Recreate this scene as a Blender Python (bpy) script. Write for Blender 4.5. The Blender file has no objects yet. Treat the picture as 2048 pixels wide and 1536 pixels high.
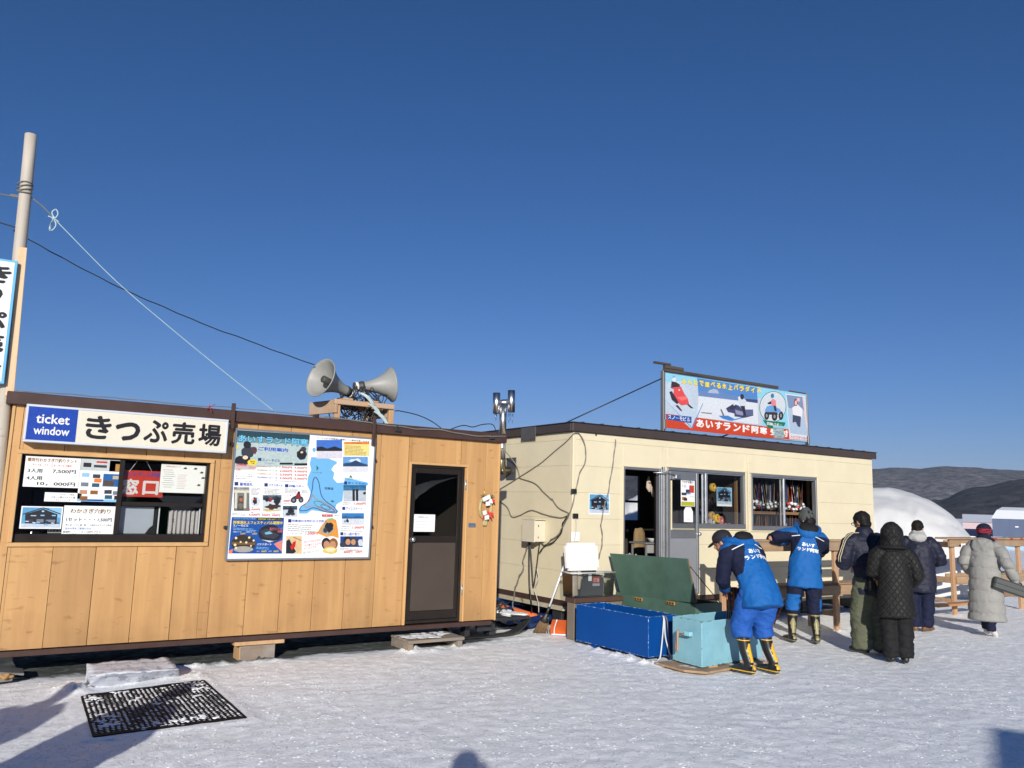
import bpy, bmesh, math, random
from mathutils import Vector, Matrix, noise
from mathutils.bvhtree import BVHTree
random.seed(7)
R = math.radians
S = bpy.context.scene
COL = S.collection

# ------------------------------------------------------------------ camera
YAW, PITCH, ROLL = R(56.63), R(8.578), R(1.657)
FPX, EYE = 1600.0, 1.62            # focal length in photo pixels (2048 wide), eye height
fwd = Vector((math.cos(YAW) * math.cos(PITCH), math.sin(YAW) * math.cos(PITCH), math.sin(PITCH)))
r0 = Vector((math.sin(YAW), -math.cos(YAW), 0)); u0 = r0.cross(fwd)
rgt = r0 * math.cos(ROLL) + u0 * math.sin(ROLL)
upv = -r0 * math.sin(ROLL) + u0 * math.cos(ROLL)
EYEV = Vector((0, 0, EYE))
cd = bpy.data.cameras.new('camera'); cam = bpy.data.objects.new('camera', cd); COL.objects.link(cam)
cd.sensor_width = 36; cd.lens = FPX / 2048 * 36; cd.clip_start = .05; cd.clip_end = 30000
cam.matrix_world = Matrix(((rgt.x, upv.x, -fwd.x, 0), (rgt.y, upv.y, -fwd.y, 0), (rgt.z, upv.z, -fwd.z, EYE), (0, 0, 0, 1)))
S.camera = cam

# ------------------------------------------------------------------ light
SUN_AZ, SUN_EL = R(56.3), R(17.5)   # azimuth the shadows run to, elevation of the sun
SD = Vector((math.cos(SUN_AZ) * math.cos(SUN_EL), math.sin(SUN_AZ) * math.cos(SUN_EL), -math.sin(SUN_EL)))
W = bpy.data.worlds.new('World'); S.world = W; W.use_nodes = True
wn = W.node_tree; sky = wn.nodes.new('ShaderNodeTexSky'); sky.sky_type = 'NISHITA'; sky.sun_disc = False
sky.sun_elevation = SUN_EL; sky.sun_rotation = math.atan2(-SD.x, -SD.y)
sky.air_density = 1.0; sky.dust_density = 0.15; sky.ozone_density = 3.0; sky.altitude = 400
bg = wn.nodes['Background']; bg.inputs[1].default_value = 0.101
sp = wn.nodes.new('ShaderNodeSeparateColor'); cb = wn.nodes.new('ShaderNodeCombineColor'); wn.links.new(sky.outputs[0], sp.inputs[0])
for i, (k, g) in enumerate(((.214, 1.355), (.418, 1.04), (.668, 1.03))):      # clear winter air: deeper blue than the stock sky
    pw = wn.nodes.new('ShaderNodeMath'); pw.operation = 'POWER'; pw.inputs[1].default_value = g; wn.links.new(sp.outputs[i], pw.inputs[0])
    ml = wn.nodes.new('ShaderNodeMath'); ml.operation = 'MULTIPLY'; ml.inputs[1].default_value = k; wn.links.new(pw.outputs[0], ml.inputs[0]); wn.links.new(ml.outputs[0], cb.inputs[i])
wn.links.new(cb.outputs[0], bg.inputs[0])
ld = bpy.data.lights.new('sun', 'SUN'); ld.energy = 5.0; ld.angle = R(.53); ld.color = (1, .955, .875)
lo = bpy.data.objects.new('sun', ld); COL.objects.link(lo); lo.rotation_euler = SD.to_track_quat('-Z', 'Y').to_euler()
S.view_settings.view_transform = 'Standard'; S.view_settings.look = 'None'
S.view_settings.exposure = 0.17; S.view_settings.gamma = 1
S.render.engine = 'CYCLES'; S.cycles.max_bounces = 8; S.cycles.transparent_max_bounces = 16

# ------------------------------------------------------------------ pixel -> place
def ray(px, py): return rgt * ((px - 1024) / FPX) - upv * ((py - 768) / FPX) + fwd
def gx(px, py, z=0.0):
    d = ray(px, py); return EYEV + d * ((z - EYE) / d.z)
def wy(px, py, Y):
    d = ray(px, py); return EYEV + d * (Y / d.y)
def wx(px, py, X):
    d = ray(px, py); return EYEV + d * (X / d.x)

# ------------------------------------------------------------------ materials
MATS = {}
def nd(t, kind, **k):
    n = t.nodes.new(kind)
    for a, b in k.items(): setattr(n, a, b)
    return n
def M(name, col=(.5, .5, .5), rough=.6, metal=0., var=.12, vs=6., bump=.0, bs=60., col2=None, c2s=3., c2t=.6, c2w=.06, stretch=(1, 1, 1), spec=.5, sheen=0., coat=0., bump2=0., bs2=8.):
    """painted / plain surface: base colour with broken-up tone, optional wear colour in patches, optional bump"""
    if name in MATS: return MATS[name]
    m = bpy.data.materials.new(name); m.use_nodes = True; t = m.node_tree
    b = t.nodes['Principled BSDF']; b.inputs['Roughness'].default_value = rough; b.inputs['Metallic'].default_value = metal
    b.inputs['Specular IOR Level'].default_value = spec
    if sheen: b.inputs['Sheen Weight'].default_value = sheen
    if coat: b.inputs['Coat Weight'].default_value = coat
    tc = nd(t, 'ShaderNodeTexCoord'); mp = nd(t, 'ShaderNodeMapping'); mp.inputs['Scale'].default_value = stretch
    t.links.new(tc.outputs['Object'], mp.inputs[0])
    n1 = nd(t, 'ShaderNodeTexNoise'); n1.inputs['Scale'].default_value = vs; n1.inputs['Detail'].default_value = 5; n1.inputs['Roughness'].default_value = .65
    t.links.new(mp.outputs[0], n1.inputs[0])
    mr = nd(t, 'ShaderNodeMapRange'); mr.inputs[1].default_value = .25; mr.inputs[2].default_value = .75
    mr.inputs[3].default_value = 1 - var; mr.inputs[4].default_value = 1 + var
    t.links.new(n1.outputs[0], mr.inputs[0])
    vm = nd(t, 'ShaderNodeVectorMath', operation='SCALE'); vm.inputs[0].default_value = col; t.links.new(mr.outputs[0], vm.inputs['Scale'])
    out = vm.outputs[0]
    if col2:
        n2 = nd(t, 'ShaderNodeTexNoise'); n2.inputs['Scale'].default_value = c2s; n2.inputs['Detail'].default_value = 8; n2.inputs['Roughness'].default_value = .7
        t.links.new(mp.outputs[0], n2.inputs[0])
        m2 = nd(t, 'ShaderNodeMapRange'); m2.inputs[1].default_value = c2t; m2.inputs[2].default_value = c2t + c2w; t.links.new(n2.outputs[0], m2.inputs[0])
        mx = nd(t, 'ShaderNodeMix', data_type='RGBA'); t.links.new(m2.outputs[0], mx.inputs[0]); t.links.new(out, mx.inputs[6]); mx.inputs[7].default_value = (*col2, 1)
        out = mx.outputs[2]
    t.links.new(out, b.inputs['Base Color'])
    rr = nd(t, 'ShaderNodeMapRange'); rr.inputs[3].default_value = max(0, rough - .1); rr.inputs[4].default_value = min(1, rough + .1)
    t.links.new(n1.outputs[0], rr.inputs[0]); t.links.new(rr.outputs[0], b.inputs['Roughness'])
    last = None
    for st, sc in ((bump2, bs2), (bump, bs)):
        if not st: continue
        n3 = nd(t, 'ShaderNodeTexNoise'); n3.inputs['Scale'].default_value = sc; n3.inputs['Detail'].default_value = 4
        t.links.new(mp.outputs[0], n3.inputs[0]); bm_ = nd(t, 'ShaderNodeBump'); bm_.inputs['Strength'].default_value = st; bm_.inputs['Distance'].default_value = .01
        t.links.new(n3.outputs[0], bm_.inputs['Height'])
        if last: t.links.new(last, bm_.inputs['Normal'])
        last = bm_.outputs[0]
    if last: t.links.new(last, b.inputs['Normal'])
    MATS[name] = m; return m
def flat(col, rough=.45):
    """ink or vinyl on a printed sheet"""
    n = 'ink_%02x%02x%02x' % tuple(int(min(1, max(0, c)) * 255) for c in col)
    return M(n, col, rough, var=.17 if max(col) < .62 else .04, vs=38)
def srgb(r, g, b): return tuple(((c / 255) / 12.92 if c / 255 < .04045 else ((c / 255 + .055) / 1.055) ** 2.4) for c in (r, g, b))
def ink(r, g, b): return flat(tuple(c * .72 for c in srgb(r, g, b)))
def glass_mat(name, tint=(.93, .95, .95), k=1.0, rough=0.0):
    if name in MATS: return MATS[name]
    m = bpy.data.materials.new(name); m.use_nodes = True; t = m.node_tree; t.nodes.remove(t.nodes['Principled BSDF'])
    o = t.nodes['Material Output']; mx = nd(t, 'ShaderNodeMixShader'); tr = nd(t, 'ShaderNodeBsdfTransparent'); gl = nd(t, 'ShaderNodeBsdfGlossy')
    tr.inputs[0].default_value = (*tint, 1); gl.inputs['Roughness'].default_value = rough
    fr = nd(t, 'ShaderNodeFresnel'); fr.inputs[0].default_value = 1.5
    mu = nd(t, 'ShaderNodeMath', operation='MULTIPLY', use_clamp=True); mu.inputs[1].default_value = 1.9 * k
    t.links.new(fr.outputs[0], mu.inputs[0]); t.links.new(mu.outputs[0], mx.inputs[0]); t.links.new(tr.outputs[0], mx.inputs[1]); t.links.new(gl.outputs[0], mx.inputs[2])
    t.links.new(mx.outputs[0], o.inputs[0]); MATS[name] = m; return m
def wood_mat(name, a, b, axis='Z', scale=1., dark=(.2, .1, .04), plank=None, knots=.1, rough=.55, grey=None):
    """wood grain running along one axis, with small dark knots"""
    if name in MATS: return MATS[name]
    m = bpy.data.materials.new(name); m.use_nodes = True; t = m.node_tree; p = t.nodes['Principled BSDF']
    tc = nd(t, 'ShaderNodeTexCoord'); mp = nd(t, 'ShaderNodeMapping')
    s = {'X': (.6, 9, 9), 'Y': (9, .6, 9), 'Z': (9, 9, .6)}[axis]; mp.inputs['Scale'].default_value = tuple(v * scale for v in s)
    src = tc.outputs['Object']
    if plank:      # each board its own piece of wood: shift the grain by board number
        sx = nd(t, 'ShaderNodeSeparateXYZ'); t.links.new(src, sx.inputs[0])
        dv = nd(t, 'ShaderNodeMath', operation='MULTIPLY_ADD'); dv.inputs[1].default_value = 1 / plank; dv.inputs[2].default_value = 3 - .085 / plank; t.links.new(sx.outputs[0], dv.inputs[0])
        fl = nd(t, 'ShaderNodeMath', operation='FLOOR'); t.links.new(dv.outputs[0], fl.inputs[0])
        ml = nd(t, 'ShaderNodeMath', operation='MULTIPLY'); ml.inputs[1].default_value = 7.31; t.links.new(fl.outputs[0], ml.inputs[0])
        cb = nd(t, 'ShaderNodeCombineXYZ'); t.links.new(ml.outputs[0], cb.inputs[2]); t.links.new(ml.outputs[0], cb.inputs[1])
        ad = nd(t, 'ShaderNodeVectorMath', operation='ADD'); t.links.new(src, ad.inputs[0]); t.links.new(cb.outputs[0], ad.inputs[1]); src = ad.outputs[0]
    t.links.new(src, mp.inputs[0])
    n1 = nd(t, 'ShaderNodeTexNoise'); n1.inputs['Scale'].default_value = 1.; n1.inputs['Detail'].default_value = 8; n1.inputs['Roughness'].default_value = .6; n1.inputs['Distortion'].default_value = .6
    t.links.new(mp.outputs[0], n1.inputs[0])
    cr = nd(t, 'ShaderNodeValToRGB'); cr.color_ramp.elements[0].position = .3; cr.color_ramp.elements[1].position = .72
    cr.color_ramp.elements[0].color = (*a, 1); cr.color_ramp.elements[1].color = (*b, 1); t.links.new(n1.outputs[0], cr.inputs[0])
    mk = nd(t, 'ShaderNodeMapping'); k = {'X': (2.2, 9, 9), 'Y': (9, 2.2, 9), 'Z': (7.5, 7.5, 19.)}[axis]; mk.inputs['Scale'].default_value = tuple(v * scale for v in k); t.links.new(src, mk.inputs[0])
    n2 = nd(t, 'ShaderNodeTexNoise'); n2.inputs['Scale'].default_value = 1.; n2.inputs['Detail'].default_value = 3; t.links.new(mk.outputs[0], n2.inputs[0])
    kr = nd(t, 'ShaderNodeMapRange'); kr.inputs[1].default_value = .63; kr.inputs[2].default_value = .74; kr.inputs[4].default_value = knots; t.links.new(n2.outputs[0], kr.inputs[0])
    mx = nd(t, 'ShaderNodeMix', data_type='RGBA'); t.links.new(kr.outputs[0], mx.inputs[0]); t.links.new(cr.outputs[0], mx.inputs[6]); mx.inputs[7].default_value = (*dark, 1)
    out = mx.outputs[2]
    if grey:
        n4 = nd(t, 'ShaderNodeTexNoise'); n4.inputs['Scale'].default_value = 3.; n4.inputs['Detail'].default_value = 6; t.links.new(tc.outputs['Object'], n4.inputs[0])
        g = nd(t, 'ShaderNodeMapRange'); g.inputs[1].default_value = .4; g.inputs[2].default_value = .7; g.inputs[4].default_value = .8; t.links.new(n4.outputs[0], g.inputs[0])
        m4 = nd(t, 'ShaderNodeMix', data_type='RGBA'); t.links.new(g.outputs[0], m4.inputs[0]); t.links.new(out, m4.inputs[6]); m4.inputs[7].default_value = (*grey, 1); out = m4.outputs[2]
    if plank:      # boards differ a little in tone, and are splashed near the ground
        wn_ = nd(t, 'ShaderNodeTexWhiteNoise', noise_dimensions='1D'); t.links.new(fl.outputs[0], wn_.inputs['W'])
        br_ = nd(t, 'ShaderNodeMapRange'); br_.inputs[3].default_value = .88; br_.inputs[4].default_value = 1.07; t.links.new(wn_.outputs[0], br_.inputs[0])
        n5 = nd(t, 'ShaderNodeTexNoise'); n5.inputs['Scale'].default_value = 2.4; n5.inputs['Detail'].default_value = 7; t.links.new(mp.outputs[0], n5.inputs[0]) if False else t.links.new(tc.outputs['Object'], n5.inputs[0])
        zz = nd(t, 'ShaderNodeSeparateXYZ'); t.links.new(tc.outputs['Object'], zz.inputs[0]); za = nd(t, 'ShaderNodeMath', operation='MULTIPLY_ADD'); za.inputs[1].default_value = -1.1; t.links.new(n5.outputs[0], za.inputs[0]); t.links.new(zz.outputs[2], za.inputs[2])
        zr = nd(t, 'ShaderNodeMapRange'); zr.inputs[1].default_value = -.38; zr.inputs[2].default_value = .05; zr.inputs[3].default_value = .80; zr.inputs[4].default_value = 1.; t.links.new(za.outputs[0], zr.inputs[0])
        mm = nd(t, 'ShaderNodeMath', operation='MULTIPLY'); t.links.new(br_.outputs[0], mm.inputs[0]); t.links.new(zr.outputs[0], mm.inputs[1])
        vs_ = nd(t, 'ShaderNodeVectorMath', operation='SCALE'); t.links.new(out, vs_.inputs[0]); t.links.new(mm.outputs[0], vs_.inputs['Scale']); out = vs_.outputs[0]
    t.links.new(out, p.inputs['Base Color']); p.inputs['Roughness'].default_value = rough
    bm_ = nd(t, 'ShaderNodeBump'); bm_.inputs['Strength'].default_value = .15; bm_.inputs['Distance'].default_value = .004; t.links.new(n1.outputs[0], bm_.inputs['Height']); t.links.new(bm_.outputs[0], p.inputs['Normal'])
    MATS[name] = m; return m

BROWN = M('dark_brown_painted_steel', (.055, .028, .022), .45, var=.15, col2=(.12, .055, .03), c2s=9, c2t=.68, bump=.05)
CREAM = M('cream_painted_steel_siding', (.645, .572, .40), .42, var=.06, vs=2.2, col2=(.52, .44, .30), c2s=3.5, c2t=.60, c2w=.25, bump2=.09, bs2=5, bump=.03, bs=160)
GREYM = M('grey_anodised_aluminium', (.23, .235, .25), .38, metal=.55, var=.07)
ALU = M('bright_aluminium', (.55, .57, .6), .3, metal=.8, var=.06)
CHROME = M('polished_steel', (.62, .62, .61), .33, metal=1., var=.08, vs=14, bump=.05, bs=30)
DBROWN = M('dark_bronze_aluminium', (.022, .016, .012), .38, metal=.3, var=.12)
BRONZEP = M('bronze_door_panel', (.058, .043, .031), .5, var=.08, vs=3, bump=.03)
BLACK = M('black_rubber', (.012, .012, .013), .5, var=.2)
BLACKM = M('black_painted_steel', (.025, .026, .028), .42, var=.25, col2=(.1, .05, .03), c2s=12, c2t=.68)
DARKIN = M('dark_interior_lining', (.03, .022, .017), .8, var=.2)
WHITEP = M('white_paper', (.75, .75, .74), .6, var=.02)
WHITEF = M('white_enamel', (.74, .75, .77), .35, var=.03)
WOODH = wood_mat('honey_wood_cladding', (.40, .212, .078), (.53, .305, .122), 'Z', 1., (.24, .11, .035), plank=.3475, knots=.55)
WOODT = wood_mat('honey_wood_trim', (.49, .28, .108), (.56, .34, .145), 'Z', 1., (.3, .15, .05), knots=.2)
WOODR = wood_mat('weathered_rail_wood', (.26, .155, .085), (.42, .275, .155), 'X', 1.6, (.10, .06, .035), knots=.4, rough=.75, grey=(.24, .18, .13))
WOODP = wood_mat('pale_sawn_wood', (.40, .23, .11), (.55, .35, .19), 'Z', 1.5, (.2, .1, .05), knots=.4, rough=.7)
WOODG = wood_mat('grey_weathered_wood', (.17, .13, .10), (.30, .24, .18), 'X', 1.5, (.08, .06, .04), knots=.4, rough=.85, grey=(.2, .18, .16))
WOODL = wood_mat('bare_pale_pole_wood', (.34, .30, .25), (.5, .45, .38), 'Z', 1.2, (.2, .15, .1), knots=.5, rough=.7)
GLASS = glass_mat('window_glass')
SNOWM = None

# ------------------------------------------------------------------ mesh building
class MB:
    def __init__(s): s.bm = bmesh.new(); s.mats = []; s.cur = 0
    def mat(s, m):
        if m not in s.mats: s.mats.append(m)
        s.cur = s.mats.index(m); return s
    def _fin(s, faces, smooth=False):
        for f in faces: f.material_index = s.cur; f.smooth = smooth
    def box(s, lo, hi, bev=.004, rot=None):
        lo, hi = Vector(lo), Vector(hi); c = (lo + hi) / 2; d = hi - lo
        mt = Matrix.Translation(c) @ (rot.to_4x4() if rot else Matrix.Identity(4)) @ Matrix.Diagonal((abs(d.x), abs(d.y), abs(d.z), 1))
        tmp = bmesh.new(); bmesh.ops.create_cube(tmp, size=1, matrix=mt)
        bev = min(bev, .35 * min(abs(d.x), abs(d.y), abs(d.z)))
        if bev > 0: bmesh.ops.bevel(tmp, geom=tmp.edges[:], offset=bev, segments=1, affect='EDGES', profile=.5)
        s.absorb(tmp); return s
    def absorb(s, tmp, smooth=None):
        vm = [s.bm.verts.new(v.co) for v in tmp.verts]; tmp.verts.index_update()
        for f in tmp.faces:
            try: n = s.bm.faces.new([vm[v.index] for v in f.verts])
            except ValueError: continue
            n.material_index = s.cur; n.smooth = f.smooth if smooth is None else smooth
        tmp.free()
    def beam(s, a, b, w, h, up=(0, 0, 1), bev=.003):
        a, b = Vector(a), Vector(b); x = (b - a); L = x.length; x.normalize(); up = Vector(up)
        if abs(x.dot(up)) > .99: up = Vector((0, 1, 0))
        y = up.cross(x).normalized(); z = x.cross(y)
        rot = Matrix((x, y, z)).transposed()
        c = (a + b) / 2; hv = Vector((L / 2, w / 2, h / 2))
        return s.box(c - hv, c + hv, bev, rot)
    def quad(s, pts, smooth=False):
        f = s.bm.faces.new([s.bm.verts.new(p) for p in pts]); s._fin([f], smooth); return s
    def prism(s, pts, ext):
        ext = Vector(ext); a = [s.bm.verts.new(p) for p in pts]; b = [s.bm.verts.new(Vector(p) + ext) for p in pts]; n = len(a)
        fs = [s.bm.faces.new(a[::-1]), s.bm.faces.new(b)] + [s.bm.faces.new((a[i], a[(i + 1) % n], b[(i + 1) % n], b[i])) for i in range(n)]
        s._fin(fs); return s
    def rings(s, rings, caps=True, smooth=True, closed=True):
        vs = [[s.bm.verts.new(p) for p in r] for r in rings]; n = len(vs[0]); fs = []
        for a, b in zip(vs, vs[1:]):
            for i in range(n if closed else n - 1):
                fs.append(s.bm.faces.new((a[i], a[(i + 1) % n], b[(i + 1) % n], b[i])))
        s._fin(fs, smooth)
        if caps: s._fin([s.bm.faces.new(vs[0][::-1]), s.bm.faces.new(vs[-1])])
        return s
    def tube(s, pts, r, seg=8, caps=True):
        pts = [Vector(p) for p in pts]; rr = r if isinstance(r, (list, tuple)) else [r] * len(pts); out = []; ref = None
        for i, p in enumerate(pts):
            t = (pts[min(i + 1, len(pts) - 1)] - pts[max(i - 1, 0)]).normalized()
            if ref is None: ref = Vector((0, 0, 1)) if abs(t.z) < .9 else Vector((1, 0, 0))
            x = (ref - t * ref.dot(t)).normalized(); ref = x; y = t.cross(x)
            out.append([p + (x * math.cos(2 * math.pi * k / seg) + y * math.sin(2 * math.pi * k / seg)) * rr[i] for k in range(seg)])
        return s.rings(out, caps)
    def loft(s, secs, side, seg=20, dm=(.6, .6)):
        """secs: (centre, half width along side, half depth[, roundness]); closed at both ends with small domes"""
        side = Vector(side); out = []; cs = [Vector(q[0]) for q in secs]
        for i, q in enumerate(secs):
            t = (cs[min(i + 1, len(cs) - 1)] - cs[max(i - 1, 0)]).normalized()
            x = (side - t * side.dot(t)).normalized(); y = t.cross(x)
            out.append([cs[i] + x * q[1] * math.cos(2 * math.pi * k / seg) + y * q[2] * math.sin(2 * math.pi * k / seg) for k in range(seg)])
        def dome(i, sg):
            q = secs[i]; t = (cs[1] - cs[0]).normalized() if i == 0 else (cs[-1] - cs[-2]).normalized(); m = min(q[1], q[2]) * dm[0 if i == 0 else 1]; c = cs[i]; o = out[i]
            return [[c + (p - c) * f + t * sg * m * g for p in o] for f, g in ((.8, .55), (.4, .92))]
        d0 = dome(0, -1)[::-1]; d1 = dome(len(secs) - 1, 1)
        return s.rings(d0 + out + d1)
    def ell(s, c, r, rot=None, seg=20, rg=12):
        c = Vector(c); out = []
        rot = rot or Matrix.Identity(3)
        for j in range(rg + 1):
            th = math.pi * (j + .25) / (rg + .5)
            out.append([c + rot @ Vector((r[0] * math.sin(th) * math.cos(2 * math.pi * k / seg), r[1] * math.sin(th) * math.sin(2 * math.pi * k / seg), r[2] * math.cos(th))) for k in range(seg)])
        return s.rings(out)
    def lathe(s, prof, o, axis, seg=28, caps=False):
        o = Vector(o); axis = Vector(axis).normalized(); ref = Vector((0, 0, 1)) if abs(axis.z) < .9 else Vector((1, 0, 0))
        x = (ref - axis * ref.dot(axis)).normalized(); y = axis.cross(x)
        return s.rings([[o + axis * h + (x * math.cos(2 * math.pi * k / seg) + y * math.sin(2 * math.pi * k / seg)) * r for k in range(seg)] for r, h in prof], caps)
    def wobble(s, amp, sc=3.):
        for v in s.bm.verts: v.co += noise.noise_vector(v.co * sc) * amp
        return s
    def sub(s, cuts=2):
        bmesh.ops.subdivide_edges(s.bm, edges=s.bm.edges[:], cuts=cuts, use_grid_fill=True); return s

LOC = {}
def mesh_obj(name, mb, parent=None, local=False):
    bmesh.ops.recalc_face_normals(mb.bm, faces=mb.bm.faces[:])
    me = bpy.data.meshes.new(name); 
    base = Vector((0, 0, 0))
    if not local:
        if parent is not None: base = LOC[parent.name]
        else:
            cs = [v.co for v in mb.bm.verts]
            base = Vector(((min(c.x for c in cs) + max(c.x for c in cs)) / 2, (min(c.y for c in cs) + max(c.y for c in cs)) / 2, min(c.z for c in cs)))
        for v in mb.bm.verts: v.co -= base
    mb.bm.to_mesh(me); mb.bm.free()
    for m in mb.mats: me.materials.append(m)
    o = bpy.data.objects.new(name, me); COL.objects.link(o)
    if parent is not None: o.parent = parent; LOC[o.name] = LOC[parent.name] if not local else Vector((0, 0, 0))
    elif not local: o.location = base; LOC[o.name] = base
    else: LOC[o.name] = Vector((0, 0, 0))
    return o
part = mesh_obj
def tag(o, label, cat, group=None, kind=None):
    if label: o['label'] = label
    if cat: o['category'] = cat
    if group: o['group'] = group
    if kind: o['kind'] = kind
    return o
def thing(name, loc, label, cat, group=None, rz=0.):
    o = bpy.data.objects.new(name, None); COL.objects.link(o); o.empty_display_size = .1
    o.location = loc; o.rotation_euler.z = rz; LOC[o.name] = Vector(loc)
    return tag(o, label, cat, group)
def single(name, mb, label, cat, group=None): return tag(mesh_obj(name, mb), label, cat, group)
def copy_tree(o, parent=None):
    c = o.copy(); COL.objects.link(c); c.parent = parent
    for ch in o.children: copy_tree(ch, c)
    return c

# text ------------------------------------------------------------------
_T = {}
def glyphs(s, bold=0.):
    """outline of a string as a flat mesh: verts, faces, box"""
    key = (s, bold)
    if key in _T: return _T[key]
    c = bpy.data.curves.new('t', 'FONT'); c.body = s; c.size = 1; c.resolution_u = 3
    o = bpy.data.objects.new('t', c); COL.objects.link(o)
    me = bpy.data.meshes.new_from_object(o.evaluated_get(bpy.context.evaluated_depsgraph_get()))
    vs = [v.co.copy() for v in me.vertices]; fs = [tuple(p.vertices) for p in me.polygons]
    bpy.data.objects.remove(o); bpy.data.curves.remove(c); bpy.data.meshes.remove(me)
    V, F = list(vs), list(fs)
    if bold:
        for k, (dx, dy) in enumerate(((bold, 0), (-bold, 0), (0, bold), (0, -bold), (bold * .7, bold * .7), (-bold * .7, -bold * .7))):
            n = len(V); V += [v + Vector((dx, dy, .0022 * (k + 1))) for v in vs]; F += [tuple(i + n for i in f) for f in fs]
    bx = (min(v.x for v in V), max(v.x for v in V), min(v.y for v in V), max(v.y for v in V)) if V else (0, 1, 0, 1)
    _T[key] = (V, F, bx); return _T[key]
class Sheet:
    """printed sheet: flat inks and lettering on a plane, in layers 0.5 mm apart.
    O origin, U right, V up, N out of the sheet; pm maps a measured point to (u, v)"""
    def __init__(s, O, U, V, pm=lambda x, y: (x, y)):
        s.O, s.U, s.V = Vector(O), Vector(U).normalized(), Vector(V).normalized(); s.N = s.U.cross(s.V); s.pm = pm; s.mb = MB()
    def at(s, u, v, l): return s.O + s.U * u + s.V * v + s.N * (.0005 * l)
    def poly(s, pts, m, l=1):
        s.mb.mat(m); s.mb.quad([s.at(*s.pm(*p), l) for p in pts]); return s
    def rect(s, x0, y0, x1, y1, m, l=1): return s.poly([(x0, y0), (x1, y0), (x1, y1), (x0, y1)], m, l)
    def box(s, u0, v0, u1, v1, m, l=1):
        s.mb.mat(m); s.mb.quad([s.at(*p, l) for p in ((u0, v0), (u1, v0), (u1, v1), (u0, v1))]); return s
    def blob(s, x, y, rx, ry, m, l=1, n=16, j=0., a=0.):
        rnd = random.Random(int(x * 7 + y * 13)); pts = []
        for k in range(n):
            t = 2 * math.pi * k / n; f = 1 + j * (rnd.random() - .5) * 2; px, py = rx * math.cos(t) * f, ry * math.sin(t) * f
            pts.append((x + px * math.cos(a) - py * math.sin(a), y + px * math.sin(a) + py * math.cos(a)))
        return s.poly(pts, m, l)
    def text(s, st, x0, y0, x1, y1, m, l=4, bold=0.):
        """lettering that fills the measured box (x0,y0 top left, x1,y1 bottom right)"""
        a, b = s.pm(x0, y0), s.pm(x1, y1); u0, u1, v0, v1 = min(a[0], b[0]), max(a[0], b[0]), min(a[1], b[1]), max(a[1], b[1])
        return s.fit(st, u0, v0, u1, v1, m, l, bold)
    def fit(s, st, u0, v0, u1, v1, m, l=4, bold=0., rot=0.):
        V, F, bx = glyphs(st, bold); sx = (u1 - u0) / max(1e-6, bx[1] - bx[0]); sy = (v1 - v0) / max(1e-6, bx[3] - bx[2])
        s.mb.mat(m); vs = []
        cu, cv = (u0 + u1) / 2, (v0 + v1) / 2
        for v in V:
            u, w = u0 + (v.x - bx[0]) * sx - cu, v0 + (v.y - bx[2]) * sy - cv
            u, w = u * math.cos(rot) - w * math.sin(rot) + cu, u * math.sin(rot) + w * math.cos(rot) + cv
            vs.append(s.mb.bm.verts.new(s.at(u, w, l) + s.N * v.z * .02))
        for f in F:
            try: fc = s.mb.bm.faces.new([vs[i] for i in f]); fc.material_index = s.mb.cur
            except ValueError: pass
        return s
    def done(s, name, parent=None):
        mb = s.mb; N = s.N
        me = bpy.data.meshes.new(name)
        mb.bm.normal_update()
        for f in mb.bm.faces:
            if f.normal.dot(N) < 0: f.normal_flip()
        if parent is not None: base = LOC[parent.name]
        else:
            cs = [v.co for v in mb.bm.verts]
            base = Vector(((min(c.x for c in cs) + max(c.x for c in cs)) / 2, (min(c.y for c in cs) + max(c.y for c in cs)) / 2, min(c.z for c in cs)))
        for v in mb.bm.verts: v.co -= base
        mb.bm.to_mesh(me); mb.bm.free()
        for m in mb.mats: me.materials.append(m)
        o = bpy.data.objects.new(name, me); COL.objects.link(o); LOC[o.name] = base
        if parent is not None: o.parent = parent
        else: o.location = base
        return o
def crop(x0, y0, s, Y):
    """measured point of an enlarged piece of the photo -> (x, z) on the upright plane y = Y"""
    def f(x, y):
        p = wy(x0 + x / s, y0 + y / s, Y); return p.x, p.z
    return f
def wall_sheet(Y, pm=None): return Sheet((0, Y, 0), (1, 0, 0), (0, 0, 1), pm or (lambda x, y: (x, y)))

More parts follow.
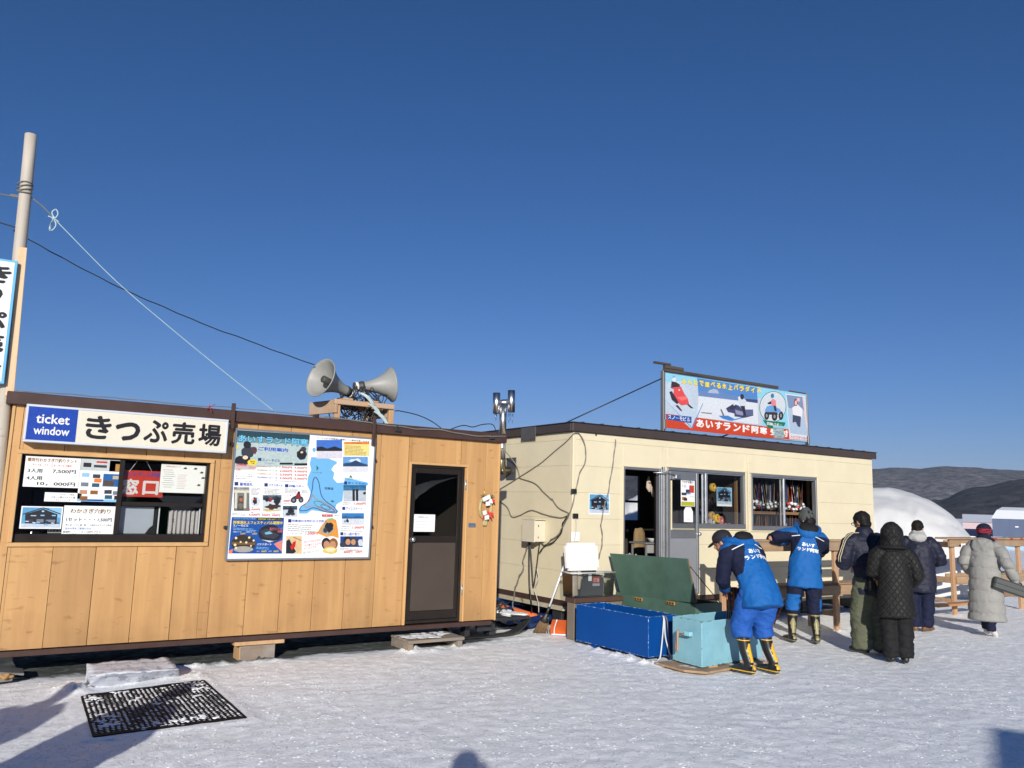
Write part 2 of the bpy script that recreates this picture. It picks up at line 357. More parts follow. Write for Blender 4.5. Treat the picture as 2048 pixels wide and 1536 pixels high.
# ================================================================== the setting
YF = 8.35       # front of the ticket hut
YC = 8.45       # front of the cream hut
def snow_material():
    m = bpy.data.materials.new('trodden_lake_snow'); m.use_nodes = True; t = m.node_tree; p = t.nodes['Principled BSDF']
    tc = nd(t, 'ShaderNodeTexCoord'); src = tc.outputs['Object']
    def noi(sc, det=6, ro=.6, stretch=(1, 1, 1), dist=0.):
        mp = nd(t, 'ShaderNodeMapping'); mp.inputs['Scale'].default_value = stretch; t.links.new(src, mp.inputs[0])
        n = nd(t, 'ShaderNodeTexNoise'); n.inputs['Scale'].default_value = sc; n.inputs['Detail'].default_value = det; n.inputs['Roughness'].default_value = ro; n.inputs['Distortion'].default_value = dist
        t.links.new(mp.outputs[0], n.inputs[0]); return n.outputs[0]
    def rng(x, a, b, c=0., d=1.):
        r = nd(t, 'ShaderNodeMapRange'); r.inputs[1].default_value = a; r.inputs[2].default_value = b; r.inputs[3].default_value = c; r.inputs[4].default_value = d; t.links.new(x, r.inputs[0]); return r.outputs[0]
    def mix(f, a, b):
        x = nd(t, 'ShaderNodeMix', data_type='RGBA'); t.links.new(f, x.inputs[0])
        for i, c in ((6, a), (7, b)):
            if isinstance(c, tuple): x.inputs[i].default_value = (*c, 1)
            else: t.links.new(c, x.inputs[i])
        return x.outputs[2]
    big = noi(.7, 4); fine = noi(38, 5, .7); mid = noi(9, 7, .65, dist=.4); fleck = noi(26, 3, .75, dist=.8)
    c = mix(rng(mid, .38, .62), (.86, .88, .90), (.985, .99, .99))         # packed ice between softer snow
    c = mix(rng(fleck, .60, .68), c, (.97, .97, .97))                       # loose white crumbs
    c = mix(rng(noi(11, 7, .72, (.8, 1.3, 1), dist=1.4), .62, .72, 0, .55), c, (.42, .415, .415))   # small dirty scuffs
    c = mix(rng(big, .58, .72, 0, .25), c, (.55, .56, .60))
    # watery grey ice at the ticket hut, plus the shade under it painted in
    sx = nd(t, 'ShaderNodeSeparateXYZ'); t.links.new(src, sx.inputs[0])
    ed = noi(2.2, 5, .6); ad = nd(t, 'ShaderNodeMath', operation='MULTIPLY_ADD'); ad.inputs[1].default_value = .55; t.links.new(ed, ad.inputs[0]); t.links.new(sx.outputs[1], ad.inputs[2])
    wet_shade = rng(ad.outputs[0], 8.62, 8.72)
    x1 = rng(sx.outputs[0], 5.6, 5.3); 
    w2 = nd(t, 'ShaderNodeMath', operation='MULTIPLY'); t.links.new(wet_shade, w2.inputs[0]); t.links.new(x1, w2.inputs[1])
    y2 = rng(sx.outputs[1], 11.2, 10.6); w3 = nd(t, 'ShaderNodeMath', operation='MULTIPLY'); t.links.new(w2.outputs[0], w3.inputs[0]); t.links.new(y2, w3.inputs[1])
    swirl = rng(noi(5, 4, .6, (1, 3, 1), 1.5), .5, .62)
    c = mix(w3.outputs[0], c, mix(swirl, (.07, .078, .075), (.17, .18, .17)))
    t.links.new(c, p.inputs['Base Color'])
    t.links.new(rng(mid, .35, .65, .38, .72), p.inputs['Roughness'])
    p.inputs['Subsurface Weight'].default_value = 0.; p.inputs['Specular IOR Level'].default_value = .45
    b1 = nd(t, 'ShaderNodeBump'); b1.inputs['Strength'].default_value = .35; b1.inputs['Distance'].default_value = .02; t.links.new(mid, b1.inputs['Height'])
    b2 = nd(t, 'ShaderNodeBump'); b2.inputs['Strength'].default_value = .5; b2.inputs['Distance'].default_value = .006; t.links.new(fine, b2.inputs['Height']); t.links.new(b1.outputs[0], b2.inputs['Normal'])
    b3 = nd(t, 'ShaderNodeBump'); b3.inputs['Strength'].default_value = .7; b3.inputs['Distance'].default_value = .012; t.links.new(rng(fleck, .56, .68), b3.inputs['Height']); t.links.new(b2.outputs[0], b3.inputs['Normal'])
    t.links.new(b3.outputs[0], p.inputs['Normal'])
    return m
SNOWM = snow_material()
HEAPS = []      # (x, y, radius, height) of drifted snow round the feet of things
def heap(x, y, r, h): HEAPS.append((x, y, r, h))
for x, y in ((10.25, 7.1), (8.35, 7.1), (12.1, 7.1), (10.2, 7.5), (13.95, 7.4), (14.6, 7.75), (15.9, 7.4)): heap(x, y, .13, .055)
for k in range(26):
    heap(6.2 + random.uniform(-.1, .04), 6.6 + random.uniform(-.15, 1.2), random.uniform(.04, .08), random.uniform(.008, .034))
for k in range(10): heap(6.3 + random.uniform(-.15, .5), 6.45 + random.uniform(-.08, .1), .09, random.uniform(.015, .045))
for k in range(16): heap(random.uniform(4.1, 4.95), 8.2 + random.uniform(-.08, .06), .07, random.uniform(.01, .035))
for k in range(14): heap(random.uniform(1.7, 2.8), 8.36 + random.uniform(-.06, .05), .07, random.uniform(.01, .03))
for k in range(10): heap(.86 + random.uniform(-.08, .1), 7.7 + random.uniform(-.2, .15), .1, random.uniform(.01, .03))
for k in range(8): heap(1.82 + random.uniform(-.05, .12), 7.8 + random.uniform(-.15, .2), .09, random.uniform(.004, .016))
for k in range(12): heap(random.uniform(5.2, 6.1), 8.44 + random.uniform(-.05, .05), .07, random.uniform(.004, .014))
def ground_z(x, y):
    if x * x + y * y > 40000: return 0.
    z = (noise.noise((x * 2.1, y * 2.1, 0)) * .006 + noise.noise((x * 7, y * 9, 3)) * .006 + noise.noise((x * 19, y * 22, 5)) * .0028)
    if .75 < x < 1.95 and 6.15 < y < 7.75: z = z * .15 + .007
    for hx, hy, r, h in HEAPS:
        d2 = (x - hx) ** 2 + (y - hy) ** 2
        if d2 < 9 * r * r: z += .62 * h * math.exp(-d2 / (r * r)) * (1 + 1.2 * noise.noise((x * 26, y * 26, 1)))
    return z - .008
def axis(a, b, step, far):
    v = [a + i * step for i in range(int((b - a) / step) + 1)]; s = step
    while v[-1] < far: s *= 1.35; v.append(v[-1] + s)
    s = step
    while v[0] > -far: s *= 1.35; v.insert(0, v[0] - s)
    return v
xs, ys = axis(-.2, 13.2, .03, 6000), axis(2.6, 9.3, .03, 6000)
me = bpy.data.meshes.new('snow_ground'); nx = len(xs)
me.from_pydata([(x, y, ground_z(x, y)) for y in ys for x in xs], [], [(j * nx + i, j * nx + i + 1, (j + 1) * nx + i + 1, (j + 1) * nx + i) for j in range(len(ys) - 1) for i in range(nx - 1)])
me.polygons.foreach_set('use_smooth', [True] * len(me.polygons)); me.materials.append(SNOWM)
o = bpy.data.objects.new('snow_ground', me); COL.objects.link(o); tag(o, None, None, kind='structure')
# crumbs of ice and snow kicked loose all over the ground
CRM = M('snow_crumbs', (.92, .925, .93), .6, var=.12, vs=30)
V, F = [], []; rc = random.Random(21); OC = ((1, 0, 0), (0, 1, 0), (-1, 0, 0), (0, -1, 0), (0, 0, 1))
for k in range(46000):
    t = rc.random(); rad = 3.2 + 10.5 * t ** 1.25; a = YAW + R(rc.uniform(-36, 36)); x, y = rad * math.cos(a), rad * math.sin(a)
    if y > 8.3 and x < 5.6 or y > 9.6 or (.8 < x < 1.9 and 6.2 < y < 7.7): continue
    d = .8 * noise.noise((x * 1.1, y * 1.1, 4)) + 1.0 * noise.noise((x * 5, y * 5, 8))
    if d < rc.uniform(-.35, .6): continue
    s = .0035 + .0085 * rc.random() ** 3; z = ground_z(x, y); n = len(V)
    ph = rc.random() * 6
    for q in OC:
        j = Vector((q[0] * math.cos(ph) - q[1] * math.sin(ph), q[0] * math.sin(ph) + q[1] * math.cos(ph), q[2])); V.append((x + j.x * s * rc.uniform(1., 2.6), y + j.y * s * rc.uniform(1., 2.6), z - .002 + (j.z * s * rc.uniform(.2, .46) + .002 if j.z else 0)))
    F += [(n, n + 1, n + 4), (n + 1, n + 2, n + 4), (n + 2, n + 3, n + 4), (n + 3, n, n + 4)]
me = bpy.data.meshes.new('snow_crumbs'); me.from_pydata(V, [], F); me.materials.append(CRM); o = bpy.data.objects.new('snow_crumbs', me); COL.objects.link(o); tag(o, 'loose crumbs of snow and ice scattered over the trodden ground', 'snow', None, 'stuff')

# hills round the frozen lake -----------------------------------------------
def hill_material(name, a, b, sn):
    m = bpy.data.materials.new(name); m.use_nodes = True; t = m.node_tree; p = t.nodes['Principled BSDF']; p.inputs['Roughness'].default_value = .95; p.inputs['Specular IOR Level'].default_value = .1
    tc = nd(t, 'ShaderNodeTexCoord')
    def noi(sc, det, st=(1, 1, 1)):
        mp = nd(t, 'ShaderNodeMapping'); mp.inputs['Scale'].default_value = st; t.links.new(tc.outputs['Object'], mp.inputs[0])
        n = nd(t, 'ShaderNodeTexNoise'); n.inputs['Scale'].default_value = sc; n.inputs['Detail'].default_value = det; n.inputs['Roughness'].default_value = .7; t.links.new(mp.outputs[0], n.inputs[0]); return n.outputs[0]
    cr = nd(t, 'ShaderNodeValToRGB'); cr.color_ramp.elements[0].position = .35; cr.color_ramp.elements[1].position = .65
    cr.color_ramp.elements[0].color = (*a, 1); cr.color_ramp.elements[1].color = (*b, 1); t.links.new(noi(.035, 9, (1, 1, 1.8)), cr.inputs[0])
    mr = nd(t, 'ShaderNodeMapRange'); mr.inputs[1].default_value = .6; mr.inputs[2].default_value = .72; mr.inputs[4].default_value = sn; t.links.new(noi(.012, 9, (1, 1, 2)), mr.inputs[0])
    mx = nd(t, 'ShaderNodeMix', data_type='RGBA'); t.links.new(mr.outputs[0], mx.inputs[0]); t.links.new(cr.outputs[0], mx.inputs[6]); mx.inputs[7].default_value = (.42, .40, .40, 1)
    t.links.new(mx.outputs[2], p.inputs['Base Color'])
    b_ = nd(t, 'ShaderNodeBump'); b_.inputs['Strength'].default_value = 1; b_.inputs['Distance'].default_value = 9; t.links.new(noi(.09, 5), b_.inputs['Height']); t.links.new(b_.outputs[0], p.inputs['Normal'])
    return m
def ridge(name, R0, depth, hfun, mat, step=.25, rows=26):
    """a wooded ridge all round: foot at R0, crest R0 + depth away"""
    n = int(360 / step); V = []; F = []
    for j in range(rows):
        f = j / (rows - 1)
        for i in range(n):
            a = R(i * step); crest = hfun(i * step); rad = R0 + depth * f * 1.6
            prof = math.sin(min(1, f / .62) * math.pi / 2) ** 1.25 if f < .62 else 1 - ((f - .62) / .38) * .5
            x, y = rad * math.cos(a), rad * math.sin(a)
            gul = noise.fractal((x * .0022, y * .0022, 2), 1., 2., 5) * .16 + noise.noise((x * .011, y * .011, 7)) * .03
            z = crest * prof * (1 + gul * (1 if f < .62 else .3) * (f * 1.3 if f < .6 else .8)) + noise.noise((x * .045, y * .045, 9)) * 2.2 - (4 if j == 0 else 0)
            V.append((x, y, z))
    for j in range(rows - 1):
        for i in range(n): F.append((j * n + i, j * n + (i + 1) % n, (j + 1) * n + (i + 1) % n, (j + 1) * n + i))
    me = bpy.data.meshes.new(name); me.from_pydata(V, [], F); me.polygons.foreach_set('use_smooth', [True] * len(F)); me.materials.append(mat)
    o = bpy.data.objects.new(name, me); COL.objects.link(o); tag(o, None, None, kind='structure'); return o
def interp(tab, a):
    a = (a + 360) % 360
    for (x0, y0), (x1, y1) in zip(tab, tab[1:]):
        if x0 <= a <= x1:
            k = (a - x0) / (x1 - x0); k = k * k * (3 - 2 * k); return y0 + (y1 - y0) * k
    return tab[-1][1]
far_t = [(0, 2.3), (16, 2.5), (22, 2.75), (25, 3.0), (28.3, 3.15), (30, 2.95), (32.3, 2.95), (38, 3.4), (47, 4.2), (60, 3.2), (90, 3.0), (150, 3.6), (210, 4.6), (250, 4.2), (300, 3.0), (360, 2.3)]
near_t = [(0, 2.4), (15, 2.9), (21, 2.75), (24, 2.55), (26.5, 2.0), (28.6, 1.15), (29.6, .95), (31, 1.35), (32.8, 2.0), (36, 2.6), (46, 3.0), (60, 2.0), (90, 2.0), (160, 2.6), (220, 3.6), (260, 3.4), (300, 2.0), (360, 2.4)]
HILLF = hill_material('far_bare_winter_woods', (.042, .038, .042), (.21, .19, .19), .75)
HILLN = hill_material('near_dark_winter_woods', (.016, .018, .022), (.095, .084, .084), .1)
ridge('far_hills', 2600, 900, lambda a: 3500 * math.tan(R(interp(far_t, a))), HILLF)
ridge('near_hills', 1300, 500, lambda a: 1800 * math.tan(R(interp(near_t, a))), HILLN)

# ================================================================== ticket hut
XL, XR, ZB, ZT = .20, 5.345, .255, 2.372
hut = thing('ticket_hut', (XL, YF, 0), 'honey brown wood clad ticket hut with dark brown roof edge and sliding window', 'hut')
WX0, WX1, WZ0, WZ1 = .310, 1.925, 1.168, 1.945         # window opening
DX0, DX1, DZ0, DZ1 = 4.145, 4.865, .262, 2.05          # door opening
b = MB().mat(WOODH)
gro = [.285 + .3475 * i for i in range(-1, 15)] + [XR]
def board(x0, x1, z0, z1):
    ga, gb = (.0022 if any(abs(v - q) < .001 for q in gro) else -.001 for v in (x0, x1)); b.box((x0 + ga, YF, z0), (x1 - gb, YF + .03, z1), .0025 if ga > 0 and gb > 0 else 0)
for x0, x1 in zip(gro, gro[1:]):
    x0, x1 = max(x0, XL + .02), min(x1, XR - .012)
    if x1 - x0 < .01: continue
    cuts = [(x0, x1, ZB, ZT)]
    for hx0, hx1, hz0, hz1 in ((WX0, WX1, WZ0, WZ1), (DX0, DX1, 0, DZ1)):
        nxt = []
        for a0, a1, c0, c1 in cuts:
            i0, i1 = max(a0, hx0), min(a1, hx1)
            if i1 - i0 < .004: nxt.append((a0, a1, c0, c1)); continue
            if i0 - a0 > .004: nxt.append((a0, i0, c0, c1))
            if a1 - i1 > .004: nxt.append((i1, a1, c0, c1))
            if hz0 > c0: nxt.append((i0, i1, c0, hz0))
            if hz1 < c1: nxt.append((i0, i1, hz1, c1))
        cuts = nxt
    for q in cuts: board(*q)
part('cladding', b, hut)
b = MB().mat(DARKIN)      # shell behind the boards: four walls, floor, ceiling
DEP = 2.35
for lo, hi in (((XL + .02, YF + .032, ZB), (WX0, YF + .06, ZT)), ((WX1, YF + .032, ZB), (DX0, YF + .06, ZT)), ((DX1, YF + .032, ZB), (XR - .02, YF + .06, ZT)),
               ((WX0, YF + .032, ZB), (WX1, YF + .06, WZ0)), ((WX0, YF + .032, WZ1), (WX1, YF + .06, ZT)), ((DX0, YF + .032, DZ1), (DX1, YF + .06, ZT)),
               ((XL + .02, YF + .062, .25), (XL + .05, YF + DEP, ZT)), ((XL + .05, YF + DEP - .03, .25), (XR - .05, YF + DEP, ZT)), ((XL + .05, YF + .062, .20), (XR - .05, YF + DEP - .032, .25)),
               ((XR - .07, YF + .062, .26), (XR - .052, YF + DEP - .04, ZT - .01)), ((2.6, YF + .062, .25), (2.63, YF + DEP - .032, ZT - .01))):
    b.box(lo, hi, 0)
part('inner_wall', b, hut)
b = MB().mat(WOODH); b.box((XR - .048, YF + .062, ZB), (XR - .012, YF + DEP, ZT), .002); part('end_wall', b, hut); part('end_wall', MB().mat(WOODH).box((XL - .018, YF + .062, ZB), (XL + .018, YF + DEP, ZT), .002), hut)
b = MB().mat(WOODT)
b.box((XR - .012, YF - .012, ZB - .01), (XR + .012, YF + .04, ZT), .004); part('corner_trim', b, hut); part('corner_trim', MB().mat(WOODT).box((XL - .005, YF - .012, ZB - .01), (XL + .02, YF + .04, ZT), .004), hut)
b = MB().mat(BROWN)
b.box((XL - .06, YF - .055, ZT + .002), (XR + .07, YF + .0, ZT + .115), .006); b.box((XL - .06, YF + DEP, ZT + .002), (XR + .07, YF + DEP + .05, ZT + .115), .006)
b.box((XL - .06, YF + .001, ZT + .002), (XL - .01, YF + DEP - .001, ZT + .113), .004); b.box((XR + .02, YF + .001, ZT + .002), (XR + .07, YF + DEP - .001, ZT + .113), .004)
b.box((XL - .009, YF + .002, ZT + .05), (XR + .019, YF + DEP - .002, ZT + .10), 0)
part('roof', b, hut)
b = MB().mat(BROWN); b.box((XL - .01, YF + .012, .192), (XR - .03, YF + .09, ZB - .012), .004); b.box((XL, YF + 2.2, .192), (XR - .03, YF + 2.28, ZB - .012), .004)
b.box((XL, YF + .1, .15), (XL + .08, YF + 2.19, .19), 0); b.box((2.6, YF + .1, .15), (2.7, YF + 2.19, .19), 0)
part('base_beam', b, hut)
for x in (2.085, 3.625):
    b = MB().mat(BROWN); b.box((x - .018, YF - .09, 2.30 if x < 3 else 2.225), (x + .018, YF - .06, 2.555), .003); b.box((x - .014, YF - .06, 2.40), (x + .014, YF - .056, 2.43), 0); part('bracket', b, hut)
for x in (3.93, 5.19):
    b = MB().mat(BLACKM); b.box((x - .04, YF - .085, 2.405), (x + .03, YF - .055, 2.43), .003); b.box((x - .03, YF - .075, 2.43), (x - .01, YF - .055, 2.47), .003); part('roof_clip', b, hut)
# window
b = MB().mat(WOODT); w_ = .036; yo = YF - .022
for lo, hi in (((WX0 - w_, yo, WZ1), (WX1 + w_, YF - .001, WZ1 + w_)), ((WX0 - w_, yo, WZ0 - w_), (WX1 + w_, YF - .001, WZ0)), ((WX0 - w_, yo, WZ0 + .001), (WX0, YF - .001, WZ1 - .001)), ((WX1, yo, WZ0 + .001), (WX1 + w_, YF - .001, WZ1 - .001))): b.box(lo, hi, .004)
wf = part('window', b, hut)
b = MB().mat(DBROWN); yi = YF + .012
for lo, hi in (((WX0 + .001, yi, WZ1 - .012), (WX1 - .001, yi + .09, WZ1 - .001)), ((WX0 + .001, yi, WZ0 + .001), (WX1 - .001, yi + .09, WZ0 + .075)), ((WX0 + .001, yi, WZ0 + .076), (WX0 + .007, yi + .09, WZ1 - .013)), ((WX1 - .03, yi, WZ0 + .076), (WX1 - .001, yi + .09, WZ1 - .013)),
               ((1.108, yi + .002, WZ0 + .076), (1.152, yi + .07, WZ1 - .013)), ((1.155, yi + .02, 1.505), (WX1 - .031, yi + .05, 1.545))): b.box(lo, hi, .003)
part('window_frame', b, wf)
b = MB().mat(GLASS); b.quad([(WX0 + .007, yi + .022, WZ0 + .075), (1.108, yi + .022, WZ0 + .075), (1.108, yi + .022, WZ1 - .012), (WX0 + .007, yi + .022, WZ1 - .012)]); part('window_pane', b, wf)
b = MB().mat(GLASS); b.quad([(1.152, yi + .06, 1.545), (WX1 - .03, yi + .06, 1.545), (WX1 - .03, yi + .06, WZ1 - .03), (1.152, yi + .06, WZ1 - .03)]); part('window_pane', b, wf)
b = MB().mat(GLASS); b.quad([(1.152, yi + .03, WZ0 + .075), (WX1 - .03, yi + .03, WZ0 + .075), (WX1 - .03, yi + .03, 1.505), (1.152, yi + .03, 1.505)]); part('serving_hatch', b, wf)
# door
dr = part('door', MB().mat(DBROWN).box((DX0 + .001, YF + .01, DZ0), (DX0 + .03, YF + .07, DZ1 - .001), .003).box((DX1 - .03, YF + .01, DZ0), (DX1 - .001, YF + .07, DZ1 - .001), .003).box((DX0 + .031, YF + .01, DZ1 - .03), (DX1 - .031, YF + .07, DZ1 - .001), .003).box((DX0 + .031, YF + .01, DZ0), (DX1 - .031, YF + .07, DZ0 + .035), .003), hut)
b = MB().mat(DBROWN); x0, x1 = DX0 + .032, DX1 - .032; yd = YF + .022
for lo, hi in (((x0, yd, DZ0 + .037), (x0 + .045, yd + .035, DZ1 - .032)), ((x1 - .045, yd, DZ0 + .037), (x1, yd + .035, DZ1 - .032)), ((x0 + .046, yd, DZ1 - .095), (x1 - .046, yd + .035, DZ1 - .032)), ((x0 + .046, yd, 1.16), (x1 - .046, yd + .035, 1.235)), ((x0 + .046, yd, DZ0 + .037), (x1 - .046, yd + .035, .395))): b.box(lo, hi, .003)
part('door_frame', b, dr)
part('door_panel', MB().mat(BRONZEP).box((x0 + .046, yd + .008, .396), (x1 - .046, yd + .024, 1.159), .002), dr)
part('door_glass', MB().mat(GLASS).quad([(x0 + .046, yd + .016, 1.236), (x1 - .046, yd + .016, 1.236), (x1 - .046, yd + .016, DZ1 - .096), (x0 + .046, yd + .016, DZ1 - .096)]), dr)
b = MB().mat(CHROME).lathe([(.0, -.055), (.018, -.054), (.026, -.044), (.026, -.03), (.014, -.018), (.012, -.006), (.028, -.004), (.028, 0)], (DX0 + .062, yd, 1.195), (0, 1, 0), 20); b.box((DX0 + .05, yd - .006, 1.17), (DX0 + .074, yd, 1.222), .002); part('door_handle', b, dr)
for z in (1.84, .62): part('hinge', MB().mat(ALU).box((DX1 - .002, YF - .012, z - .055), (DX1 + .018, YF - .0025, z + .055), .003).tube([(DX1 + .008, YF - .012, z - .055), (DX1 + .008, YF - .012, z + .055)], .006), dr)
b = MB().mat(WOODT)
b.box((DX0 - .028, YF - .02, ZB), (DX0, YF - .001, DZ1 + .028), .004); b.box((DX1 + .02, YF - .02, ZB), (DX1 + .042, YF - .001, DZ1 + .028), .004); b.box((DX0 + .001, YF - .02, DZ1), (DX1 + .019, YF - .001, DZ1 + .028), .004)
part('door_trim', b, dr)
# counter inside with a lace curtain and a few things seen through the window
part('counter', MB().mat(M('grey_counter', (.12, .10, .085), .5)).box((WX0 - .05, YF + .2, 1.13), (1.95, YF + .62, 1.17), .004), hut)
CURT = M('lace_curtain', (.5, .47, .45), .9, var=.12, vs=60, col2=(.16, .12, .12), c2s=38, c2t=.6, c2w=.05, stretch=(1, 1, .6))
b = MB().mat(CURT); n = 44
rows = [[Vector((1.60 + .30 * i / n, YF + .145 + .018 * math.sin(i * 1.05) + .008 * math.sin(i * 2.3), z)) for i in range(n + 1)] for z in (1.245, 1.35, 1.47)]
b.rings(rows, caps=False, closed=False); b.rings([[p + Vector((0, .004, 0)) for p in r] for r in rows], caps=False, closed=False)
single('lace_curtain', b, 'short grey patterned lace curtain behind the serving hatch of the ticket window', 'curtain')
for x, wh in ((1.50, 'between the painted reflection panel and the lace curtain'), (1.875, 'at the outer edge of the lace curtain')): single('hatch_strip', MB().mat(WHITEF).box((x, YF + .085, 1.245), (x + .011, YF + .11, 1.50), .002), 'white upright strip of the serving hatch ' + wh, 'frame strip')
b = MB().mat(M('painted_snow_reflection', (.43, .46, .52), .4, var=.06)).box((1.14, YF + .10, 1.245), (1.46, YF + .112, 1.50), .002).mat(C_BLK_ := M('painted_silhouette', (.01, .01, .011), .8)).prism([(1.49, YF + .098, 1.245), (1.395, YF + .098, 1.245), (1.43, YF + .098, 1.30), (1.465, YF + .098, 1.33), (1.46, YF + .098, 1.42), (1.475, YF + .098, 1.49), (1.49, YF + .098, 1.49)], (0, .004, 0))  # added panel: snow reflection and its dark silhouette painted as plain colour
single('reflection_panel', b, 'added pale blue grey panel standing in for a snow reflection in the ticket window', 'reflection panel')
b = MB().mat(CHROME).lathe([(0, 0), (.072, 0), (.074, .004), (.074, .085), (.07, .09), (.0, .088)], (.475, YF + .27, 1.171), (0, 0, 1), 24)
single('steel_tin', b, 'round steel tin on the counter behind the house photograph', 'tin')
b = MB().mat(WHITEF).box((.58, YF + .12, 1.245), (.76, YF + .16, 1.31), .006); b.mat(BLACK)
for i in range(6): b.box((.60 + i * .026, YF + .1185, 1.262), (.612 + i * .026, YF + .12, 1.272), 0); b.box((.60 + i * .026, YF + .1185, 1.288), (.612 + i * .026, YF + .12, 1.297), 0)
single('punched_tray', b, 'small white tray with square holes behind the ticket window notices', 'tray')

# ---- lit sign box over the window
sg = thing('ticket_sign', (.29, YF - .15, 2.03), 'long ticket window sign box, blue panel beside black lettering on cream', 'sign')
sx0, sx1, sz0, sz1, sy = .295, 2.03, 2.045, 2.378, YF - .15
b = MB().mat(M('white_aluminium_frame', (.62, .66, .72), .35, metal=.2, var=.03)); fr = .02
for lo, hi in (((sx0, sy, sz1 - fr), (sx1, YF - .056, sz1)), ((sx0, sy, sz0), (sx1, YF - .024, sz0 + fr)), ((sx0, sy, sz0 + fr + .001), (sx0 + fr, YF - .057, sz1 - fr - .001)), ((sx1 - fr, sy, sz0 + fr + .001), (sx1, YF - .057, sz1 - fr - .001))): b.box(lo, hi, .003)
part('sign_frame', b, sg)
sh = wall_sheet(sy + .006); bl = .60
C_CRM = ink(242, 234, 214); C_BLU = ink(0, 66, 176); C_WHT = ink(250, 250, 248); C_BLK = ink(22, 20, 26)
sx_b = sx0 + .405
sh.box(sx0 + fr, sz0 + fr, sx_b, sz1 - fr, C_BLU).box(sx_b + .001, sz0 + fr, sx1 - fr, sz1 - fr, C_CRM)
sh.fit('ticket', sx0 + .082, 2.215, sx0 + .345, 2.30, C_WHT, 3, .02); sh.fit('window', sx0 + .072, 2.115, sx0 + .352, 2.19, C_WHT, 3, .02)
cw = (sx1 - sx_b - .10) / 5
for i, ch in enumerate('きっぷ売場'):
    u = sx_b + .055 + cw * i; s_ = .82 if ch == 'っ' else 1
    sh.fit(ch, u + .014, 2.105, u + cw - .016, 2.105 + .215 * s_, C_BLK, 3, .031)
sh.done('sign_face', sg)
b = MB().mat(ALU).box((sx0 + .01, YF - .13, sz0 + .022), (sx1 - .01, YF - .03, sz1 - .022), 0); part('sign_body', b, sg)

# ---- small pictures used more than once
C_SKY = ink(120, 185, 225); C_SNO = ink(205, 218, 232); C_DK = ink(34, 36, 46); C_DK2 = ink(60, 62, 74); C_MID = ink(120, 132, 150); C_RED = ink(214, 40, 30); C_OR = ink(236, 130, 40)
C_YEL = ink(250, 222, 60); C_LB = ink(150, 205, 245); C_NAV = ink(20, 70, 150); C_GRN = ink(30, 130, 90); C_GRY = ink(150, 150, 150); C_TXT = ink(60, 60, 66); C_PNK = ink(235, 120, 130); C_SKIN = ink(205, 150, 115); C_BRN = ink(150, 95, 40); C_TEAL = ink(40, 95, 120)
def house_photo(sh, u0, v0, u1, v1, l=2):
    w, h = u1 - u0, v1 - v0
    def P(*pts, m, k=0): sh.mb.mat(m); sh.mb.quad([sh.at(u0 + w * x, v0 + h * y, l + k) for x, y in pts])
    P((0, 0), (1, 0), (1, 1), (0, 1), m=ink(96, 168, 214)); P((.55, .6), (1, .5), (1, 1), (.7, 1), m=C_LB, k=.3); P((0, 0), (1, 0), (1, .2), (.6, .16), (.25, .22), (0, .18), m=C_SNO, k=1)
    P((.1, .2), (.9, .18), (.9, .68), (.52, .93), (.08, .66), m=C_DK, k=1.5); P((.02, .62), (.52, .97), (.98, .66), (.98, .72), (.52, 1.02), (.02, .68), m=C_DK2, k=2)
    for x in (.47, .76): P((x, .58), (x + .1, .58), (x + .1, .64), (x, .64), m=C_LB, k=3)
    P((.22, .57), (.36, .57), (.36, .61), (.22, .61), m=C_SNO, k=3); sh.mb.mat(C_SNO); P((.49, .78), (.55, .78), (.55, .85), (.49, .85), m=C_SNO, k=3)
    P((.38, .26), (.56, .26), (.56, .42), (.38, .42), m=C_MID, k=3); P((.62, .28), (.86, .28), (.86, .4), (.62, .4), m=C_MID, k=3); P((.14, .26), (.3, .26), (.3, .4), (.14, .4), m=C_DK2, k=3)
    rnd = random.Random(3)
    for i in range(9):
        x = .08 + .8 * rnd.random(); y = .12 + .2 * rnd.random(); P((x, y), (x + .09, y - .02), (x + .1, y + .03), (x + .02, y + .05), m=(C_SNO, C_LB, C_DK2)[i % 3], k=4 + i * .1)
def notice(name, u0, v0, u1, v1, label, draw, Y=YF + .03, base=None, cat='notice', group=None):
    sh = wall_sheet(Y); sh.box(u0, v0, u1, v1, base or WHITEP, 0)
    w, h = u1 - u0, v1 - v0
    T = lambda s, x0, y0, x1, y1, m, l=2, bold=.012: sh.fit(s, u0 + w * x0, v0 + h * (1 - y1), u0 + w * x1, v0 + h * (1 - y0), m, l, bold)
    B = lambda x0, y0, x1, y1, m, l=1: sh.box(u0 + w * x0, v0 + h * (1 - y1), u0 + w * x1, v0 + h * (1 - y0), m, l)
    draw(sh, T, B); o = sh.done(name); return tag(o, label, cat, group)
g1 = crop(0, 780, 4.2667, YF + .03)
def bx(x0, y0, x1, y1, g=g1):
    a, b_ = g(x0, y0), g(x1, y1); return a[0], b_[1], b_[0], a[1]
def d1(sh, T, B):
    T('暖房付わかさぎ穴釣りテント', .04, .05, .93, .18, ink(150, 90, 20), 2, .025); T('テーブル・イス・エサ・サービス券付', .13, .235, .84, .325, C_RED, 2, .015)
    T('3人用', .06, .40, .32, .54, C_DK, 2, .022); T('7,500円', .5, .40, .93, .54, C_DK, 2, .022); T('4人用', .05, .64, .33, .78, C_DK, 2, .022); T('10，000円', .25, .82, .94, .95, C_DK, 2, .022)
notice('price_notice', *bx(222, 560, 665, 838), 'white price notice with brown heading at the top left of the ticket window', d1)
def d2(sh, T, B):
    T('パーク３大セット限定', .2, .1, .8, .3, C_GRY); T('バギー２周＋バナナ１周', .18, .4, .82, .63, C_TXT); T('大人１０００円', .3, .72, .7, .92, C_GRY)
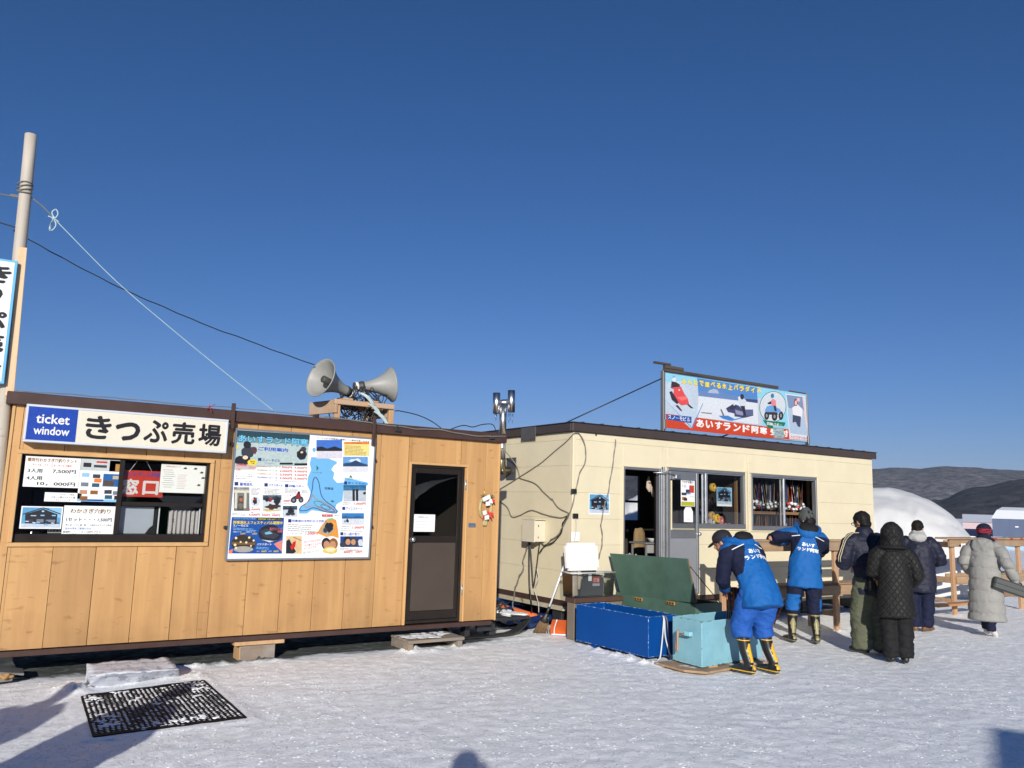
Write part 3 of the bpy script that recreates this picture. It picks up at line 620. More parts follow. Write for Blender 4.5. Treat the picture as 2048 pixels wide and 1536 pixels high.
notice('price_notice', *bx(384, 872, 690, 957), 'narrow white three line slip stuck below the price notice on the ticket window', d2, YF + .0285)
def d3(sh, T, B):
    T('わかさぎ穴釣り', .12, .09, .88, .25, ink(140, 105, 30), 2, .025); T('1セット・・・1,500円', .06, .39, .92, .52, C_TXT, 2, .022)
    T('（竿１本、イス１個、餌、一人前天ぷらサービス券付）', .05, .60, .93, .66, C_TXT, 2, .01); B(.0, .69, 1, .694, C_GRY)
    T('ご自分の竿をご使用の方は・・・・', .02, .71, .70, .78, ink(60, 120, 200)); T('遊漁料・・・一人 1,100円 プラス', .02, .82, .73, .885, C_TXT); T('テント使用料・・・一人 1,000円となります。', .01, .91, .92, .97, C_TXT)
notice('price_notice', *bx(550, 985, 975, 1250), 'white notice with olive heading and blue line, lower middle of the ticket window', d3, YF + .0285)
def d4(sh, T, B): pass
u = bx(185, 990, 520, 1185); sh = wall_sheet(YF + .03); sh.box(*u, WHITEP, 0); house_photo(sh, u[0] + .01, u[1] + .01, u[2] - .01, u[3] - .01, 1)
tag(sh.done('house_poster'), 'photograph of a dark gabled house in the lower left of the ticket window', 'poster', 'posters of the dark house')
def d5(sh, T, B):
    T('あいすランド阿寒', .02, .06, .92, .24, ink(70, 90, 190), 2, .02); T('窓', .02, .32, .42, .92, C_WHT, 2, .035); T('口', .51, .38, .89, .92, C_WHT, 2, .035)
notice('counter_board', *bx(1050, 680, 1395, 918), 'red hanging board with large white lettering in the ticket window', d5, YF + .085, ink(222, 66, 40), 'sign')
b = MB().mat(WHITEP); p0 = g1(1110, 695); p1 = g1(1175, 615); q0 = g1(1305, 695); q1 = g1(1258, 600)
for a, c in ((p0, p1), (q0, q1)): b.tube([(a[0], YF + .083, a[1]), (c[0], YF + .09, c[1]), (c[0], YF + .09, c[1] + .06)], .0025, 6)
single('hanging_string', b, 'two white strings holding the red lettered board', 'string')
def d6(sh, T, B):
    T('阿寒湖 周辺マップ', .1, .06, .4, .11, C_PNK)
    for i in range(9): B(.04 + .02 * (i % 3), .2 + i * .075, .25 + .02 * (i % 4), .215 + i * .075, C_GRY); B(.36, .36 + i * .06, .56 - .02 * (i % 3), .37 + i * .06, (C_GRY, C_PNK)[i % 2])
    for x, y in ((.5, .12), (.72, .12), (.86, .25), (.9, .44), (.82, .7)): sh.mb.mat(C_TXT); sh.mb.quad([sh.at(sh_u + sh_w * (x + dx), sh_v + sh_h * (1 - y + dy), 2) for dx, dy in ((-.04, -.03), (.03, -.035), (.05, .01), (.0, .04))])
u = bx(1385, 628, 1765, 885); sh_u, sh_v, sh_w, sh_h = u[0], u[1], u[2] - u[0], u[3] - u[1]
notice('map_sheet', *u, 'cream sheet with faint map drawing at the upper right of the ticket window', d6, YF + .066, ink(238, 240, 232))
def d7(sh, T, B):
    B(.0, .0, 1, .28, ink(205, 212, 212)); B(.66, .02, .99, .28, ink(110, 62, 40)); B(.8, .1, .98, .27, ink(190, 140, 70), 1.5); B(.06, .1, .24, .2, C_DK, 2); B(.3, .14, .6, .2, C_DK2, 2); B(.35, .05, .6, .09, C_RED, 2)
    B(.54, .34, .99, .64, ink(30, 100, 170)); B(.56, .5, .8, .62, ink(90, 70, 40), 2); B(.76, .38, .97, .46, ink(200, 190, 160), 2)
    for i, (x, y, c) in enumerate(((.05, .34, C_LB), (.3, .36, C_DK2), (.34, .46, C_OR), (.05, .56, C_MID), (.3, .57, C_TEAL), (.04, .74, C_SKIN), (.28, .74, C_BRN), (.6, .72, C_DK2), (.8, .74, C_MID), (.62, .84, C_TEAL), (.84, .85, C_DK), (.06, .88, C_BRN))): B(x, y, x + .17, y + .09, c, 2 + i * .1)
    for i in range(12): B(.04 + (i % 3) * .32, .67 + i * .022, .2 + (i % 3) * .33, .675 + i * .022, C_GRY, 1.5)
    B(.0, .94, 1, 1, C_LB, 1); B(.1, .95, .6, .985, C_NAV, 2)
notice('picture_leaflet', *bx(695, 582, 1028, 958), 'tall leaflet full of small coloured pictures in the ticket window', d7, YF + .0285, None, 'poster')
# door paper, name plate, new year wreath
gd = crop(780, 900, 3.84, YF + .03)
def d8(sh, T, B):
    T('営業時間のお知らせ', .25, .12, .75, .19, C_TXT)
    for i, (a, c) in enumerate(((.1, .9), (.12, .95), (.25, .7), (.25, .72), (.1, .8), (.1, .6), (.65, .9))): B(a, .32 + i * .085, c, .335 + i * .085, C_GRY)
notice('door_notice', *bx(175, 493, 343, 628, gd), 'white sheet with small print taped to the glass of the brown door', d8, YF + .034)
g9 = crop(780, 900, 3.84, YF)
u = bx(602, 562, 656, 594, g9); b = MB().mat(M('blue_grey_plate', (.12, .19, .29), .3, metal=.4)).box((u[0], YF - .006, u[1]), (u[2], YF - .0005, u[3]), .002); b.mat(ALU).box((u[0] + .012, YF - .0065, u[1] + .012), (u[2] - .012, YF - .006, u[1] + .02), 0)
single('maker_plate', b, 'small blue metal plate screwed to the wood cladding right of the door', 'plate')

# ================================================================== information board
YB = YF - .055
bd = thing('information_board', (2.12, YF, .98), 'large white information board full of prices, pictures and a blue lake map', 'sign')
g2 = crop(430, 830, 5.12, YB)
bx0, bz1 = g2(203, 140); bx1, bz0 = g2(1548, 1470)
bx0, bx1, bz0, bz1 = 2.128, 3.665, .992, 2.312
b = MB().mat(M('grey_board_frame', (.26, .28, .31), .35, metal=.5, var=.05)); fr = .018
for lo, hi in (((bx0, YB - .006, bz1 - fr), (bx1, YF - .02, bz1)), ((bx0, YB - .006, bz0), (bx1, YF - .02, bz0 + fr)), ((bx0, YB - .006, bz0 + fr + .001), (bx0 + fr, YF - .02, bz1 - fr - .001)), ((bx1 - fr, YB - .006, bz0 + fr + .001), (bx1, YF - .02, bz1 - fr - .001))): b.box(lo, hi, .003)
part('board_frame', b, bd)
for x, z in ((bx0 - .03, 2.13), (bx0 - .03, 1.30), (bx1 + .0, 2.05), (bx1 + .0, 1.32)): part('board_clip', MB().mat(BLACKM).box((x, YF - .04, z), (x + .03, YF - .0, z + .03), .003), bd)
sh = wall_sheet(YB, g2)
sh.box(bx0 + fr, bz0 + fr, bx1 - fr, bz1 - fr, WHITEP, 0)
def pic(x0, y0, x1, y1, sky, mid, low, hz=.5, l=2):
    sh.rect(x0, y0, x1, y1, low, l); sh.rect(x0, y0, x1, y0 + (y1 - y0) * hz, sky, l + .5)
    w, h = x1 - x0, y1 - y0; yb = y0 + h * hz
    sh.poly([(x0, yb - h * .14), (x0 + w * .2, yb - h * .2), (x0 + w * .42, yb - h * .08), (x0 + w * .7, yb - h * .2), (x1, yb - h * .06), (x1, yb + h * .05), (x0, yb + h * .05)], mid, l + 1)
def lines(x0, y0, x1, n, dy, m=None, h=5, l=3, slope=.06):
    rnd = random.Random(int(x0 + y0))
    for i in range(n):
        xe = x1 - (x1 - x0) * rnd.random() * .3; x = x0
        while x < xe:
            ww = rnd.uniform(14, 44); e = min(x + ww, xe); y = y0 + i * dy + (x - x0) * slope; sh.poly([(x, y), (e, y + (e - x) * slope), (e, y + h + (e - x) * slope), (x, y + h)], m or C_GRY, l); x = e + rnd.uniform(3, 7)
# header photograph
sh.poly([(218, 152), (972, 205), (942, 520), (195, 540)], ink(190, 208, 206), 1); sh.poly([(218, 152), (972, 205), (968, 262), (214, 222)], ink(38, 72, 84), 1.5)
sh.poly([(214, 222), (968, 262), (966, 300), (212, 280)], ink(120, 150, 155), 1.5)
sh.blob(335, 380, 70, 60, C_DK2, 2, j=.1); sh.blob(330, 305, 40, 36, C_DK, 2.5); sh.blob(285, 470, 85, 50, C_DK, 2.5, j=.15); sh.blob(310, 435, 28, 20, ink(250, 225, 190), 3); sh.blob(400, 360, 28, 40, ink(90, 60, 64), 2.6, j=.2)
sh.blob(890, 405, 50, 60, C_DK, 2, j=.15); sh.blob(905, 350, 30, 26, C_DK2, 2.5); sh.blob(888, 382, 14, 10, ink(250, 215, 160), 3); sh.rect(210, 310, 235, 345, C_YEL, 2.5)
sh.poly([(230, 500), (420, 500), (410, 560), (195, 560)], ink(206, 196, 192), 1.6)
sh.text('あいすランド阿寒', 240, 195, 955, 328, ink(20, 90, 130), 4, .06); sh.text('あいすランド阿寒', 244, 198, 951, 322, ink(130, 215, 250), 5, .018)
sh.text('ご利用案内', 440, 318, 752, 386, C_WHT, 4, .05); sh.text('ご利用案内', 443, 321, 749, 383, ink(10, 90, 200), 5, .035)
sh.text('スノーモビル', 485, 445, 665, 480, ink(30, 70, 160), 4, .02); sh.rect(440, 440, 475, 470, ink(30, 50, 120), 4); lines(500, 488, 640, 1, 10)
sh.rect(662, 488, 795, 508, C_DK, 4); sh.rect(812, 494, 944, 516, C_DK, 4); sh.blob(382, 485, 50, 32, C_YEL, 4); sh.text('運転免許', 358, 468, 408, 482, C_TXT, 5, .02); sh.text('不要', 366, 488, 402, 502, C_TXT, 5, .02)
sh.text('当日受付', 215, 495, 325, 530, C_PNK, 4, .03); sh.text('スピード', 345, 520, 425, 555, C_PNK, 4, .03); sh.text('OK', 215, 548, 265, 572, C_PNK, 4, .02)
for i, (a, p1, p2, c) in enumerate((('2,000mコース', '1,500円', '3,000円', C_PNK), ('4,000mコース', '2,000円', '4,000円', ink(80, 170, 90)), ('7,000mコース', '2,500円', '4,500円', C_OR), ('10,000mコース', '3,000円', '5,000円', ink(40, 90, 190)))):
    y = 517 + i * 37; sh.text(a, 430, y, 640, y + 28, c, 4, .018); sh.text(p1, 662, y + 6, 788, y + 36, C_RED, 4, .022); sh.text(p2, 812, y + 10, 938, y + 40, C_RED, 4, .022)
for i, s_ in enumerate(('ちょっとやそっとで遊べない', '乗りやすい小型車', '女性でも安心です。')): sh.text(s_, 210, 596 + i * 24, 395 - 12 * i, 612 + i * 24, C_TXT, 4, .01)
lines(610, 670, 930, 1, 10)
# row of small attractions
sh.rect(200, 685, 238, 722, ink(30, 50, 130), 4); sh.text('聖地巡礼', 255, 690, 385, 728, ink(30, 80, 190), 4, .025); sh.text('スノーモビルで行く', 258, 672, 380, 686, C_TXT, 4, .01)
sh.rect(192, 740, 352, 982, ink(120, 126, 120), 2); sh.rect(195, 742, 352, 800, ink(168, 170, 164), 2.4)
for x in (205, 300): sh.poly([(x, 770), (x + 24, 772), (x + 20, 955), (x - 6, 955)], ink(226, 218, 200), 3)
sh.poly([(195, 768), (350, 772), (350, 798), (194, 794)], ink(226, 218, 200), 3.2); sh.poly([(245, 830), (285, 830), (292, 975), (225, 975)], ink(80, 76, 70), 3); sh.rect(250, 850, 282, 885, ink(190, 110, 80), 3.5); sh.blob(262, 930, 28, 30, ink(120, 116, 110), 3.6, j=.2)
sh.text('開', 196, 738, 222, 760, C_DK2, 4); sh.text('山神社', 262, 740, 348, 760, C_DK2, 4)
lines(370, 745, 465, 6, 13); sh.blob(412, 885, 50, 48, ink(215, 222, 232), 2); sh.blob(410, 880, 20, 40, C_DK, 3, j=.25); sh.blob(408, 862, 14, 12, ink(160, 60, 40), 3.5); lines(175, 1005, 330, 2, 13)
sh.text('二人乗り', 352, 938, 400, 950, C_TXT); sh.text('2,500円', 345, 955, 458, 980, C_RED, 4, .025); sh.text('一人乗り', 350, 992, 398, 1004, C_TXT); sh.text('4,500円', 345, 1008, 455, 1036, C_RED, 4, .025)
for x in (490, 700): sh.poly([(x, 690), (x + 2, 690), (x - 6, 1040), (x - 8, 1040)], C_LB, 2)
sh.rect(505, 698, 540, 732, ink(30, 50, 130), 4); sh.text('バナナボート', 552, 702, 692, 738, ink(30, 80, 190), 4, .02); lines(505, 752, 690, 5, 13)
pic(490, 820, 680, 985, ink(80, 110, 130), C_DK2, ink(214, 222, 230), .25); sh.blob(530, 866, 26, 20, C_DK, 4, j=.3); sh.blob(565, 866, 22, 22, ink(150, 60, 50), 4, j=.3); sh.blob(635, 880, 34, 40, C_DK, 4, j=.3); sh.blob(590, 940, 70, 30, ink(70, 50, 40), 4, j=.4); sh.poly([(490, 960), (640, 978), (660, 960), (655, 985), (520, 988)], ink(225, 190, 110), 5)
sh.text('大人', 486, 998, 508, 1010, C_TXT); sh.text('小学生', 586, 1000, 612, 1012, C_TXT); sh.text('500円', 482, 1012, 562, 1038, C_RED, 4, .025); sh.text('300円', 583, 1014, 662, 1040, C_RED, 4, .025)
sh.rect(716, 708, 750, 740, ink(30, 50, 130), 4); sh.text('四輪バギー', 760, 712, 912, 745, ink(30, 80, 190), 4, .02); lines(712, 752, 860, 4, 13); lines(885, 768, 960, 3, 12)
for x, r_ in ((805, 30), (880, 26)): sh.blob(x, 872, r_, r_, C_DK, 3.2); sh.blob(x, 872, r_ * .5, r_ * .5, C_MID, 3.6)
sh.poly([(790, 842), (835, 820), (895, 838), (905, 862), (820, 862)], C_DK2, 3.4); sh.blob(852, 826, 24, 30, ink(160, 40, 34), 4, j=.15); sh.blob(858, 795, 14, 14, C_DK, 4.2)
sh.text('コース一周', 705, 818, 778, 832, C_TXT); sh.text('300円', 702, 866, 778, 894, C_RED, 4, .025); lines(705, 905, 830, 1, 10)
pic(694, 930, 842, 1042, ink(70, 100, 120), C_DK2, ink(210, 218, 226), .3); sh.blob(775, 985, 34, 46, C_DK, 4, j=.25); sh.blob(745, 1015, 22, 16, C_DK2, 4.2); sh.blob(795, 1012, 24, 16, C_DK2, 4.3)
# lake map
LKB = ink(120, 190, 240); LKO = ink(58, 92, 150)
sh.poly([(985, 430), (1150, 440), (1250, 480), (1245, 500), (1215, 520), (1190, 560), (1222, 590), (1210, 650), (1250, 695), (1320, 690), (1330, 640), (1560, 690), (1555, 720), (1320, 720), (1305, 880), (1245, 915), (1230, 955), (1265, 985), (1245, 1010), (1150, 1000), (1060, 985), (990, 975), (940, 1010), (860, 1010), (858, 960), (960, 880), (978, 790), (945, 720), (950, 640), (985, 560), (970, 500)], LKB, 1)
sh.blob(1015, 357, 18, 22, LKB, 1); sh.poly([(1480, 705), (1530, 690), (1570, 700), (1560, 722), (1500, 722)], ink(90, 170, 235), 1.2)
def loop(pts, m, w, l):
    n = len(pts); q = []
    for i in range(n):
        p0, p1, p2, p3 = (pts[(i + k - 1) % n] for k in range(4))
        for j in range(6):
            t = j / 6; q.append(tuple(.5 * (2 * p1[c] + (p2[c] - p0[c]) * t + (2 * p0[c] - 5 * p1[c] + 4 * p2[c] - p3[c]) * t * t + (3 * p1[c] - p0[c] - 3 * p2[c] + p3[c]) * t ** 3) for c in (0, 1)))
    for a, c in zip(q, q[1:] + q[:1]):
        dx, dy = c[0] - a[0], c[1] - a[1]; L = math.hypot(dx, dy) or 1; nx_, ny_ = -dy / L * w / 2, dx / L * w / 2
        sh.poly([(a[0] + nx_, a[1] + ny_), (c[0] + nx_, c[1] + ny_), (c[0] - nx_, c[1] - ny_), (a[0] - nx_, a[1] - ny_)], m, l)
loop([(1030, 638), (1062, 690), (1085, 810), (1130, 880), (1225, 950), (1240, 1002), (1130, 990), (1010, 950), (940, 975), (872, 978), (880, 940), (955, 880), (995, 760), (1005, 670)], LKO, 9, 3)
loop([(1000, 820), (1030, 855), (1150, 915), (1230, 985), (1120, 975), (1000, 930), (930, 950), (925, 915), (975, 870)], ink(176, 150, 130), 8, 3.4); loop([(1015, 885), (1090, 895), (1180, 960), (1130, 962), (1040, 930)], ink(60, 150, 120), 7, 3.8); loop([(1085, 920), (1150, 930), (1225, 985), (1170, 985), (1105, 955)], ink(110, 90, 150), 7, 4.2)
sh.poly([(1038, 512), (1062, 545), (1040, 572)], C_GRN, 3); sh.text('ヤイタイ島', 995, 582, 1092, 598, C_TXT); sh.text('阿寒湖', 1125, 738, 1210, 768, ink(40, 70, 110), 4, .015); sh.blob(1203, 885, 16, 8, C_GRN, 3); sh.text('大島', 1185, 872, 1212, 886, C_TXT)
sh.rect(1095, 1018, 1205, 1042, C_RED, 4); sh.text('スタート', 1108, 1022, 1195, 1038, C_WHT, 5, .02); sh.text('受付', 1222, 1022, 1270, 1038, C_TXT, 4)
sh.text('コース上から阿寒湖の素晴らしい景色を楽しめます', 1042, 225, 1580, 280, C_TXT, 4, .012)
pic(1038, 255, 1302, 445, ink(70, 120, 210), C_DK, ink(226, 222, 232), .55); pic(1310, 428, 1565, 585, ink(110, 165, 225), ink(50, 80, 120), ink(230, 230, 236), .58); sh.poly([(1330, 515), (1440, 462), (1555, 520)], ink(40, 70, 110), 4)
sh.blob(1440, 470, 60, 22, ink(225, 235, 245), 3.6, j=.3); sh.rect(1318, 290, 1580, 420, ink(250, 228, 140), 2); sh.rect(1322, 276, 1580, 298, C_OR, 3); sh.text('料金表', 1410, 280, 1500, 294, C_TXT); lines(1330, 312, 1560, 7, 14, ink(140, 120, 70))
sh.poly([(1390, 612), (1408, 645), (1372, 640)], C_GRN, 3); sh.text('雄阿寒岳（1,371m）', 1355, 648, 1485, 664, C_TXT)
# right column
for (y, s_, pr) in ((680, '歩くスキー', None), (940, 'アイススケート', None), (1200, '引っ掛け釣り', None)): sh.rect(1322 - (y - 680) * .075, y, 1352 - (y - 680) * .075, y + 32, ink(30, 50, 130), 4); sh.text(s_, 1360 - (y - 680) * .075, y + 2, 1530 - (y - 680) * .1, y + 36, ink(30, 80, 190), 4, .02)
pic(1315, 718, 1548, 885, ink(40, 100, 150), ink(60, 120, 160), ink(196, 206, 216), .28)
for x in (1420, 1455): sh.poly([(x - 14, 770), (x + 10, 765), (x + 12, 880), (x - 12, 878)], C_DK, 4); sh.blob(x, 772, 14, 14, C_DK, 4.4)
sh.blob(1530, 800, 14, 14, C_DK, 4.2, j=.3); sh.text('1時間以内', 1305, 893, 1390, 908, C_TXT); sh.text('1,000円', 1425, 893, 1540, 925, C_RED, 4, .025); lines(1305, 915, 1400, 1, 10)
pic(1298, 1005, 1525, 1125, ink(50, 130, 200), ink(50, 100, 150), ink(220, 226, 232), .42); sh.blob(1355, 1085, 14, 18, C_DK, 4, j=.3); sh.rect(1325, 1080, 1336, 1100, C_DK, 4); sh.rect(1500, 1070, 1505, 1108, C_WHT, 4)
sh.text('1時間以内', 1295, 1135, 1375, 1150, C_TXT); sh.text('1,000円', 1408, 1138, 1522, 1168, C_RED, 4, .025); lines(1290, 1158, 1400, 1, 10); lines(1285, 1178, 1520, 1, 10)
sh.rect(1282, 1242, 1512, 1352, C_NAV, 2); sh.blob(1355, 1295, 42, 52, C_DK, 3); sh.blob(1362, 1300, 26, 32, C_SKIN, 3.6); sh.blob(1425, 1298, 40, 50, C_DK2, 3.2); sh.blob(1416, 1302, 24, 30, C_SKIN, 3.8); sh.blob(1490, 1310, 26, 36, ink(220, 225, 232), 3.4, j=.2); sh.blob(1310, 1325, 34, 30, C_DK2, 3.4)
lines(1280, 1362, 1500, 2, 13); sh.text('大人', 1272, 1395, 1305, 1408, C_TXT); sh.text('600円', 1318, 1385, 1405, 1418, C_RED, 4, .025); sh.text('500円', 1438, 1387, 1506, 1415, C_RED, 4, .025)
# festival panel
sh.poly([(172, 1045), (708, 1052), (684, 1420), (138, 1418)], ink(20, 84, 170), 1); sh.poly([(140, 1390), (185, 1370), (175, 1418), (138, 1418)], ink(240, 130, 110), 1.5); sh.poly([(600, 1320), (690, 1280), (686, 1400), (640, 1360)], ink(230, 140, 130), 1.5)
sh.rect(430, 1054, 690, 1078, C_DK, 2); sh.text('夜間営業 午後5:30オープン', 440, 1058, 680, 1075, C_YEL, 4, .012); sh.text('2月1日から3月1日まで開催！', 188, 1052, 418, 1070, C_LB, 4, .01)
sh.text('阿寒湖氷上フェスティバル期間中', 188, 1082, 690, 1122, C_YEL, 4, .025); sh.text('スノーモビル', 185, 1118, 340, 1144, C_WHT, 4, .025); lines(185, 1154, 440, 2, 14, C_LB)
sh.blob(565, 1215, 122, 92, C_DK, 2); sh.poly([(460, 1190), (530, 1160), (600, 1200), (660, 1230), (600, 1270), (500, 1250)], C_DK2, 3); sh.poly([(505, 1205), (560, 1190), (590, 1215), (520, 1225)], ink(120, 190, 220), 4); sh.poly([(470, 1275), (600, 1290), (650, 1275), (560, 1305)], ink(210, 216, 226), 4)
sh.text('夜のライトアップ', 560, 1150, 690, 1185, C_PNK, 5, .02); sh.text('大好評！', 640, 1178, 690, 1205, C_PNK, 5, .02)
sh.text('5,000mコース', 185, 1188, 268, 1204, C_WHT, 4, .01); sh.text('4,000mコース', 315, 1190, 410, 1206, C_WHT, 4, .01); sh.text('3,500円', 258, 1206, 308, 1224, C_YEL, 4, .02); sh.text('2,500円', 380, 1208, 428, 1226, C_YEL, 4, .02)
sh.blob(290, 1318, 126, 92, ink(60, 48, 36), 2); sh.blob(290, 1375, 100, 32, ink(175, 170, 164), 3); sh.poly([(170, 1300), (410, 1305), (408, 1330), (172, 1326)], ink(120, 92, 50), 3.2)
for x, y, r_ in ((215, 1260, 13), (350, 1255, 12), (205, 1330, 14), (395, 1285, 11), (320, 1305, 12), (262, 1300, 10), (215, 1362, 12), (368, 1340, 9)): sh.blob(x, y, r_, r_, ink(250, 232, 190), 4)
sh.text('バナナボート', 430, 1312, 578, 1336, C_WHT, 4, .022); lines(422, 1350, 560, 2, 14, C_LB); sh.text('大人', 425, 1388, 455, 1402, C_WHT, 4); sh.text('500円', 475, 1386, 525, 1406, C_YEL, 4, .02); sh.text('小学生', 545, 1388, 580, 1402, C_WHT, 4); sh.text('300円', 598, 1386, 648, 1406, C_YEL, 4, .02)
# smelt fishing panel
sh.rect(748, 1066, 782, 1100, ink(30, 50, 130), 4); sh.text('阿寒湖の天然わかさぎ釣り', 790, 1070, 1140, 1102, ink(30, 80, 190), 4, .02); lines(742, 1116, 1050, 4, 20, C_GRY, 7)
sh.poly([(1150, 1062), (1200, 1055), (1240, 1075), (1255, 1150), (1268, 1262), (1200, 1240), (1140, 1250), (1045, 1210), (1085, 1140)], ink(238, 160, 70), 3); sh.poly([(1110, 1130), (1150, 1095), (1205, 1130), (1215, 1180), (1165, 1230), (1075, 1200)], ink(180, 168, 150), 3.5); sh.blob(1165, 1150, 45, 50, C_DK, 4, j=.2); sh.blob(1130, 1180, 24, 26, C_DK2, 4.3); sh.poly([(1150, 1062), (1200, 1055), (1225, 1075), (1150, 1080)], ink(150, 190, 120), 4)
sh.text('1セット（竿・エサ・イス付）', 735, 1205, 895, 1222, C_TXT); sh.text('1,500円', 928, 1195, 1048, 1230, C_RED, 4, .025)
sh.rect(728, 1240, 888, 1420, ink(232, 200, 150), 2); sh.poly([(728, 1290), (760, 1270), (790, 1330), (830, 1400), (800, 1420), (725, 1418)], C_DK, 3); sh.poly([(800, 1300), (830, 1290), (820, 1350), (785, 1385), (770, 1350)], C_RED, 4); sh.poly([(800, 1245), (888, 1285), (888, 1292), (798, 1252)], C_BRN, 4)
def slant(s_, x0, y0, x1, y1, m):
    a, c = g2(x0, y0), g2(x1, y1); rot = R(8); sh.fit(s_, a[0], c[1], c[0], a[1], m, 4, .012, rot)
slant('釣ったわかさぎは', 915, 1278, 1080, 1302, C_PNK); slant('その場でてんぷらに', 915, 1312, 1100, 1336, C_PNK); slant('サービスです', 910, 1348, 1040, 1370, C_PNK); slant('※天ぷらはレストハウスで', 900, 1388, 1080, 1410, C_GRY)
sh.blob(1138, 1318, 48, 62, C_DK, 3); sh.blob(1142, 1330, 32, 42, C_SKIN, 3.6); sh.blob(1212, 1318, 46, 58, C_BRN, 3.2); sh.blob(1206, 1330, 32, 40, C_SKIN, 3.8); sh.blob(1178, 1385, 78, 36, ink(235, 205, 110), 4.2, j=.12); sh.blob(1178, 1382, 50, 20, ink(248, 236, 190), 4.6, j=.2)
sh.done('board_print', bd)

# ================================================================== new year wreath
w_ = thing('new_year_wreath', (5.14, YF, 1.36), 'red, white and straw new year ornament hanging right of the brown door', 'wreath')
STRAW = M('rice_straw', (.42, .34, .17), .8, var=.3, vs=40, bump=.2, bs=90); REDP = M('red_paper', (.6, .035, .03), .5, var=.15); GOLD = M('gold_paper', (.6, .42, .1), .3, metal=.6)
c = Vector((5.145, YF - .03, 1.60))
b = MB().mat(STRAW); pts = [c + Vector((.085 * math.sin(t), -.012 * math.sin(3 * t), -.03 + .115 * math.cos(t))) for t in [i * math.pi / 10 for i in range(21)]]; b.tube(pts, .017, 8, False); b.tube([p + Vector((0, -.012, 0)) for p in pts], .012, 6, False)
b.box((5.115, YF - .04, 1.362), (5.18, YF - .015, 1.45), .008).wobble(.006, 30); part('straw_ring', b, w_)
for a, z, l_ in ((.4, 1.685, .10), (-.5, 1.53, .09), (.9, 1.52, .10), (2.4, 1.50, .09), (-1.2, 1.56, .07)):
    b = MB().mat(REDP); d = Vector((math.cos(a), -.15, -abs(math.sin(a)) * .8)); p = c + Vector((0.01, -.03, z - 1.60)); b.prism([p, p + d * l_ + Vector((0, 0, .02)), p + d * l_ * 1.05 - Vector((0, 0, .02))], (0, -.006, 0)); part('red_ribbon', b, w_)
b = MB().mat(WHITEP)
for dx, z, ww in ((-.07, 1.665, .11), (-.02, 1.60, .06), (-.055, 1.49, .05), (-.03, 1.435, .06), (.03, 1.63, .05)):
    b = MB().mat(WHITEP).box((5.145 + dx, YF - .07 - ww * .1, z), (5.145 + dx + ww, YF - .064 - ww * .1, z + .05), .004, Matrix.Rotation(dx * 6, 3, 'Y')); part('white_paper_strip', b, w_)
b = MB().mat(GOLD).box((5.115, YF - .055, 1.685), (5.145, YF - .035, 1.712), .004).tube([(5.14, YF - .02, 1.71), (5.135, YF - .012, 1.80)], .006, 6); part('gold_fan', b, w_)
b = MB().mat(M('pine_sprig', (.03, .05, .02), .8, var=.3))
for i in range(26):
    a = random.uniform(.2, 2.9); p = c + Vector((-.05 + .1 * (i % 2), -.03, .09)); b.tube([p, p + Vector((math.cos(a) * .06, -.01, math.sin(a) * .045))], .0022, 4)
part('sprig', b, w_)

# ================================================================== loudspeakers on a wooden trestle on the roof
ZR = 2.475
st = thing('speaker_trestle', (3.3, 8.72, ZR), 'weathered wooden trestle standing on the roof of the wood clad hut', 'trestle')
tx0, tx1, ty0, ty1, tz = 3.315, 4.07, 8.74, 9.2, 2.765
WT = wood_mat('old_timber', (.36, .21, .11), (.52, .34, .20), 'X', 1.6, (.14, .08, .05), knots=.5, rough=.8, grey=(.42, .33, .26))
for x, y in ((tx0 + .02, ty0), (tx1 - .06, ty0), (tx0 - .06, ty1), (tx1 - .14, ty1)):
    p = part('leg', MB().mat(WOODP).box((x, y, ZR), (x + .065, y + .05, tz - .062), .004), st)
part('rail', MB().mat(WT).box((tx0, ty0 - .025, tz - .06), (tx1, ty0 + .02, tz), .006), st); part('rail', MB().mat(WT).box((tx0 - .07, ty1, tz - .06), (tx1 - .05, ty1 + .045, tz), .006), st)
part('rail', MB().mat(WT).beam((tx0 + .03, ty0 - .02, tz - .085), (tx0 - .1, ty1 + .03, tz - .085), .035, .15), st); part('rail', MB().mat(WT).beam((tx1 - .02, ty0 + .025, tz - .09), (tx1 - .12, ty1, tz - .09), .035, .13), st)
part('cross_board', MB().mat(WT).box((3.42, ty0 - .02, tz + .001), (3.54, ty1 + .02, tz + .022), .004).box((3.74, ty0 - .02, tz + .001), (3.86, ty1 + .02, tz + .022), .004), st)
HORN = M('weathered_grey_horn', (.27, .27, .255), .5, var=.14, vs=4, col2=(.36, .35, .32), c2s=3, c2t=.55, c2w=.2, bump=.03)
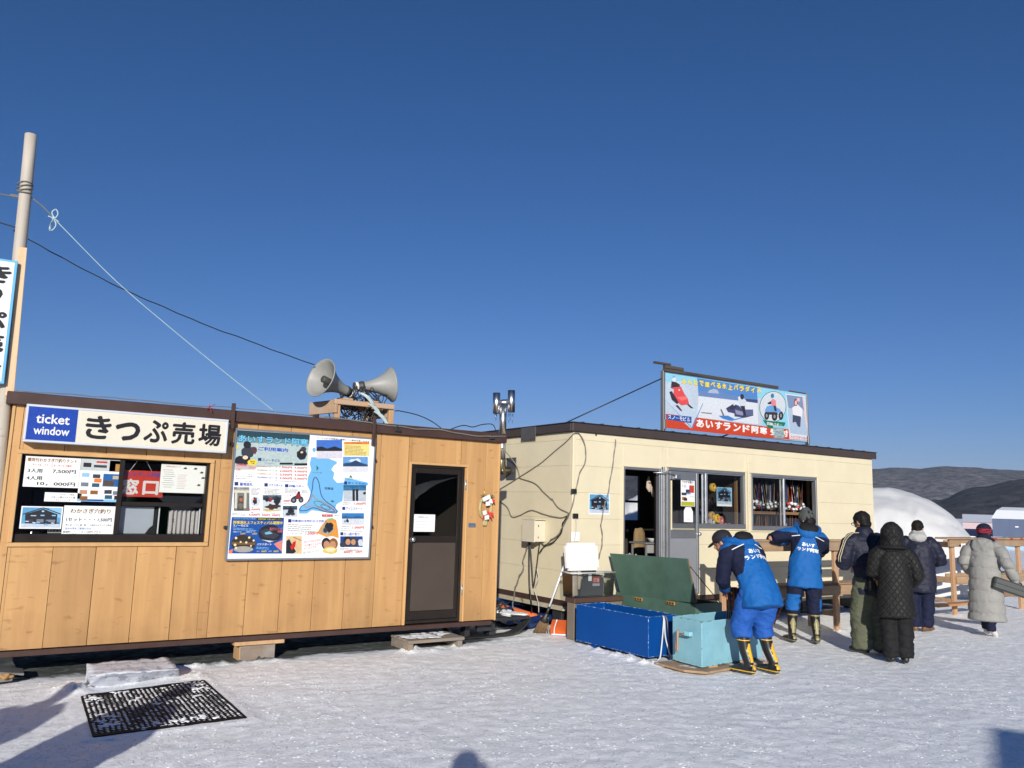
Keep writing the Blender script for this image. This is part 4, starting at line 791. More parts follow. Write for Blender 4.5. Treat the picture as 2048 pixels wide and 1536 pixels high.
def horn(c, az, el, L, r, label, stem_h):
    """c is the centre of the mouth"""
    d = Vector((math.cos(R(az)) * math.cos(R(el)), math.sin(R(az)) * math.cos(R(el)), math.sin(R(el)))); c = Vector(c); t0 = c - d * L
    h = thing('horn_loudspeaker', (t0.x, t0.y, tz + .022), label, 'loudspeaker', 'horn loudspeakers on the roof trestle')
    prof = [(.055 + (r - .055) * ((i / 14) ** 2.1), L * i / 14) for i in range(15)]
    b = MB().mat(HORN).lathe(prof + [(r + .012, L + .004), (r + .013, L - .006), (r + .004, L - .012)] + [(q[0] - .004 + .008, q[1] - .006) for q in prof[::-1][2:]], t0, d, 36)
    part('bell', b, h)
    b = MB().mat(M('dark_grey_casting', (.05, .052, .05), .55, var=.2)).lathe([(0, -.11), (.05, -.108), (.056, -.1), (.056, -.03), (.064, -.025), (.064, .012), (.052, .02), (0, .02)], t0, d, 20)
    part('driver', b, h)
    b = MB().mat(M('dark_grey_casting')).lathe([(0, L * .92), (.034, L * .92), (.042, L * .90), (.042, .1), (.0, .1)], t0, d, 18); part('inner_horn', b, h)
    m_ = t0 + d * .06; b = MB().mat(BLACKM).tube([(m_.x, m_.y, tz + .024), (m_.x, m_.y, m_.z - .04)], .018, 8).box((m_.x - .05, m_.y - .03, tz + .0225), (m_.x + .05, m_.y + .03, tz + .032), .002)
    m2 = t0 + d * .2; b.box((m_.x - .022, m_.y - .022, m_.z - .075), (m_.x + .022, m_.y + .022, m_.z - .03), .003); part('bracket', b, h)
    b = MB().mat(M('tape_white', (.7, .68, .62), .5)).lathe([(.058, -.09), (.06, -.088), (.06, -.06), (.058, -.058)], t0, d, 16); part('tape', b, h)
    return h
p = wy(641, 755, 8.78); q = wy(783, 769, 8.98)
horn(p, 199, 15, .40, .222, 'grey horn loudspeaker with its open mouth turned towards the pole', .1)
horn(q, -6, 9, .37, .205, 'grey horn loudspeaker seen from its side, pointing along the hut row', .1)
# cables ------------------------------------------------------------------
CAB = M('black_cable', (.014, .014, .015), .45, var=.2); CABG = M('grey_cable', (.16, .15, .13), .5, var=.2); CABW = M('pale_cable', (.42, .41, .38), .5, var=.1); ROPEB = M('pale_blue_rope', (.34, .46, .52), .7, var=.15, bump=.2, bs=200)
def spl(pts, k=8):
    pts = [Vector(p) for p in pts]; pts = [pts[0] * 2 - pts[1]] + pts + [pts[-1] * 2 - pts[-2]]; out = []
    for i in range(1, len(pts) - 2):
        p0, p1, p2, p3 = pts[i - 1:i + 3]
        for j in range(k):
            t = j / k; out.append(.5 * (2 * p1 + (p2 - p0) * t + (2 * p0 - 5 * p1 + 4 * p2 - p3) * t * t + (3 * p1 - p0 - 3 * p2 + p3) * t ** 3))
    return out + [pts[-2]]
def cable(name, pts, r, mat, label, cat='cable', group=None, wob=0., k=8, pair=0.):
    b = MB().mat(mat); q = spl(pts, k)
    if wob: q = [p + noise.noise_vector(p * 6) * wob for p in q]
    b.tube(q, r, 6)
    if pair: b.tube([p + Vector((pair * math.sin(i * .6), 0, pair * math.cos(i * .6))) for i, p in enumerate(q)], r, 6)
    return single(name, b, label, cat, group)
rnd = random.Random(11)
b = MB().mat(CAB)
for i in range(20):
    c = Vector((rnd.uniform(3.42, 3.92), rnd.uniform(8.78, 9.1), rnd.uniform(2.52, 2.74))); n = rnd.uniform(.5, 1.3); ax = rnd.uniform(.05, .16); az_ = rnd.uniform(.05, .15); ph = rnd.uniform(0, 6)
    b.tube(spl([c + Vector((ax * math.cos(ph + t * n), rnd.uniform(-.02, .02), max(-.03 - c.z + 2.515, az_ * math.sin(ph + t * n)))) for t in range(6)], 5), .0065, 5)
for i in range(12):
    c = Vector((rnd.uniform(3.55, 3.9), rnd.uniform(8.74, 8.95), 2.80)); b.tube(spl([c, c + Vector((rnd.uniform(-.1, .1), 0, rnd.uniform(.04, .17))), c + Vector((rnd.uniform(-.05, .22), 0, rnd.uniform(.0, .1))), c + Vector((rnd.uniform(0, .15), 0, -.05)), c + Vector((rnd.uniform(-.1, .2), 0, -.27))], 6), .006, 5)
single('cable_tangle', b, 'tangle of black cables hanging in and over the roof trestle', 'cables')
b = MB().mat(M('torn_pale_tarp', (.42, .5, .5), .6, var=.3))
for a in ((3.6, 2.86, 3.78, 2.73), (3.72, 2.74, 3.88, 2.60), (3.80, 2.66, 3.98, 2.50)):
    for k in range(3): b.tube(spl([(a[0] + .02 * k, 8.70, a[1]), ((a[0] + a[2]) / 2 + .02 * k, 8.695, (a[1] + a[3]) / 2 + .02), (a[2] + .01 * k, 8.70, a[3])], 5), .009, 5)
single('torn_strap', b, 'frayed pale blue strap trailing down the front of the roof trestle', 'strap')
def rf(px, py, Y=8.8): return wy(px, py, Y)
cable('roof_cable', [rf(790, 822, 8.85), rf(800, 822, 8.85), rf(835, 830, 8.85), rf(862, 842, 8.85), rf(882, 856, 8.85)], .006, CAB, 'thin black cable bowing from the roof trestle down to the roof edge', 'cable')
cable('roof_cable', [rf(892, 862), rf(925, 851), rf(945, 854), rf(965, 849), rf(985, 849), rf(992, 862)], .006, CAB, 'two arched black cables at the roof end beside the flue pipe', 'cable')
cable('roof_edge_cable', [(3.0, YF - .06, 2.497), (3.5, YF - .064, 2.485), (4.1, YF - .066, 2.455), (4.5, YF - .066, 2.462), (4.9, YF - .066, 2.43), (5.2, YF - .068, 2.44), (5.42, YF - .05, 2.46)], .008, CABG, 'grey cable lying along the dark roof edge above the door', 'cable', wob=.01)
cable('roof_edge_cable', [(.2, YF - .03, 2.50), (.9, YF - .03, 2.51), (1.6, YF - .03, 2.50), (2.07, YF - .03, 2.515), (3.0, YF - .03, 2.50)], .004, CABG, 'thin wire along the roof edge above the ticket sign', 'cable', wob=.012)

# ================================================================== pole, upright sign, lines
pl = thing('timber_pole', (.03, 8.42, 0), 'tall bare round timber pole at the end of the ticket hut', 'pole')
pt = wy(62, 270, 8.42); pm_ = wy(38, 500, 8.42); pb = wy(6, 845, 8.42)
b = MB().mat(WOODL); axis_ = (pt - pb).normalized(); foot = pb - axis_ * (pb.z / axis_.z)
b.tube([foot + (pt - foot) * (i / 14) + noise.noise_vector(Vector((0, 0, i * .4))) * .008 for i in range(15)], [.059 - .008 * i / 14 for i in range(15)], 16); part('pole_shaft', b, pl)
k_ = wy(50, 378, 8.42); b = MB().mat(CABG)
for i in range(4): b.tube([k_ + Vector((.061 * math.cos(t), .061 * math.sin(t), .022 * i - .03 + .02 * math.sin(t + i))) for t in [j * math.pi / 8 for j in range(17)]], .0055, 5)
part('wire_binding', b, pl)
bt0, bt1 = wy(46, 495, 8.36), wy(19, 792, 8.36)
b = MB().mat(wood_mat('new_pine_batten', (.62, .42, .24), (.72, .52, .33), 'Z', 1.3, (.4, .22, .1), knots=.3, rough=.6)).beam(bt0, bt1, .066, .028, (0, 1, 0)); single('pine_batten', b, 'long pale new batten fixed along the timber pole beside the white sign', 'batten')
us = thing('upright_sign', (-.15, 8.31, 2.5), 'upright white sign with blue edge and black lettering on the pole', 'sign')
s0, s1 = wy(36, 523, 8.31), wy(8, 768, 8.31); U = Vector((1, 0, 0)); Vv = (s0 - s1).normalized(); hh = (s0 - s1).length; wid = .52
U = (U - Vv * U.dot(Vv)).normalized(); O = s1 - U * wid
EDGE = M('sky_blue_edge', (.13, .42, .66), .4, var=.04)
b = MB().mat(EDGE); N_ = U.cross(Vv); rot = Matrix((U, -N_, Vv)).transposed(); cc = O + U * wid / 2 + Vv * hh / 2; hv = Vector((wid / 2, .012, hh / 2)); b.box(cc - hv, cc + hv, .003, rot); part('sign_board', b, us)
sh = Sheet(O + N_ * .0145, U, Vv); sh.box(.022, .02, wid - .022, hh - .02, M('white_vinyl', (.72, .74, .74), .4, var=.03), 0)
chh = (hh - .10) / 5.0
for i, ch in enumerate('きっぷ売場'):
    v1 = hh - .055 - i * chh * 1.02; k = .8 if ch == 'っ' else 1.
    sh.fit(ch, .235, v1 - chh * .84 * k, .235 + .25 * k, v1, C_BLK, 2, .035)
sh.done('sign_face', us)
cable('overhead_cable', [(-12, 10.5, 6.6), (-2.5, 9.2, 4.5), wy(0, 445, 8.9), wy(30, 463, 8.9), wy(110, 508, 8.9), wy(250, 580, 8.9), wy(400, 645, 8.9), wy(520, 690, 8.9), wy(628, 730, 8.9)], .0062, CAB, 'black overhead cable sagging from the left past the pole to the loudspeakers', wob=.008, k=10)
kn = wy(108, 437, 8.42)
cable('stay_wire', [wy(52, 385, 8.42), wy(66, 397, 8.42), wy(86, 413, 8.42), kn], .006, CABG, 'short dark wire from the pole binding down to a blue knot', 'wire', wob=.01)
cable('stay_wire', [(-9, 8.8, 4.6), (-2.4, 8.5, 4.3), wy(0, 388, 8.42), wy(20, 389, 8.42), wy(44, 392, 8.42)], .006, CABG, 'dark wire running off to the left from the pole binding', 'wire')
cable('stay_rope', [kn, wy(230, 560, 8.40), wy(340, 655, 8.38), wy(450, 745, 8.33), wy(553, 826, 8.29)], .0045, ROPEB, 'pale blue rope stretched from the pole down to the roof edge', 'rope')
b = MB().mat(ROPEB)
for L_ in ([(100, 462), (102, 448), (108, 437), (104, 425), (112, 419), (116, 428), (110, 438)], [(108, 437), (112, 450), (105, 460), (99, 458), (103, 446), (108, 437)], [(96, 432), (108, 437), (118, 444)]): b.tube(spl([wy(x, y, 8.41) for x, y in L_], 5), .0065, 6)
b.ell(kn, (.02, .02, .02)); single('rope_knot', b, 'loose bow of pale blue rope knotted to the stay wire', 'knot')
b = MB().mat(M('red_string', (.35, .03, .04), .7)); p = wy(420, 814, 8.27)
for i in range(7): b.tube([p, p + Vector((rnd.uniform(-.05, .05), -.01, rnd.uniform(-.06, .04)))], .004, 5)
single('red_string_end', b, 'scrap of red string caught on the roof edge near the bracket', 'string')

# ================================================================== cream hut
XC0, XC1 = wy(1143, 1100, YC).x, wy(1748, 1000, YC).x
CZ0, CZ1, CDEP = .395, 2.612, 2.45
ch_ = thing('cream_hut', (XC0, YC, 0), 'cream steel sided hut with brown roof edge, open door and two sliding windows', 'hut')
seams = [CZ0, .77, 1.118, 1.463, 1.807, 2.163, 2.51, CZ1]
CDX0, CDX1, CDZ = 7.455, 8.160, 2.19
CW = [(8.305, 9.955, 1.352, 2.222, 9.11), (10.105, 11.74, 1.333, 2.218, 10.91)]
b = MB().mat(CREAM)
def cut_boxes(x0, x1, z0, z1, holes):
    cuts = [(x0, x1, z0, z1)]
    for hx0, hx1, hz0, hz1 in holes:
        nxt = []
        for a0, a1, c0, c1 in cuts:
            i0, i1, k0, k1 = max(a0, hx0), min(a1, hx1), max(c0, hz0), min(c1, hz1)
            if i1 - i0 < .003 or k1 - k0 < .003: nxt.append((a0, a1, c0, c1)); continue
            if i0 - a0 > .003: nxt.append((a0, i0, c0, c1))
            if a1 - i1 > .003: nxt.append((i1, a1, c0, c1))
            if k0 - c0 > .003: nxt.append((i0, i1, c0, k0))
            if c1 - k1 > .003: nxt.append((i0, i1, k1, c1))
        cuts = nxt
    return cuts
holes = [(CDX0, CDX1, 0, CDZ)] + [(a, c, d, e) for a, c, d, e, _ in CW]
for z0, z1 in zip(seams, seams[1:]):
    for q in cut_boxes(XC0 + .05, XC1 - .02, z0 + .002, z1 - .002, holes): b.box((q[0], YC, q[2] - .0012), (q[1], YC + .03, q[3] + .0012), .0018)
part('front_siding', b, ch_)
for x in (XC0, XC1 - .03):
    b = MB().mat(CREAM)
    for z0, z1 in zip(seams, seams[1:]): b.box((x, YC + .052, z0 + .0008), (x + .03, YC + CDEP, z1 - .0008), .0018)
    part('side_siding', b, ch_)
yb_ = YC + CDEP; RWX = [(7.2, wy(1275, 1000, yb_).x), (wy(1298, 1000, yb_).x, 10.2), (10.6, 12.2)]
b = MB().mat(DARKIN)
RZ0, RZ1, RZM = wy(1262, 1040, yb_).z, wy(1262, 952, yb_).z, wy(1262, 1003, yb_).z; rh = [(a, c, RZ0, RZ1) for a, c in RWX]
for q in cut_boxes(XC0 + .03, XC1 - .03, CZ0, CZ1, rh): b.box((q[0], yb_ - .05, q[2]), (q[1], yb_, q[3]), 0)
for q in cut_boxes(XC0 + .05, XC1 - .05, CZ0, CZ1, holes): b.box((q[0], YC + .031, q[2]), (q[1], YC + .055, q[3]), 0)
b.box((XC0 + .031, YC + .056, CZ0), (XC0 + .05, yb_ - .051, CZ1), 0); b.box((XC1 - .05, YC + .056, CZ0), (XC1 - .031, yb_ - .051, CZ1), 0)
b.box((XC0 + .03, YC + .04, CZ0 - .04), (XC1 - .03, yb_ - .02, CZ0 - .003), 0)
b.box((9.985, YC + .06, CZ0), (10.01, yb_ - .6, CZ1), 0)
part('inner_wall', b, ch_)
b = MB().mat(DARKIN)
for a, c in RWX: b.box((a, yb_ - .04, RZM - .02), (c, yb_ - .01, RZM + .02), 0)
part('rear_window', b, ch_)
part('corner_post', MB().mat(CREAM).box((XC0 - .004, YC - .004, CZ0), (XC0 + .048, YC + .05, CZ1), .006), ch_)
FAS = M('dark_brown_fascia', (.050, .036, .032), .4, var=.12, vs=2)
b = MB().mat(FAS); o_ = .05
b.box((XC0 - o_, YC - o_, CZ1 + .004), (XC1 + o_, YC - .004, CZ1 + .115), .006); b.box((XC0 - o_, YC - .003, CZ1 + .004), (XC0 - .004, yb_ + .02, CZ1 + .112), .004); b.box((XC1 + .004, YC - .003, CZ1 + .004), (XC1 + o_, yb_ + .02, CZ1 + .112), .004); b.box((XC0, yb_ + .021, CZ1 + .004), (XC1, yb_ + .06, CZ1 + .112), .004)
b.mat(BLACKM).box((XC0 - .003, YC - .002, CZ1 + .06), (XC1 + .003, yb_ + .019, CZ1 + .10), 0); b.box((XC0 - o_ - .012, YC - o_ - .012, CZ1 + .117), (XC1 + o_ + .012, yb_ + .07, CZ1 + .128), .002)
x = XC0 + .12
while x < XC1:
    b.box((x, YC - o_ - .005, CZ1 + .1285), (x + .025, yb_ + .05, CZ1 + .139), .003); x += .335
part('roof', b, ch_)
b = MB().mat(M('grey_patch_sheet', (.13, .12, .115), .4, metal=.5, var=.15)).box((XC0 - o_ - .006, 9.25, CZ1 - .06), (XC0 - o_ - .0005, 9.62, CZ1 + .118), .002); part('roof_patch', b, ch_)
b = MB().mat(BROWN).box((XC0 - .004, YC + .006, .325), (XC1, YC + .09, CZ0 - .004), .004).box((XC0 - .004, YC + .091, .325), (XC0 + .07, yb_, CZ0 - .004), .004); part('base_beam', b, ch_)
IBM = M('rusty_cream_beam', (.42, .38, .28), .6, var=.2, col2=(.16, .08, .04), c2s=7, c2t=.6)
b = MB().mat(IBM).box((XC0 - .03, YC + .12, .265), (XC0 + .06, yb_ + .1, .322), .004).box((XC0 + .2, YC + .12, .20), (XC1 - .1, YC + .2, .296), .004).box((XC1 - .4, YC + .205, .02), (XC1 - .3, yb_, .296), .004); part('skid_beam', b, ch_)
for x in (XC0 + .02, 8.2, 9.9, 11.6, 13.0): part('support_block', MB().mat(BLACKM).box((x, YC + .22, -.02), (x + .22, YC + .42, .264 if x < XC0 + .1 else .199), .004), ch_)
# the door, swung open flat against the wall
b = MB().mat(GREYM)
for lo, hi in (((CDX0 + .001, YC - .012, CZ0), (CDX0 + .03, YC + .06, CDZ - .001)), ((CDX1 - .03, YC - .012, CZ0), (CDX1 - .001, YC + .06, CDZ - .001)), ((CDX0 + .031, YC - .012, CDZ - .035), (CDX1 - .031, YC + .06, CDZ - .001)), ((CDX0 + .031, YC - .012, CZ0 + .001), (CDX1 - .031, YC + .06, CZ0 + .03))): b.box(lo, hi, .003)
for lo, hi in (((CDX1 + .002, YC - .02, CZ0), (CDX1 + .03, YC - .001, CDZ + .03)), ((CDX1 + .04, YC - .028, CZ0), (CDX1 + .065, YC - .001, CDZ + .03))): b.mat(ALU).box(lo, hi, .002)
dfr = part('door', b, ch_)
LX0, LX1, LY, LZ0, LZ1 = 8.225, 8.865, YC - .075, .425, 2.165
b = MB().mat(GREYM)
for lo, hi in (((LX0, LY, LZ0), (LX0 + .055, LY + .035, LZ1)), ((LX1 - .05, LY, LZ0), (LX1, LY + .035, LZ1)), ((LX0 + .056, LY, LZ1 - .12), (LX1 - .051, LY + .035, LZ1)), ((LX0 + .056, LY, 1.215), (LX1 - .051, LY + .035, 1.33)), ((LX0 + .056, LY, LZ0), (LX1 - .051, LY + .035, LZ0 + .07))): b.box(lo, hi, .003)
b.mat(ALU).box((LX1 - .046, LY - .003, LZ0 + .02), (LX1 - .034, LY - .0005, LZ1 - .02), .001)
part('door_leaf', b, dfr)
part('door_panel', MB().mat(M('grey_door_panel', (.255, .265, .285), .4, metal=.2, var=.04, vs=3)).box((LX0 + .057, LY + .008, LZ0 + .071), (LX1 - .052, LY + .024, 1.214), .002), dfr)
part('door_glass', MB().mat(GLASS).quad([(LX0 + .055, LY + .015, 1.33), (LX1 - .05, LY + .015, 1.33), (LX1 - .05, LY + .015, LZ1 - .12), (LX0 + .055, LY + .015, LZ1 - .12)]), dfr)
b = MB().mat(CHROME).lathe([(0, -.06), (.02, -.058), (.027, -.045), (.02, -.03), (.012, -.02), (.012, -.004), (.024, 0)], (LX1 - .03, LY, 1.275), (0, 1, 0), 18).lathe([(0, -.035), (.014, -.033), (.017, -.02), (.01, 0)], (LX1 - .005, LY, 1.265), (0, 1, 0), 14); part('door_handle', b, dfr)
b = MB().mat(CHROME).tube([(8.0, YC - .03, 2.13), (8.2, YC - .09, 2.135), (8.40, YC - .10, 2.10)], .009, 6).box((8.36, YC - .115, 2.06), (8.47, YC - .078, 2.115), .004); part('door_closer', b, dfr)
b = MB().mat(M('cream_door_strip', (.66, .58, .38), .5)).box((LX0 + .058, LY - .012, 1.33), (LX0 + .085, LY - .001, 2.03), .002); part('edge_strip', b, dfr)
# two sliding windows
for i, (x0, x1, z0, z1, xm) in enumerate(CW):
    wd = part('window', MB().mat(GREYM).box((x0 + .001, YC - .015, z1 - .045), (x1 - .001, YC + .07, z1 - .001), .003).box((x0 + .001, YC - .015, z0 + .001), (x1 - .001, YC + .07, z0 + .07), .003).box((x0 + .001, YC - .012, z0 + .071), (x0 + .03, YC + .07, z1 - .046), .003).box((x1 - .03, YC - .012, z0 + .071), (x1 - .001, YC + .07, z1 - .046), .003), ch_)
    b = MB().mat(ALU).box((xm - .02, YC + .0, z0 + .072), (xm + .02, YC + .03, z1 - .047), .003).box((xm - .065, YC + .032, z0 + .072), (xm - .035, YC + .055, z1 - .047), .003).box((x0 + .032, YC + .002, z1 - .060), (x1 - .032, YC + .012, z1 - .0475), .002); b.box((xm - .028, YC - .012, z0 + .075), (xm + .028, YC - .0005, z0 + .115), .003); part('window_mullion', b, wd)
    xa, xb, yy = (xm, x1 - .03, YC + .02) if i == 0 else (x0 + .03, xm, YC + .02)
    part('window_pane', MB().mat(GLASS).quad([(xa, yy, z0 + .07), (xb, yy, z0 + .07), (xb, yy, z1 - .046), (xa, yy, z1 - .046)]), wd)
    part('window_pane', MB().mat(GLASS).quad([(x0 + .03 if i == 0 else xm, yy + .02, z0 + .07), (xm if i == 0 else x1 - .03, yy + .02, z0 + .07), (xm if i == 0 else x1 - .03, yy + .02, z0 + .2), (x0 + .03 if i == 0 else xm, yy + .02, z0 + .2)]), wd)
    b = MB().mat(CREAM)
    for lo, hi in (((x0 - .03, YC - .022, z1), (x1 + .03, YC - .0005, z1 + .022)), ((x0 - .03, YC - .022, z0 - .02), (x1 + .03, YC - .0005, z0)), ((x1, YC - .02, z0 + .001), (x1 + .03, YC - .0005, z1 - .001))): b.box(lo, hi, .003)
    part('window_trim', b, wd)
b = MB().mat(CREAM).box((10.005, YC - .03, 1.30), (10.055, YC - .0005, 2.42), .003)
for z in (1.7, 1.9, 2.2, 2.36): b.mat(M('bolt_grey', (.35, .33, .28), .4, metal=.6)).box((10.02, YC - .034, z), (10.032, YC - .0305, z + .012), .002)
part('cover_strip', b, ch_)
b = MB().mat(CREAM)
for lo, hi in (((CDX0 - .03, YC - .02, CDZ), (CDX1 + .03, YC - .0005, CDZ + .022)), ((CDX0 - .028, YC - .02, CZ0), (CDX0, YC - .0005, CDZ - .001))): b.box(lo, hi, .003)
part('door_trim', b, ch_)
g6 = crop(1120, 900, 4.517, YC - .004)
u = bx(262, 392, 448, 585, g6); sh = wall_sheet(YC - .003); sh.box(*u, WHITEP, 0); house_photo(sh, u[0] + .012, u[1] + .02, u[2] - .012, u[3] - .01, 1); tag(sh.done('house_poster'), 'photograph of a dark gabled house taped to the cream wall left of the open door', 'poster', 'posters of the dark house')
g7 = crop(1400, 920, 6.827, YC + .028)
u = bx(228, 370, 436, 635, g7); sh = wall_sheet(YC + .028); sh.box(*u, WHITEP, 0); house_photo(sh, u[0] + .008, u[1] + .03, u[2] - .008, u[3] - .004, 1); tag(sh.done('house_poster'), 'photograph of a dark gabled house hung inside the window beside the open door leaf', 'poster', 'posters of the dark house')
g8 = crop(1220, 920, 8.086, LY + .012); u = bx(1145, 305, 1372, 752, g8)
def d9(sh, T, B):
    T('ワカサギ釣り', .08, .05, .9, .17, C_DK2, 2, .03); T('竿・仕掛け', .08, .2, .4, .32, C_GRY); B(.6, .22, .95, .5, ink(200, 70, 40)); B(.35, .38, .62, .5, ink(60, 60, 110), 2); B(.05, .5, .4, .6, C_DK2, 2); B(.3, .5, .7, .56, ink(120, 160, 210), 1.5); B(.08, .66, .38, .78, ink(190, 110, 70), 2); B(.2, .7, .45, .8, C_DK, 2.5); T('１５００円', .6, .62, .9, .68, C_GRY); B(.03, .83, .97, .985, ink(190, 190, 50))
notice('door_leaflet', *u, 'leaflet with red picture and yellow green foot on the grey door leaf glass', d9, LY + .012, None, 'poster')
u = bx(1192, 760, 1340, 1005, g8); sh = wall_sheet(LY + .010); w, h = u[2] - u[0], u[3] - u[1]
sh.mb.mat(WHITEP); sh.mb.quad([sh.at(u[0] + w * a, u[1] + h * c, 0) for a, c in ((0, 0), (1, 0), (1, .7), (.78, 1), (.2, 1), (0, .75))]); sh.fit('お知らせ', u[0] + w * .35, u[1] + h * .12, u[0] + w * .7, u[1] + h * .18, C_GRY, 2)
tag(sh.done('paper_bag'), 'white paper hanging below the leaflet on the grey door leaf glass', 'paper')
# things in the doorway and behind the windows
p0 = wy(1278, 1060, 9.3); DXA = p0.x - 7.78; p1 = wy(1299, 970, 8.8); p2_ = wy(1306, 1083, 8.72)
tb = thing('small_table', (8.0, 8.75, CZ0), 'small grey table just inside the open doorway', 'table'); GT = M('grey_table', (.16, .155, .15), .5)
part('table_top', MB().mat(GT).box((7.92 + p2_.x - 8.15, 8.62, p2_.z - .035), (8.40 + p2_.x - 8.15, 8.98, p2_.z - .01), .003), tb); part('apron', MB().mat(M('pale_grey_apron', (.28, .28, .27), .5)).box((7.95 + p2_.x - 8.15, 8.65, p2_.z - .16), (8.37 + p2_.x - 8.15, 8.66, p2_.z - .036), .002), tb)
for x in (7.94 + p2_.x - 8.15, 8.35 + p2_.x - 8.15):
    for y in (8.64, 8.93): part('leg', MB().mat(GT).box((x, y, CZ0), (x + .025, y + .025, p2_.z - .036), .002), tb)
single('white_bowl', MB().mat(WHITEF).lathe([(0, 0), (.05, .003), (.085, .05), (.09, .055), (.08, .048), (.045, .01), (0, .008)], (p2_.x, 8.72, p2_.z - .0095), (0, 0, 1), 24), 'white bowl standing on the grey table inside the doorway', 'bowl')
TAN = M('tan_cloth', (.20, .135, .06), .85, var=.2, bump=.2, bs=25)
b = MB().mat(TAN).loft([((7.80, 9.3, 1.30), .10, .03), ((7.79, 9.3, 1.24), .12, .05), ((7.78, 9.3, 1.05), .12, .06), ((7.77, 9.3, .85), .13, .06), ((7.77, 9.3, .72), .12, .05)], (1, 0, 0)).wobble(.035, 12)
for v in b.bm.verts: v.co.x += DXA
single('hanging_apron', b, 'tan work apron hanging in the dark behind the doorway', 'apron')
b = MB().mat(M('beige_glove', (.45, .36, .28), .8, var=.2)).loft([((8.02, 8.8, 2.05), .012, .012), ((8.02, 8.8, 1.98), .035, .025), ((8.03, 8.8, 1.90), .055, .03), ((8.05, 8.8, 1.84), .03, .02)], (1, 0, 0)).loft([((8.07, 8.79, 1.9), .02, .02), ((8.09, 8.79, 1.82), .02, .018), ((8.1, 8.79, 1.76), .012, .012)], (1, 0, 0))
for v in b.bm.verts: v.co += Vector((p1.x - 8.04, 0, p1.z - 1.93))
single('hanging_gloves', b, 'pale gloves hanging at the top of the doorway', 'gloves')
p0 = wy(1317, 1000, 8.56); b = MB().mat(M('brown_door_edge', (.14, .075, .035), .6, var=.2)).box((p0.x, 8.56, CZ0), (p0.x + .03, 8.66, 2.1), .003); single('brown_upright', b, 'narrow brown wooden upright inside the right edge of the doorway', 'post')
b = MB().mat(CABW)
for k in range(5): b.tube(spl([(7.62 + .05 * k, 8.6, .72), (7.6 + .06 * k, 8.62, .93 + .02 * (k % 3)), (7.68 + .05 * k, 8.63, .95), (7.72 + .04 * k, 8.6, .74)], 5), .008, 5)
single('coiled_cord', b, 'pale coiled cord at the bottom left of the doorway', 'cord')
BRW = M('brown_interior_wood', (.22, .125, .055), .6, var=.2)
p0 = wy(1474, 1000, 8.62); single('window_upright', MB().mat(BRW).box((p0.x, 8.62, 1.3), (p0.x + .075, 8.68, 2.2), .004), 'brown wooden upright inside the first window, right of the house photograph', 'post')
shf = single('window_shelf', MB().mat(BRW).box((10.14, 8.66, 1.585), (11.72, 8.80, 1.63), .004), 'brown wooden shelf crossing the second window below the reels', 'shelf')
p0 = wy(1620, 980, 8.72); single('window_upright', MB().mat(BRW).box((p0.x - .02, 8.72, 1.64), (p0.x + .05, 8.78, 2.2), .004), 'brown wooden upright at the right end of the rod shelf', 'post')
single('lower_counter', MB().mat(M('dark_counter', (.05, .045, .05), .5)).box((8.9, 8.6, 1.30), (11.7, 9.1, 1.345), .004), 'dark counter top inside the cream hut windows', 'counter')
TAPE = [((.50, .30, .10), (1424, 1032)), ((.75, .5, .03), (1434, 1037)), ((.4, .4, .42), (1424, 1043)), ((.6, .22, .2), (1441, 1041)), ((.62, .38, .06), (1426, 975))]
for i, (c, (px, py)) in enumerate(TAPE):
    p = wy(px, py, 8.56); b = MB().mat(M('tape_roll_%s' % ('brown', 'yellow', 'grey', 'pink', 'orange')[i], c, .4, var=.1)).lathe([(.028, -.03), (.062, -.03), (.065, -.026), (.065, .02), (.062, .024), (.028, .024), (.028, -.03)], p, (.25, -1, .1), 24)
    single('tape_roll', b, ('brown tape roll, upper left of the pile on the window ledge', 'bright yellow tape roll on the window ledge', 'grey tape roll at the bottom of the pile on the window ledge', 'pink tape roll right of the yellow one', 'orange tape roll hanging high behind the first window')[i], 'tape roll', 'tape rolls behind the window')
b = MB()
for i in range(40):
    b.mat((C_SNO, C_DK2, C_RED, C_MID, C_TEAL, C_OR)[i % 6]); x = rnd.uniform(8.95, 9.85); y = rnd.uniform(8.62, 8.9); b.box((x, y, 1.346), (x + rnd.uniform(.02, .06), y + .04, 1.346 + rnd.uniform(.02, .11)), .004)
single('counter_clutter', b, 'small bottles, packets and tackle cluttering the counter behind the first window', 'tackle')
b = MB()
for i in range(12):
    b.mat((C_MID, C_DK2, C_BRN, C_GRY)[i % 4]); x = rnd.uniform(9.45, 9.8); b.tube([(x, 8.8, 1.36), (x + rnd.uniform(-.15, .12), 8.85, rnd.uniform(1.6, 1.85))], .009, 5)
single('tool_bundle', b, 'tools and handles standing behind the first window by its right end', 'tools')
# fishing rods on and under the shelf
def make_rod(colr, reelc, ln):
    r_ = thing('fishing_rod', (0, 0, 0), 'x', 'fishing rod', 'fishing rods behind the second window')
    part('blank', MB().mat(colr).tube([(0, 0, .0), (0, 0, .10), (0, 0, .11), (.004, 0, ln)], [.011, .011, .006, .0035], 6), r_, True)
    b = MB().mat(reelc).lathe([(0, -.026), (.026, -.025), (.031, -.018), (.031, .014), (.022, .02), (0, .022)], (0, -.03, .07), (.3, -1, .2), 14); b.mat(BLACK).tube([(0, -.035, .07), (.03, -.05, .055), (.042, -.06, .055)], .005, 5); part('reel', b, r_, True)
    return r_
RC = [M('rod_red', (.20, .02, .014), .4), M('rod_dark', (.03, .03, .035), .4), M('rod_white', (.5, .5, .5), .4), M('rod_blue', (.02, .06, .25), .4), M('rod_orange', (.28, .08, .02), .4), M('rod_amber', (.17, .11, .045), .4)]
